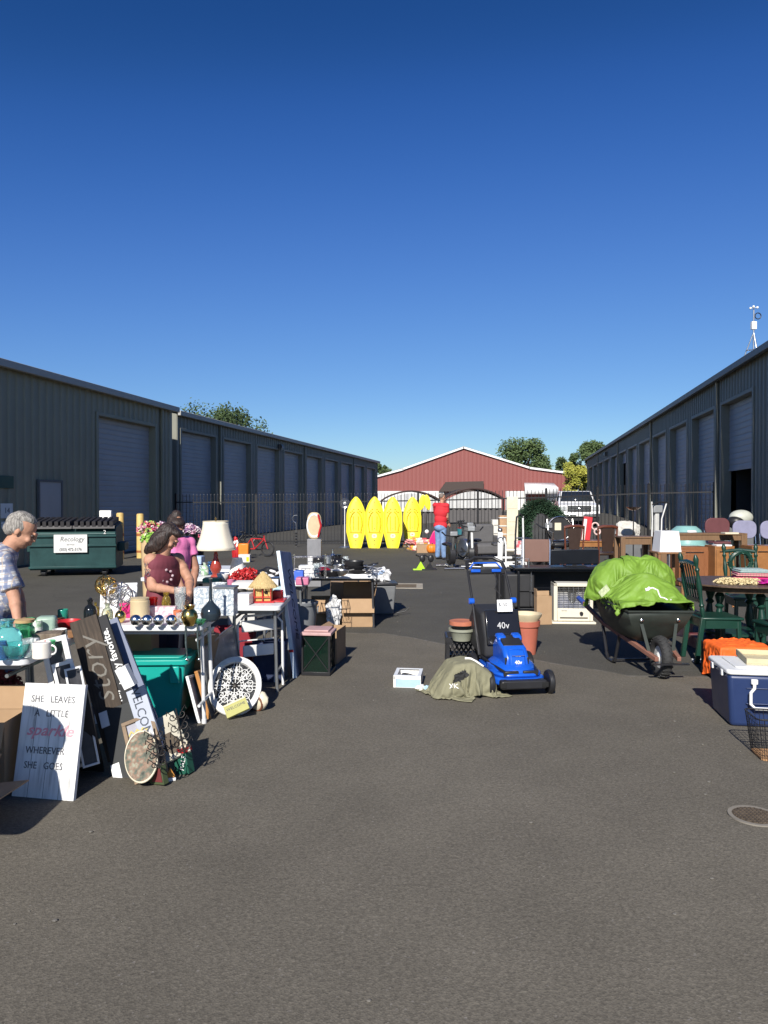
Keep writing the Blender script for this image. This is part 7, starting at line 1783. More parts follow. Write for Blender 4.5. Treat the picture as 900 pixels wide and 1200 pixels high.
def luggage():
    p, s = on(614, 716); T = thing('rolling_luggage', 'black rolling luggage bag with silver handle behind the cream bowl', 'luggage', p, -.1)
    q = MB(); q.prism(roundrect(.3, .56, .05, 4, 0, .32), 0, .2); q.build('body', mat('black_nylon', (.02, .02, .022), .6, var=.2), T, bevel=.02)
    q = MB(); q.prism(roundrect(.2, .3, .04, 4, 0, .25), -.03, .01); q.build('front_pocket', MATS['black_nylon'], T, bevel=.01)
    q = MB(); q.tube([(-.09, .2, .2), (-.09, .21, .75), (.09, .21, .75), (.09, .2, .2)], .01); q.build('pull_handle', chrome, T)
    for x in (-.1, .1): q = MB(); q.tube([(x, -.035, .08), (x, -.04, .58)], .008); q.build('strap', stain, T)
    for x in (-.13, .13): q = MB(); q.cyl((x - .02, .15, .035), (x + .02, .15, .035), .035); q.build('wheel', black, T)
luggage()
def plainbag():
    p, s = on(594, 712); T = thing('black_case', 'upright black case directly behind the mower handle', 'case', p, .1)
    q = MB(); q.prism(roundrect(.26, .58, .06, 4, 0, .3), 0, .18); q.build('body', MATS['black_nylon'], T, bevel=.02)
    q = MB(); q.torus((0, .09, .6), .05, .01, (0, 1, 0), a0=0, a1=pi); q.build('handle', black, T)
plainbag()
carton('narrow cardboard box leaning left of the white heater', tuple(zp(638, 732)), .2, .12, .37, .1, openf=(('B', 8), ('L', 4)))
def heater():
    p, s = on(672, 731); T = thing('kerosene_heater', 'cream kerosene heater with wire grille standing on the asphalt', 'heater', p, -.06); cr = mat('heater_cream', (.62, .58, .47), .4, var=.05); w, d, H = .255, .26, .53
    q = MB(); q.box(-w - .03, w + .03, -.05, d + .03, 0, .03); q.build('base_tray', cr, T, bevel=.008)
    q = MB(); q.box(-w, -w + .05, 0, d, .035, H); q.box(w - .04, w, 0, d, .035, H); q.box(-w + .05, w - .04, 0, d, .035, .2); q.box(-w, w, 0, d, H - .045, H); q.box(-w + .05, w - .04, d - .02, d, .2, H - .045); q.build('cabinet', cr, T, bevel=.008, fix=False)
    q = MB(); q.add([(-w + .05, .03, .2), (w - .04, .03, .2), (w - .04, .18, .48), (-w + .05, .18, .48)], [(0, 1, 2, 3)]); q.build('reflector', mat('reflector', (.35, .35, .35), .25, .9), T)
    q = MB(); q.cyl((0, .12, .2), (0, .12, .4), .06); q.build('burner', stain, T)
    q = MB()
    for i in range(9): z = .22 + i * .03; q.cyl((-w + .05, .008, z), (w - .04, .008, z), .003, n=6)
    for i in range(7): x = -w + .07 + i * .062; q.cyl((x, .006, .2), (x, .006, .485), .003, n=6)
    q.build('grille', stain, T)
    q = MB(); q.box(-w + .08, w - .07, -.004, .0, .07, .085); q.build('vent_slot', mat('hole_dark', (.02, .014, .01), .9), T)
    q = MB(); q.cyl((.1, -.03, .14), (.1, 0, .14), .022); q.box(.095, .105, -.034, -.028, .12, .16); q.build('knob', black, T)
    lettering('HEATER', .02, ink, T, (-.12, -.001, .17), ext=.001)
heater()
def tvstand():
    T = thing('media_console', 'long glossy black media console behind the heater', 'console', (2.62, 10.7, 0), .0); w, d, H = .68, .45, .62
    q = MB(); q.box(-w, w, 0, d, H - .03, H); q.box(-w, -w + .03, 0, d, 0, H - .03); q.box(w - .03, w, 0, d, 0, H - .03); q.box(-w + .03, w - .03, .05, d, .28, .3); q.box(-w + .03, w - .03, d - .02, d, .0, H - .03); q.box(-w + .03, w - .03, .02, d, 0, .05); q.build('carcass', mat('screen_black', (.005, .006, .009), .35), T, bevel=.003, fix=False)
    q = MB(); q.box(-w - .05, w + .08, -.04, d + .02, H, H + .025); q.build('top', mat('screen_black', (.005, .006, .009), .35), T, bevel=.004)
    p = dp(674, 666, 10.95); T2 = thing('flat_television', 'black flat television standing on the media console', 'television', (p.x, 10.95, .647), .06)
    q = MB(); q.box(-.36, .36, 0, .05, .03, .24); q.build('screen', mat('screen_black', (.005, .006, .009), .35), T2, bevel=.006); q = MB(); q.box(-.15, .15, -.06, .1, 0, .012); q.box(-.03, .03, .02, .04, .01, .05); q.build('foot', black, T2)
    T3 = thing('black_ottoman', 'low black cube ottoman at the left end of the media console', 'ottoman', (1.95, 10.75, 0)); q = MB(); q.box(-.2, .2, 0, .4, .05, .55); q.build('cushion', mat('black_nylon', (.02, .02, .022), .6, var=.2), T3, bevel=.03)
    for x in (-.16, .16): q = MB(); q.box(x - .02, x + .02, .02, .06, 0, .05); q.build('foot', black, T3)
tvstand()
def brownchair():
    T = thing('office_chair', 'chair with square brown backrest and silver side frame behind the luggage', 'chair', (dp(628, 640, 11.8).x, 11.8, 0), .0); bm_ = mat('brown_vinyl', (.17, .095, .075), .6, var=.06)
    q = MB(); q.prism(roundrect(.41, .36, .02, 3, 0, .82), -.03, .02); q.build('backrest', bm_, T, bevel=.01)
    q = MB(); q.box(-.2, .2, .02, .42, .44, .49); q.build('seat', bm_, T, bevel=.02)
    for x in (-.22, .22):
        q = MB(); q.tube([(x, -.02, 0), (x, -.03, .95), (x, .0, 1.0)], .014); q.tube([(x, .4, 0), (x, .4, .62), (x, -.02, .66)], .014); q.build('side_frame', chrome, T)
brownchair()
def handtruck():
    T = thing('hand_truck', 'black and silver hand truck standing upright left of the brown chair', 'hand truck', (dp(609, 650, 11.2).x, 11.2, 0), .1)
    for x in (-.06, .06): q = MB(); q.tube([(x, 0, .05), (x, .02, 1.1), (x * .8, .0, 1.38)], .014); q.build('upright', black if x < 0 else wf, T)
    q = MB(); q.tube([(-.05, 0, 1.36), (0, -.02, 1.42), (.05, 0, 1.36)], .014); q.build('grip', black, T)
    q = MB(); q.box(-.14, .14, -.2, 0, .0, .012); q.build('toe_plate', stain, T)
    for x in (-.12, .12): q = MB(); q.cyl((x - .02, .06, .1), (x + .02, .06, .1), .1); q.build('wheel', black, T)
    for z in (.4, .75, 1.05): q = MB(); q.cyl((-.06, .01, z), (.06, .01, z), .01); q.build('cross_bar', stain, T)
handtruck()
def loopstand():
    T = thing('walker_frame', 'pale metal walking frame right of the white bench', 'walker', (dp(602, 650, 13.6).x, 13.6, 0), .1)
    for x in (-.2, .2): q = MB(); q.tube([(x, -.2, 0), (x * .9, -.12, .8), (x * .85, 0, .92), (x * .9, .1, .8), (x, .2, 0)], .014); q.build('side_frame', wf, T)
    q = MB(); q.cyl((-.18, -.12, .72), (.18, -.12, .72), .012); q.cyl((-.18, -.14, .5), (.18, -.14, .5), .012); q.build('front_bar', wf, T)
loopstand()

# ================================================================== WHEELBARROW
def barrow():
    T = thing('wheelbarrow', 'dark green wheelbarrow with wooden handles, its wheel toward the camera', 'wheelbarrow', (2.5, 7.2, 0), radians(2)); tr = mat('barrow_tray', (.035, .042, .035), .5, .2, var=.25, scale=5)
    # tray from stations front (y=-.52) to rear (y=.5)
    st = [(-.50, .30, .22, .60, .36), (-.3, .345, .23, .63, .29), (.0, .36, .25, .645, .26), (.3, .35, .24, .65, .28), (.52, .30, .2, .655, .42)]
    m_ = 24; vs = []; fs = []
    for (y, wt, wb, zt, zb) in st:
        for k in range(m_ + 1):
            u = k / m_ * 2 - 1; a = u * pi / 2
            x = wt * math.copysign(abs(sin(a)) ** .75, a); z = zt - (zt - zb) * cos(a) ** .55 if abs(u) < 1 else zt
            vs.append(Vector((x * (1 - .25 * (zt - z) / (zt - zb)), y + (0.1 if y < -.4 else -.08 if y > .4 else 0) * (zt - z) / (zt - zb), z)))
    n = m_ + 1
    fs = [(i * n + k, i * n + k + 1, (i + 1) * n + k + 1, (i + 1) * n + k) for i in range(len(st) - 1) for k in range(m_)]
    fs += [tuple(range(n)), tuple((len(st) - 1) * n + k for k in range(n))]
    mb = MB(); mb.add(vs, fs[:-2]); 
    mb.add([vs[k] for k in range(n)], [tuple(range(n))]); mb.add([vs[(len(st) - 1) * n + k] for k in range(n)], [tuple(range(n))])
    mb.build('tray', tr, T, solid=.006, ang=60)
    rim = [vs[i * n] for i in range(len(st))] + [vs[i * n + m_] for i in reversed(range(len(st)))]
    q = MB(); q.tube(rim, .012, 8, closed=True); q.build('rolled_rim', tr, T)
    hw = mat('worn_red_wood', (.22, .1, .07), .7, var=.25, scale=8)
    for s_ in (-1, 1):
        q = MB(); q.bar((s_ * .1, -.66, .2), (s_ * .24, .35, .36), .035, .04); q.bar((s_ * .24, .35, .36), (s_ * .3, .95, .52), .035, .04); q.build('handle', hw, T, bevel=.004)
        q = MB(); q.cyl((s_ * .29, .85, .495), (s_ * .305, 1.0, .533), .026); q.build('grip', mat('blue_grip', (.03, .06, .25), .5), T)
        q = MB(); q.tube([(s_ * .2, .0, .3), (s_ * .22, .08, .03), (s_ * .22, .14, .012), (s_ * .22, .26, .012), (s_ * .22, .31, .05), (s_ * .24, .38, .34)], .016, 8); q.build('leg', black, T)
        q = MB(); q.bar((s_ * .11, -.5, .24), (s_ * .17, -.44, .53), .03, .008, (0, 1, 0)); q.build('tray_brace', tr, T)
        q = MB(); q.ball((s_ * .17, -.475, .52), (.018, .012, .018), 10, 6); q.build('bolt', chrome, T)
    q = MB(); q.bar((-.22, .15, .03), (.22, .15, .03), .02, .02); q.build('leg_tie', black, T)
    q = MB(); q.bar((-.16, -.72, .17), (.16, -.72, .17), .035, .012); q.build('nose_guard', black, T)
    q = MB(); r = .19; wy = -.5
    q.torus((0, wy, r), r - .048, .047, (1, 0, 0), n=44, k=14); t = q.build('tyre', mat('rubber', (.03, .03, .03), .8, var=.15), T)
    q = MB()
    for k in range(26):
        a = k * 2 * pi / 26
        for s_ in (-1, 1): q.bar((s_ * .004, wy + (r - .001) * cos(a), r + (r - .001) * sin(a)), (s_ * .04, wy + (r - .016) * cos(a + .1), r + (r - .016) * sin(a + .1)), .014, .01, (0, cos(a), sin(a)))
    q.build('tread', MATS['rubber'], t)
    q = MB(); q.lathe([(.1, -.02), (.1, .02), (.06, .012), (.03, .04), (0, .04)], 24, M=Matrix.Translation((0, wy, r)) @ Matrix.Rotation(-pi / 2, 4, 'Y')); q.lathe([(.1, -.02), (.1, .02), (.06, .012), (.03, .04), (0, .04)], 24, M=Matrix.Translation((0, wy, r)) @ Matrix.Rotation(pi / 2, 4, 'Y')); q.build('wheel_rim', mat('white_rim', (.62, .62, .6), .4, var=.15, scale=12), t)
    q = MB(); q.cyl((-.13, wy, r), (.13, wy, r), .01); q.build('axle', stain, T)
barrow()
lime = mat('lime_green_fabric', (.15, .265, .03), .6, var=.12, scale=9, bump=.3, bscale=30)
def green_bags():
    pan_ = MB(); pan_.prism([(2.22, 6.72), (2.78, 6.72), (2.84, 7.7), (2.18, 7.7)], .3, .6, plane='xy'); pan_ = pan_.build('tmp', lime, None)
    rim_ = MB(); rim_.tube([(2.19, 6.72, .645), (2.81, 6.72, .645), (2.86, 7.72, .655), (2.14, 7.72, .655)], .02, 8, closed=True); rim_ = rim_.build('tmp', lime, None)
    cols = [pan_, rim_]; out = []
    for lab, lumps, c, w, d, rz in (
            ('upper left lime green fabric bag heaped on the wheelbarrow', [((2.38, 7.48, .8), (.26, .2, .22)), ((2.22, 7.42, .76), (.13, .17, .16))], (2.34, 7.46, 1.07), .98, .84, .15),
            ('lime green fabric bag at the back right of the wheelbarrow', [((2.7, 7.48, .79), (.2, .18, .24))], (2.69, 7.48, 1.08), .66, .74, -.2),
            ('front lime green fabric bag with white cord draped over the wheelbarrow tray', [((2.5, 7.06, .66), (.24, .24, .23)), ((2.66, 7.02, .64), (.13, .22, .18)), ((2.3, 7.06, .62), (.12, .2, .14))], (2.49, 7.03, .96), .98, .78, .05)):
        T = thing('green_bag', lab, 'bag', (c[0], c[1], .6), 0, 'lime green bags on the wheelbarrow'); lp = MB()
        for lc, lr in lumps: lp.ball(lc, lr, 20, 12, amp=.25, freq=2, seed=len(out) + lr[0])
        lp = lp.build('tmp', lime, None); cols.append(lp)
        sh = MB(); Ms = Matrix.Translation(c) @ Matrix.Rotation(rz, 4, 'Z'); sd_ = len(out)
        sh.grid(lambda u, v: Ms @ Vector(((u - .5) * w, (v - .5) * d, .05 * mnoise.noise(Vector((u * 6 + 2 * v, v * 5, sd_))) + .03 * mnoise.noise(Vector((u * 13, v * 11 + u * 4, sd_))))), 60, 50)
        o = settle(sh, lime, T, 'body', cols, 30, 0, mass=.3, bend=.12, tens=12, thick=.003)
        k = o.copy(); k.data = o.data.copy(); k.parent = None; k.matrix_world = Matrix.Translation(T.location); k.modifiers.clear(); COL.objects.link(k); cols.append(k); out.append((T, o))
    for k in cols: bpy.data.objects.remove(k)
    return out
bags_ = green_bags(); T = bags_[2][0]
on_cloth(T, bags_[2][1], [(-.02 + .011 * i, -.17 - .0006 * i * i, 1) for i in range(22)], 'white_cord', wht, .007, (0, 0, -1))
on_cloth(T, bags_[2][1], [(-.06, -.17, 1), (-.04, -.175, 1), (-.02, -.17, 1)], 'cord_toggle', wht, .016, (0, 0, -1))
q = MB(); q.box(-.065, .065, -.002, .002, -.03, .03, Matrix.Translation((-.44, -.16, .17)) @ Matrix.Rotation(-.6, 4, 'Y') @ Matrix.Rotation(.5, 4, 'Z')); q.build('care_label', mat('label_green_white', (.45, .5, .3), .7, var=.3, scale=40), T)

# ================================================================== FURNITURE ON THE RIGHT
def dining(label, px, Y, ang=0):
    p = dp(px, 620, Y); T = thing('dining_chair', label, 'dining chair', (p.x, Y, 0), ang, 'dark dining chairs'); dk = mat('red_brown_wood', (.11, .035, .02), .25, var=.15, coat=.3); lt = mat('dark_leather', (.035, .02, .015), .35)
    q = MB(); q.tube([(-.22, 0, 1.03), (-.1, -.02, 1.06), (.1, -.02, 1.06), (.22, 0, 1.03)], .035, 10); q.build('top_rail', dk, T)
    q = MB(); q.prism([(-.11, .5), (.11, .5), (.15, 1.02), (-.15, 1.02)], -.012, .012); q.build('back_splat', lt, T)
    for x in (-1, 1):
        q = MB(); q.tube([(x * .2, .03, 0), (x * .19, 0, .45), (x * .215, 0, 1.03)], .02, 8); q.build('rear_leg', dk, T); q = MB(); q.tube([(x * .2, .42, 0), (x * .2, .42, .42)], .02, 8); q.build('front_leg', dk, T)
    q = MB(); q.box(-.22, .22, .0, .44, .42, .49); q.build('seat', lt, T, bevel=.02); return T
D = dining('left of the two dark red brown dining chairs with shiny top rails', 673, 16.4)
dup(D, (dp(712, 620, 16.2).x, 16.2, 0), .05, 'right dark red brown dining chair, just behind the green bags')
honey = mat('orange_wood', (.26, .115, .04), .4, var=.2, coat=.1)
def wtable(name, label, cat, px0, px1, py, Y, th, legw, m, d=.6, z=None):
    a = dp(px0, py, Y); b_ = dp(px1, py, Y); T = thing(name, label, cat, ((a.x + b_.x) / 2, Y, 0)); w = (b_.x - a.x) / 2; z = a.z
    q = MB(); q.box(-w, w, 0, d, z - .03, z); q.build('tabletop', m, T, bevel=.004)
    q = MB(); q.box(-w + .03, w - .03, .02, .045, z - th, z - .03); q.box(-w + .03, w - .03, d - .045, d - .02, z - th, z - .03); q.build('apron', m, T, bevel=.003)
    for x in (-w + legw / 2, w - legw / 2):
        for y in (legw / 2, d - legw / 2): q = MB(); q.box(x - legw / 2, x + legw / 2, y - legw / 2, y + legw / 2, 0, z - .03); q.build('leg', m, T, bevel=.004)
    return T
wtable('dining_table', 'orange wooden dining table beyond the two dining chairs', 'table', 645, 731, 634, 17.4, .14, .09, honey, .8)
brw = ramp_mat('mid_brown_wood', [(.2, (.13, .075, .04)), (.8, (.2, .12, .065))], 'NOISE', 4, .45, (6, 1, 1), detail=6)
wtable('side_table', 'brown wooden side table left of the white lampshade', 'table', 728, 768, 629, 15.0, .16, .09, brw, .5)
wtable('console_table', 'long brown wooden console table behind the cabinet', 'table', 775, 876, 625, 14.4, .14, .11, brw, .45)
def cabinet(label, px0, px1, py0, Y, m, d=.45):
    a = dp(px0, py0, Y); b_ = dp(px1, py0, Y); w = (b_.x - a.x) / 2; H = a.z; T = thing('wooden_cabinet', label, 'cabinet', ((a.x + b_.x) / 2, Y, 0), 0, 'orange brown cabinets')
    q = MB(); q.box(-w, w, 0, d, 0.02, H); q.build('carcass', m, T, bevel=.005)
    q = MB(); q.box(-w + .02, w - .02, -.02, 0, .05, H - .06); dr = q.build('door', m, T, bevel=.004); q = MB(); q.box(-w + .09, w - .09, -.028, -.02, .12, H - .13); q.build('raised_panel', m, dr, bevel=.006)
    q = MB(); q.box(-w * .6, w * .6, -.045, -.03, H - .1, H - .09); q.build('bar_pull', chrome, T)
cabinet('orange brown cabinet with one panelled door and silver bar pull', 796, 831, 641, 13.9, ramp_mat('honey_cabinet', [(.2, (.17, .065, .028)), (.8, (.24, .1, .042))], 'NOISE', 5, .35, (6, 1, 1), detail=5))
cabinet('bright orange wooden cabinet right of the panelled one', 838, 861, 640, 13.6, honey)
cabinet('bright orange wooden cabinet at the right edge behind the round table', 882, 908, 640, 13.4, honey)
def whiteshade():
    p = dp(781, 646, 12.2); T = thing('square_lampshade', 'white tapered square lampshade above the green bags', 'lampshade', (p.x, p.y, p.z)); s = p.y / FPX
    q = MB(); q.lathe([(12.8 * s * 1.38, 0), (10.6 * s * 1.38, 24 * s)], 4, M=Matrix.Rotation(pi / 4, 4, 'Z')); q.build('shade', mat('bright_white_shade', (.78, .78, .78), .7, var=.02), T, smooth=False)
    q = MB(); q.cyl((0, 0, 25 * s), (0, 0, 25 * s + .03), .02); q.build('cap', chrome, T)
    T2 = thing('small_stand', 'small dark side table carrying the white square lampshade', 'table', (p.x, p.y, 0)); q = MB(); q.box(-.22, .22, -.22, .22, p.z - .03, p.z - .002); q.build('tabletop', wood, T2, bevel=.004)
    for x in (-.19, .19):
        for y in (-.19, .19): q = MB(); q.box(x - .02, x + .02, y - .02, y + .02, 0, p.z - .03); q.build('leg', wood, T2)
whiteshade()
def tealtub():
    p = dp(804, 640, 16.2); T = thing('upturned_tub', 'teal plastic tub turned upside down on a crate behind the long console table', 'tub', (p.x, 16.2, p.z)); s = 16.2 / FPX
    q = MB(); q.lathe([(.44, 0), (.44, .05), (.4, .06), (.37, .22), (.3, .36), (.2, .44), (0, .45)], 36); q.build('body', mat('teal_plastic_pale', (.2, .38, .37), .4, var=.06), T)
    q = MB(); q.torus((0, 0, .03), .445, .02); q.build('rim', MATS['teal_plastic_pale'], T); q = MB(); q.add([(-.12, -.36, .26), (.1, -.37, .26), (.08, -.32, .36), (-.1, -.31, .36)], [(0, 1, 2, 3)]); q.build('paper_label', mat('paper', (.72, .72, .72), .8), T, solid=.004)
    boxy('support_crate', 'grey crate under the upturned teal tub', 'crate', 804, 673, 0, 40, 34, .6, mat('grey_plastic', (.17, .18, .19), .5))
tealtub()
def stackchair(label, px, py_top, Y, m, wpx=28):
    p = dp(px, py_top, Y); H = p.z; T = thing('stacking_chair', label, 'chair', (p.x, Y, 0), 0, 'office chairs by the right building'); w = wpx * Y / FPX / 2
    q = MB(); q.prism(roundrect(2 * w, .42, .16, 6, 0, H - .21), .0, .05); q.build('backrest', m, T, bevel=.015)
    q = MB(); q.prism(roundrect(2 * w * .95, .44, .1, 5, 0, -.25), H - .6, H - .55, plane='xy'); q.build('seat', m, T, bevel=.015)
    for x in (-w * .95, w * .95): q = MB(); q.tube([(x, -.45, 0), (x, -.42, H - .58), (x, .0, H - .6), (x * 1.02, .05, H - .3)], .014); q.tube([(x, .12, 0), (x, -.05, H - .6)], .014); q.build('side_frame', chrome, T)
    return T
stackchair('maroon padded chair behind the long console table', 841, 607, 17.6, mat('maroon_vinyl', (.11, .035, .04), .6), 29)
S1 = stackchair('lavender grey chair with round back left of its twin at the right edge', 873, 610, 17.2, mat('lavender_fabric', (.22, .22, .32), .8), 28)
dup(S1, (dp(906, 612, 17.0).x, 17.0, 0), -.1, 'lavender grey chair cut off by the right edge of the picture')
def carseat():
    p = dp(866, 612, 19.0); T = thing('baby_car_seat', 'black and pale grey baby car seat on top behind the lavender chair', 'car seat', (p.x, 19, p.z - .12)); pg = mat('pale_grey_shell', (.42, .43, .38), .5)
    q = MB(); q.ball((.05, 0, .24), (.3, .22, .2), 24, 14); 
    q.v = [Vector((v.x, v.y, max(v.z, .12))) for v in q.v]; q.build('canopy', pg, T)
    q = MB(); q.ball((-.1, -.05, .14), (.22, .2, .16)); q.build('shell', black, T); q = MB(); q.torus((0, 0, .2), .26, .016, (0, 1, .3), a0=0, a1=pi); q.build('carry_handle', black, T)
    boxy('grey_cupboard', 'grey cupboard under the baby car seat', 'cupboard', 866, 661, 0, 34, 46, .5, mat('grey_panel', (.12, .125, .13), .6), extra=lambda T, w, h, d: MB().box(-w * .45, w * .45, -.015, 0, h * .1, h * .9).build('door', mat('grey_panel', (.12, .125, .13), .6), T, bevel=.006))
carseat()
def birdbath():
    p = zp(742, 672); T = thing('metal_bird_bath', 'polished metal bowl on a thin pole beside the side table', 'bird bath', (p.x, p.y, 0)); s = p.y / FPX; H = (672 - 594) * s
    q = MB(); q.lathe([(.02, H - .08), (.1, H - .06), (.17, H), (.16, H), (.09, H - .045), (0, H - .06)], 28); q.build('bowl', mat('coppery_steel', (.45, .33, .28), .25, .9), T); q = MB(); q.cyl((0, 0, 0), (0, 0, H - .07), .013); q.build('pole', blackm, T); q = MB(); q.lathe([(.15, 0), (.14, .02), (.02, .04)], 20); q.build('base', blackm, T)
birdbath()
def crosstrainer():
    p = zp(769, 668); T = thing('cross_trainer', 'white cross trainer with dark handlebar behind the white lampshade', 'exercise machine', (p.x, p.y, 0), .3, 'exercise machines'); H = (668 - 588) * p.y / FPX
    q = MB(); q.box(-.05, .05, -.04, .04, .05, H * .86); q.build('column', mat('machine_white', (.5, .5, .48), .4), T, bevel=.01)
    q = MB(); q.box(-.12, .12, -.08, .05, H * .84, H * .95); q.build('console', mat('console_grey', (.25, .26, .27), .4), T, bevel=.02)
    for x in (-.13, .13): q = MB(); q.tube([(x, 0, H * .35), (x, -.02, H * .75), (x * 1.6, -.1, H * 1.0)], .016); q.build('moving_handle', wf, T)
    q = MB(); q.tube([(-.2, -.12, H * .96), (0, -.1, H), (.25, -.12, H * .99)], .018); q.build('handlebar', black, T)
    q = MB(); q.box(-.25, .25, -.3, -.24, 0, .05); q.box(-.25, .25, .5, .56, 0, .05); q.box(-.03, .03, -.24, .5, .0, .06); q.build('base_frame', wf, T)
crosstrainer()
sack('white_sack', 'crumpled off white sack standing behind the side table', 'sack', (dp(735, 620, 17.6).x, 17.6, .92), (.26, .18, .22), mat('offwhite_cloth', (.5, .48, .44), .9), amp=.3, seed=3, floor=.62)
boxy('sack_box', 'grey box under the off white sack', 'box', 735, 661, 0, 34, 32, .45, mat('grey_panel', (.12, .125, .13), .6))
def redgift():
    p = dp(692, 634, 17.2); T = thing('red_gift_bag', 'tall red and white bag standing on the orange dining table', 'bag', (p.x, 17.6, p.z)); M = Matrix.Rotation(.12, 4, 'Y')
    q = MB(); q.box(-.1, .1, 0, .1, 0, .56, M); q.build('bag', mat('red_gift', (.5, .03, .04), .5), T, bevel=.01); q = MB(); q.box(-.102, -.03, -.004, 0, 0, .5, M); q.build('white_stripe', wht, T)
    q = MB(); q.torus((.25, .1, .33), .08, .02, (0, 1, 0)); q.torus((.3, .1, .2), .07, .02, (0, 1, 0)); q.build('ribbon_bow', mat('ribbon_pale', (.6, .45, .42), .5), T)
redgift()
def meshchair():
    Y = 17.0; p = dp(656, 606, Y); T = thing('mesh_chair', 'black mesh office chair with silver frame and cream tag left of the dining chairs', 'chair', (p.x, Y, 0), .1); H = p.z
    q = MB(); q.prism(roundrect(.56, .52, .14, 6, 0, H - .26), -.0, .03); q.build('backrest', mat('black_nylon', (.02, .02, .022), .6, var=.2), T, bevel=.01)
    q = MB(); q.torus((0, -.01, H - .26), .27, .016, (0, 1, 0), sx=1.05); q.build('silver_frame', chrome, T)
    q = MB(); q.box(-.28, .28, -.45, .0, H - .66, H - .57); q.build('seat', black, T, bevel=.03)
    for x in (-.3, .3): q = MB(); q.tube([(x, 0, H - .05), (x, -.1, H - .3), (x, -.4, H - .35), (x, -.35, H - .62)], .018); q.build('armrest', chrome, T)
    q = MB(); q.cyl((0, -.2, .08), (0, -.2, H - .66), .03); q.build('gas_post', black, T)
    for k in range(5): a = k * 2 * pi / 5; q = MB(); q.bar((0, -.2, .08), (.28 * cos(a), -.2 + .28 * sin(a), .06), .04, .03); q.ball((.28 * cos(a), -.2 + .28 * sin(a), .03), .03); q.build('base_arm', black, T)
    q = MB(); q.box(-.12, .03, -.008, -.002, H - .3, H - .13); q.build('cream_tag', cream, T)
meshchair()
exbike('small dark exercise bike right of the cream panel', 628, 668, 56, .6, blackm, black)

# ---- round table and green chairs
grn = mat('dark_green_paint', (.008, .038, .026), .35, var=.12)
def turned(mb, a, b_, r, n=14):
    a, b_ = Vector(a), Vector(b_); L = (b_ - a).length; d = (b_ - a).normalized(); z = Vector((0, 0, 1)); M = z.rotation_difference(d).to_matrix().to_4x4(); M.translation = a
    pr = [(.7, 0), (.8, .05), (1, .12), (.7, .16), (1.1, .19), (.7, .22), (.8, .35), (1.15, .5), (.8, .62), (.6, .72), (1.05, .76), (.6, .8), (.9, .86), (1.15, .92), (.7, .97), (.3, 1)]
    mb.lathe([(q_ * r, t * L) for q_, t in pr], n, M=M)
def green_chair(label, loc, ang):
    T = thing('green_chair', label, 'chair', loc, ang, 'dark green wooden chairs')     # faces -Y: back at +Y
    q = MB(); q.prism([(-.21, -.21), (.21, -.21), (.19, .2), (-.19, .2)], .43, .46, plane='xy'); q.build('seat', grn, T, bevel=.01)
    q = MB()
    for a in ((-.18, .18, -.18, -.16), (-.18, .18, .16, .18), (-.19, -.17, -.16, .16), (.17, .19, -.16, .16)): q.box(*a, .35, .43)
    q.build('apron', grn, T)
    for x in (-1, 1):
        q = MB(); q.bar((x * .18, -.18, 0), (x * .17, -.17, .43), .04, .04, (0, 1, 0)); q.build('front_leg', grn, T, bevel=.006)
        q = MB(); q.bar((x * .17, .24, 0), (x * .17, .18, .46), .04, .045, (0, 1, 0)); q.build('rear_leg', grn, T, bevel=.006)
        q = MB(); turned(q, (x * .17, .18, .46), (x * .19, .27, 1.08), .024); q.build('back_post', grn, T)
    q = MB(); q.tube([(-.185, .26, .98), (0, .275, 1.0), (.185, .26, .98)], .022); q.build('top_rail', grn, T)
    q = MB(); q.bar((-.175, .2, .62), (.175, .2, .62), .02, .04); q.build('lower_rail', grn, T)
    for k in range(5): x = -.12 + k * .06; q = MB(); q.cyl((x, .2, .62), (x, .27, .98), .008, n=8); q.build('spindle', grn, T)
    return T
green_chair('dark green wooden chair directly right of the wheelbarrow seen side on', (3.33, 7.45, 0), radians(90))
c2 = green_chair('dark green wooden chair at the right edge behind the cooler', (3.78, 6.95, 0), radians(180))
c3 = green_chair('dark green wooden chair on the far side of the round table', (dp(864, 600, 9.2).x, 8.95, 0), radians(-8))
def roundtable():
    p = Vector((3.78, 7.95, 0)); T = thing('round_table', 'round brown topped table with dark green pedestal legs behind the cooler', 'table', p)
    q = MB(); q.lathe([(.55, .715), (.58, .73), (.58, .745), (0, .75)], 48); q.build('tabletop', ramp_mat('table_brown', [(.3, (.07, .045, .03)), (.7, (.12, .08, .055))], 'NOISE', 4, .4, (8, 1, 1)), T)
    q = MB(); q.lathe([(.5, .67), (.52, .715)], 40); q.build('apron', MATS['table_brown'], T)
    for k in range(4):
        a = k * pi / 2 + .6; q = MB(); turned(q, (.32 * cos(a), .32 * sin(a), .0), (.28 * cos(a), .28 * sin(a), .66), .045); q.build('leg', grn, T)
    q = MB(); q.lathe([(.34, .2), (.34, .225), (0, .23)], 32); q.build('lower_shelf', grn, T)
roundtable()
ZR = .752
plume('dried_hydrangea', 'pile of pale yellow dried flowers on the round table', 'flowers', (3.62, 7.72, ZR), .16, ramp_mat('pale_yellow_petal', [(.3, (.42, .33, .16)), (.7, (.66, .55, .32))], 'NOISE', 30, .8), 900, .016, .32, 11)
plume('dried_hydrangea', 'second, larger spread of pale yellow dried flowers beside the cloths', 'flowers', (3.8, 7.72, ZR), .17, MATS['pale_yellow_petal'], 900, .016, .28, 12)
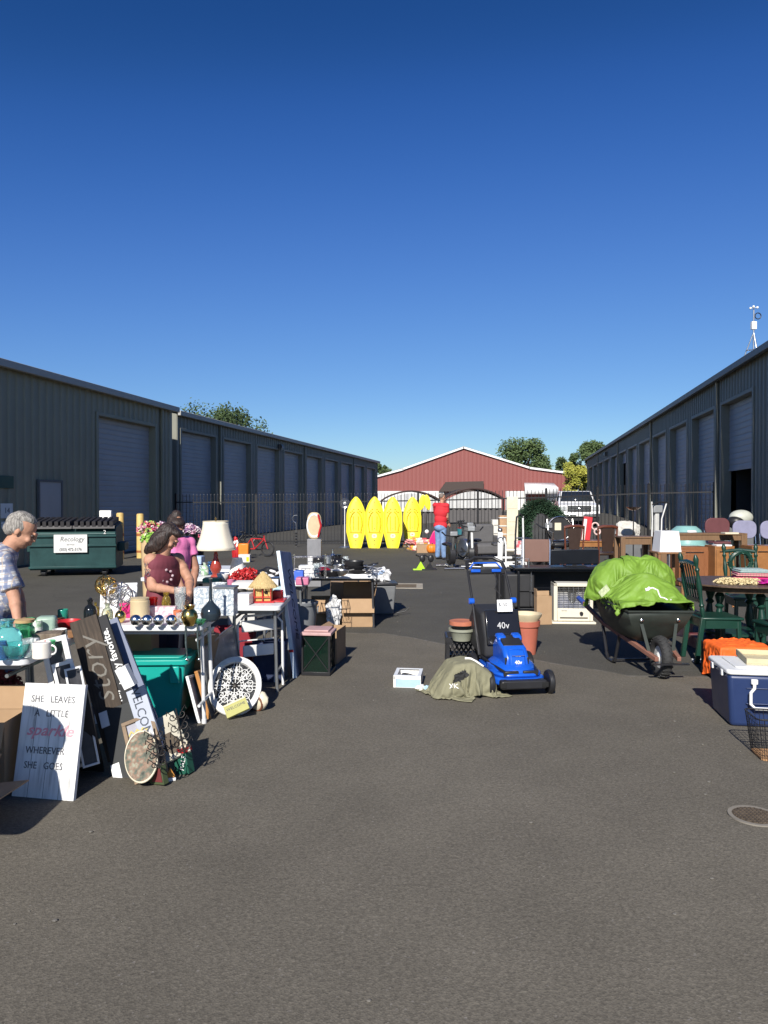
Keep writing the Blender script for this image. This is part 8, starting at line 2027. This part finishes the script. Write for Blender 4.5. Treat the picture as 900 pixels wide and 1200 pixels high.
def cloths():
    for i, (lab, m, z, w) in enumerate((('folded hot pink cloth at the bottom of the pile on the round table', mat('magenta_cloth', (.5, .02, .14), .9, var=.2), 0, .36), ('folded pink patterned cloth in the middle of the pile', ramp_mat('pink_weave', [(.4, (.5, .1, .2)), (.6, (.5, .35, .25))], 'WAVE', 20, .9, detail=2), .045, .34), ('blue white patterned cloth on top of the pile on the round table', ramp_mat('teal_weave', [(.4, (.1, .25, .28)), (.6, (.5, .55, .5))], 'WAVE', 26, .9, detail=1), .085, .3))):
        T = thing('folded_cloth', lab, 'cloth', (3.98, 8.02, ZR + z), .1 * i - .3, 'folded cloths'); q = MB()
        for k in range(2): q.box(-w / 2 + .01 * k, w / 2 - .008 * k, -.12, .13, .002 + k * .018, .018 + k * .018)
        q.build('folded_layers', m, T, bevel=.007, segs=3)
    T = thing('magenta_scarf', 'magenta scarf trailing over the table edge at the right', 'scarf', (4.05, 7.6, ZR)); q = MB(); q.ball((0, 0, .02), (.2, .12, .03), 30, 12, amp=.5, freq=4); q.build('scarf', mat('magenta_scarf', (.45, .01, .25), .9), T)
cloths()
def hoop():
    T = thing('green_wreath', 'dull green round wreath standing on the round table against the far chair', 'wreath', (dp(868, 660, 8.5).x, 8.5, ZR)); q = MB(); q.torus((0, 0, .15), .12, .026, (0, 1, .1)); q.build('ring', grn, T); q = MB(); rnd = random.Random(2)
    for k in range(240):
        a = rnd.random() * 6.28; p = Vector((.12 * cos(a), rnd.uniform(-.03, .03), .15 + .12 * sin(a))); u = Vector((rnd.gauss(0, 1), rnd.gauss(0, 1), rnd.gauss(0, 1))).normalized() * .028; w_ = u.orthogonal().normalized() * .009; q.add([p, p + u + w_, p + u * 1.4, p + u - w_], [(0, 1, 2, 3)])
    q.build('leaves', mat('dull_leaf', (.04, .1, .07), .7), T, fix=False, smooth=False)
hoop()
vv('small_clay_pot', 'tiny terracotta pot on the lower shelf of the round table', 'flower pot', 861, 712, .24, 9, 10, 'rimpot', mat('bright_clay', (.55, .25, .1), .7))
vv('pink_planter', 'pale pink plastic planter behind the wheelbarrow wheel', 'planter', 800, 744, .0, 30, 30, 'rimpot', mat('pale_pink', (.62, .36, .32), .6))
boxy('red_crate', 'flat dark red crate on the ground under the green chairs', 'crate', 858, 764, 0, 70, 14, .45, ramp_mat('dark_red_print', [(.4, (.12, .012, .012)), (.6, (.25, .12, .1))], 'NOISE', 9, .6))
boxy('white_paper', 'small white paper packet on the asphalt beside the green chair leg', 'paper', 820.5, 777, 0, 14, 3, .09, mat('paper', (.72, .72, .72), .8), rz=-.1)
# orange tarp over a bin
def tarp():
    T = boxy('black_tote', 'black tote bin behind the cooler covered by the orange cloth', 'tote bin', 874, 800, 0, 58, 40, .42, black)
    p = T.location; s = p.y / FPX; T2 = thing('orange_cloth', 'bright orange cloth draped over the black tote behind the cooler', 'cloth', p)
    W_ = 58 * s; H = 40 * s; bx = MB(); bx.box(p.x - W_ / 2, p.x + W_ / 2, p.y, p.y + .42, 0, H); [bx.ball((p.x - W_ / 2 + .07 + .085 * i, p.y + .1 + .05 * (i % 3), H), (.04, .03, .012 + .008 * (i % 2)), 10, 6) for i in range(5)]; bx = bx.build('tmp', black, None, fix=False)
    g2 = MB(); g2.box(p.x - 1, p.x + 1, p.y - 1, p.y + 1, -.05, -.002); g2 = g2.build('tmp', black, None)
    sh = MB(); Ms = Matrix.Translation((p.x - .06, p.y + .1, H + .05)) @ Matrix.Rotation(.12, 4, 'Z'); sh.grid(lambda u, v: Ms @ Vector(((u - .5) * (W_ + .26), (v - .5) * .7, .04 * mnoise.noise(Vector((u * 8, v * 6 + u * 3, 2))) + .025 * mnoise.noise(Vector((u * 17, v * 14, 7))))), 60, 50)
    settle(sh, mat('orange_fabric', (.75, .12, .015), .7, var=.08), T2, 'draped_cloth', [bx, g2], 26, 0, mass=.25, bend=.1, tens=10, thick=.003); bpy.data.objects.remove(bx); bpy.data.objects.remove(g2)
tarp()
# cooler
def cooler():
    navy = mat('cooler_navy', (.018, .034, .1), .35, var=.06); c0 = Vector((2.44, 5.22, 0)); T = thing('cooler', 'navy blue cooler with white lid at the right edge', 'cooler', c0, radians(-9)); w, d, H = .86, .5, .375
    def shell(x0, x1, y0, y1, z0, z1, tp):
        vs = [(x0 + tp, y0 + tp, z0), (x1 - tp, y0 + tp, z0), (x1 - tp, y1 - tp, z0), (x0 + tp, y1 - tp, z0), (x0, y0, z1), (x1, y0, z1), (x1, y1, z1), (x0, y1, z1)]
        return MB().add(vs, [(3, 2, 1, 0), (0, 1, 5, 4), (1, 2, 6, 5), (2, 3, 7, 6), (3, 0, 4, 7), (4, 5, 6, 7)])
    shell(0, w, 0, d, 0.0, H, .022).build('body', navy, T, bevel=.03, segs=4)
    q = MB(); q.box(.12, w - .12, -.006, .01, .17, .178); q.box(.12, w - .12, -.004, .012, .28, .286); q.build('moulded_rib', navy, T, bevel=.002)
    q = MB(); q.prism(roundrect(w + .02, d + .02, .04, 5, w / 2, d / 2), H, H + .035, plane='xy'); q.build('lid', mat('cooler_white', (.72, .72, .7), .35, var=.04), T, bevel=.012, segs=3)
    q = MB(); q.prism(roundrect(w - .14, d - .14, .03, 5, w / 2, d / 2), H + .035, H + .045, plane='xy'); q.build('lid_panel', MATS['cooler_white'], T, bevel=.004)
    q = MB(); q.tube([(.17, -.018, .33), (.165, -.03, .29), (.14, -.035, .26), (.14, -.035, .18), (.17, -.035, .15), (.6, -.035, .15), (.63, -.035, .18), (.63, -.035, .26), (.6, -.03, .29), (.595, -.018, .33)], .011, 8); q.build('bail_handle', MATS['cooler_white'], T)
    for x in (.17, .595): q = MB(); q.box(x - .022, x + .022, -.022, -.001, .315, .35); q.build('handle_bracket', MATS['cooler_white'], T, bevel=.004)
    for y in (.12, .36): q = MB(); q.box(-.018, .0, y - .02, y + .02, H - .03, H + .012); q.build('hinge', MATS['cooler_white'], T, bevel=.003)
    T2 = thing('wooden_tray', 'shallow cream wooden tray lying on the cooler lid', 'tray', c0 + Vector((.5, .22, H + .047)), radians(-14)); cw = mat('cream_wood', (.5, .43, .27), .6, var=.1)
    q = MB(); q.box(-.28, .28, -.18, .18, 0, .008); q.build('base', cw, T2)
    for a in ((-.28, .28, -.18, -.17), (-.28, .28, .17, .18), (-.28, -.27, -.17, .17), (.27, .28, -.17, .17)): q = MB(); q.box(*a, .008, .045); q.build('side', cw, T2, bevel=.002)
cooler()
def wirebasket():
    p = zp(893, 889); T = thing('wire_basket', 'black wire basket with brown bottom at the lower right edge', 'basket', (2.5, 4.62, 0), radians(-8)); w, d, H = .19, .13, .26
    q = MB()
    def ringz(z, k): e = .82 + .18 * z / H; q.tube([(x * e, y * e, z) for x, y in roundrect(2 * w, 2 * d, .04, 4)], k, 6, closed=True)
    for i in range(9): ringz(i * H / 8, .0016)
    ringz(H, .005)
    rr = roundrect(2 * w, 2 * d, .04, 4)
    pts = []
    for i in range(len(rr)):
        a = Vector(rr[i]); b_ = Vector(rr[(i + 1) % len(rr)]); n = max(1, int((b_ - a).length / .026))
        for k in range(n): pts.append(a.lerp(b_, k / n))
    for v in pts: q.cyl((v.x * .82, v.y * .82, 0), (v.x, v.y, H), .0016, n=5)
    q.build('wire_mesh', blackm, T)
    q = MB(); q.prism(roundrect(2 * w * .82, 2 * d * .82, .03, 4), .002, .012, plane='xy'); q.build('bottom_board', mat('tan_board', (.4, .22, .1), .8, var=.2, scale=14), T)
wirebasket()

# ================================================================== MORE SMALL THINGS ON THE TABLES
V = vessel
grc = mat('green_glaze', (.02, .2, .14), .15); bluec = mat('cobalt_glaze', (.02, .06, .3), .15); pinkc = mat('pink_plastic', (.5, .16, .26), .4)
V('glass_tumbler', 'short green glass tumbler at the front edge left of the turquoise bowl', 'glass', 60, 762, ZA, 10, 12, 'tumbler', gl_green)
V('small_bowl', 'small white bowl behind the sage tin', 'bowl', 70, 745, ZA, 16, 8, 'bowl', wht)
V('brass_cup', 'small brass cup beside the red bowl', 'cup', 97, 741, ZA, 9, 11, 'tumbler', gold)
V('candle_jar', 'dark green candle jar behind the red bowl', 'candle', 74, 728, ZA, 12, 14, 'canister', grc)
V('snow_globe', 'clear glass ball jar between the tan lidded jar and the sage tin', 'jar', 15, 744, ZA, 14, 14, 'ball', gl_clear)
boxy('photo_box', 'small dark wooden box right of the white bowl on the glassware table', 'box', 86, 748, ZA, 16, 9, .09, wood, rz=-.2)
V('ceramic_pot', 'small orange glazed pot at the back of the silver ball table', 'pot', 208, 724, ZB, 10, 9, 'pot', mat('orange_clay', (.5, .14, .06), .6))
V('glass_tumbler', 'small clear tumbler just right of the rightmost silver ball', 'glass', 211, 731, ZB, 9, 13, 'tumbler', gl_clear)
V('perfume_bottle', 'small amber bottle behind the black shouldered bottle', 'bottle', 112, 722, ZB, 8, 16, 'bottle', gl_amber)
boxy('cream_box', 'low cream box behind the tan canister', 'box', 150, 718, ZB, 18, 9, .1, cream, rz=.1)
# long table behind the woman
V('glass_vase', 'blue glass vase at the left of the lamp table', 'vase', 246, 672, ZL, 8, 14, 'vase', glassy('blue_glass', (.15, .35, .6)))
boxy('green_box', 'flat green box right of the pitcher on the lamp table', 'box', 247, 683, ZL, 20, 5, .15, mat('green_card', (.05, .22, .14), .6))
V('white_bowl', 'white mixing bowl on the lamp table right of the lamp', 'bowl', 262, 681, ZL, 16, 9, 'bowl', wht)
boxy('dark_book', 'dark blue hardback book lying on the lamp table', 'book', 284, 684, ZL, 22, 3, .14, mat('navy_cover', (.02, .03, .09), .6), rz=.2)
V('steel_bowl', 'steel mixing bowl between the red wreath and the sneakers', 'bowl', 304, 681, ZL, 16, 9, 'bowl', stain)
V('black_mug', 'black mug near the corner of the lamp table', 'mug', 303, 690, ZL, 8, 9, 'canister', black)
boxy('white_packet', 'white packet standing behind the thatched birdhouse', 'packet', 320, 693, ZE, 12, 14, .05, wht)
V('pink_cup', 'pink plastic cup behind the folded linen', 'cup', 270, 690, ZL, 8, 11, 'tumbler', pinkc)
V('cobalt_pot', 'cobalt blue pot behind the birdhouse roof', 'pot', 335, 690, ZE, 10, 10, 'pot', bluec)
# pan table and wire shelf
V('steel_bowl', 'wide steel bowl on the pan table in front of the kettle', 'bowl', 399, 675, ZD, 20, 7, 'bowl', stain)
V('white_mug', 'white mug at the left end of the pan table', 'mug', 366, 677, ZD, 8, 9, 'canister', wht)
V('glass_jar', 'clear glass jar behind the frying pans', 'jar', 405, 665, ZD, 9, 13, 'jar', gl_clear)
V('thermos', 'silver thermos standing at the back of the pan table', 'flask', 390, 663, ZD, 7, 19, 'bottle', chrome)
boxy('black_toaster', 'small black toaster at the back left of the pan table', 'toaster', 374, 665, ZD, 15, 11, .15, blackgl, bevel=.015, extra=lambda T, w, h, d: MB().box(-w * .35, w * .35, d * .3, d * .4, h - .004, h + .002).build('slot', stain, T))
# right side: bits round the round table and console

boxy('pale_book', 'thin pale book lying on the console table near its right end', 'book', 858, 626, dp(860, 625, 14.5).z, 16, 2, .2, cream)
boxy('magazine', 'open white magazine on the bright orange cabinet', 'magazine', 849, 640.5, dp(849, 640, 13.8).z + .004, 18, 2, .2, mat('paper', (.72, .72, .72), .8))
boxy('grey_toolbox', 'dark grey toolbox on the ground under the round table', 'toolbox', 886, 756, 0, 40, 18, .25, mat('toolbox_grey', (.05, .05, .055), .5), bevel=.01, extra=lambda T, w, h, d: MB().torus((0, d / 2, h), w * .2, .01, (0, 1, 0), a0=0, a1=pi).build('handle', black, T))
for px, py, col, nm in ((842, 752, (.3, .25, .12), 'tan'), (866, 748, (.25, .03, .03), 'dark red')):
    boxy('shoe_box', nm + ' shoe box on the ground in the shade of the round table', 'box', px, py, 0, 20, 9, .2, mat('shoe_' + nm.replace(' ', '_'), col, .7))
# twigs, stones and leaves lying on the asphalt
rnd = random.Random(21); q = MB()
for i in range(150):
    x = rnd.uniform(-3, 4.5); y = rnd.uniform(2.3, 14); s = rnd.uniform(.004, .011)
    q.ball((x, y, s * .4), (s, s * rnd.uniform(.6, 1), s * .5), 6, 4)
o = q.build('loose_gravel', mat('gravel_grey', (.13, .12, .105), .9, var=.3, scale=30), None, fix=False); tag(o, 'small loose stones scattered over the asphalt', 'gravel', kind='stuff')
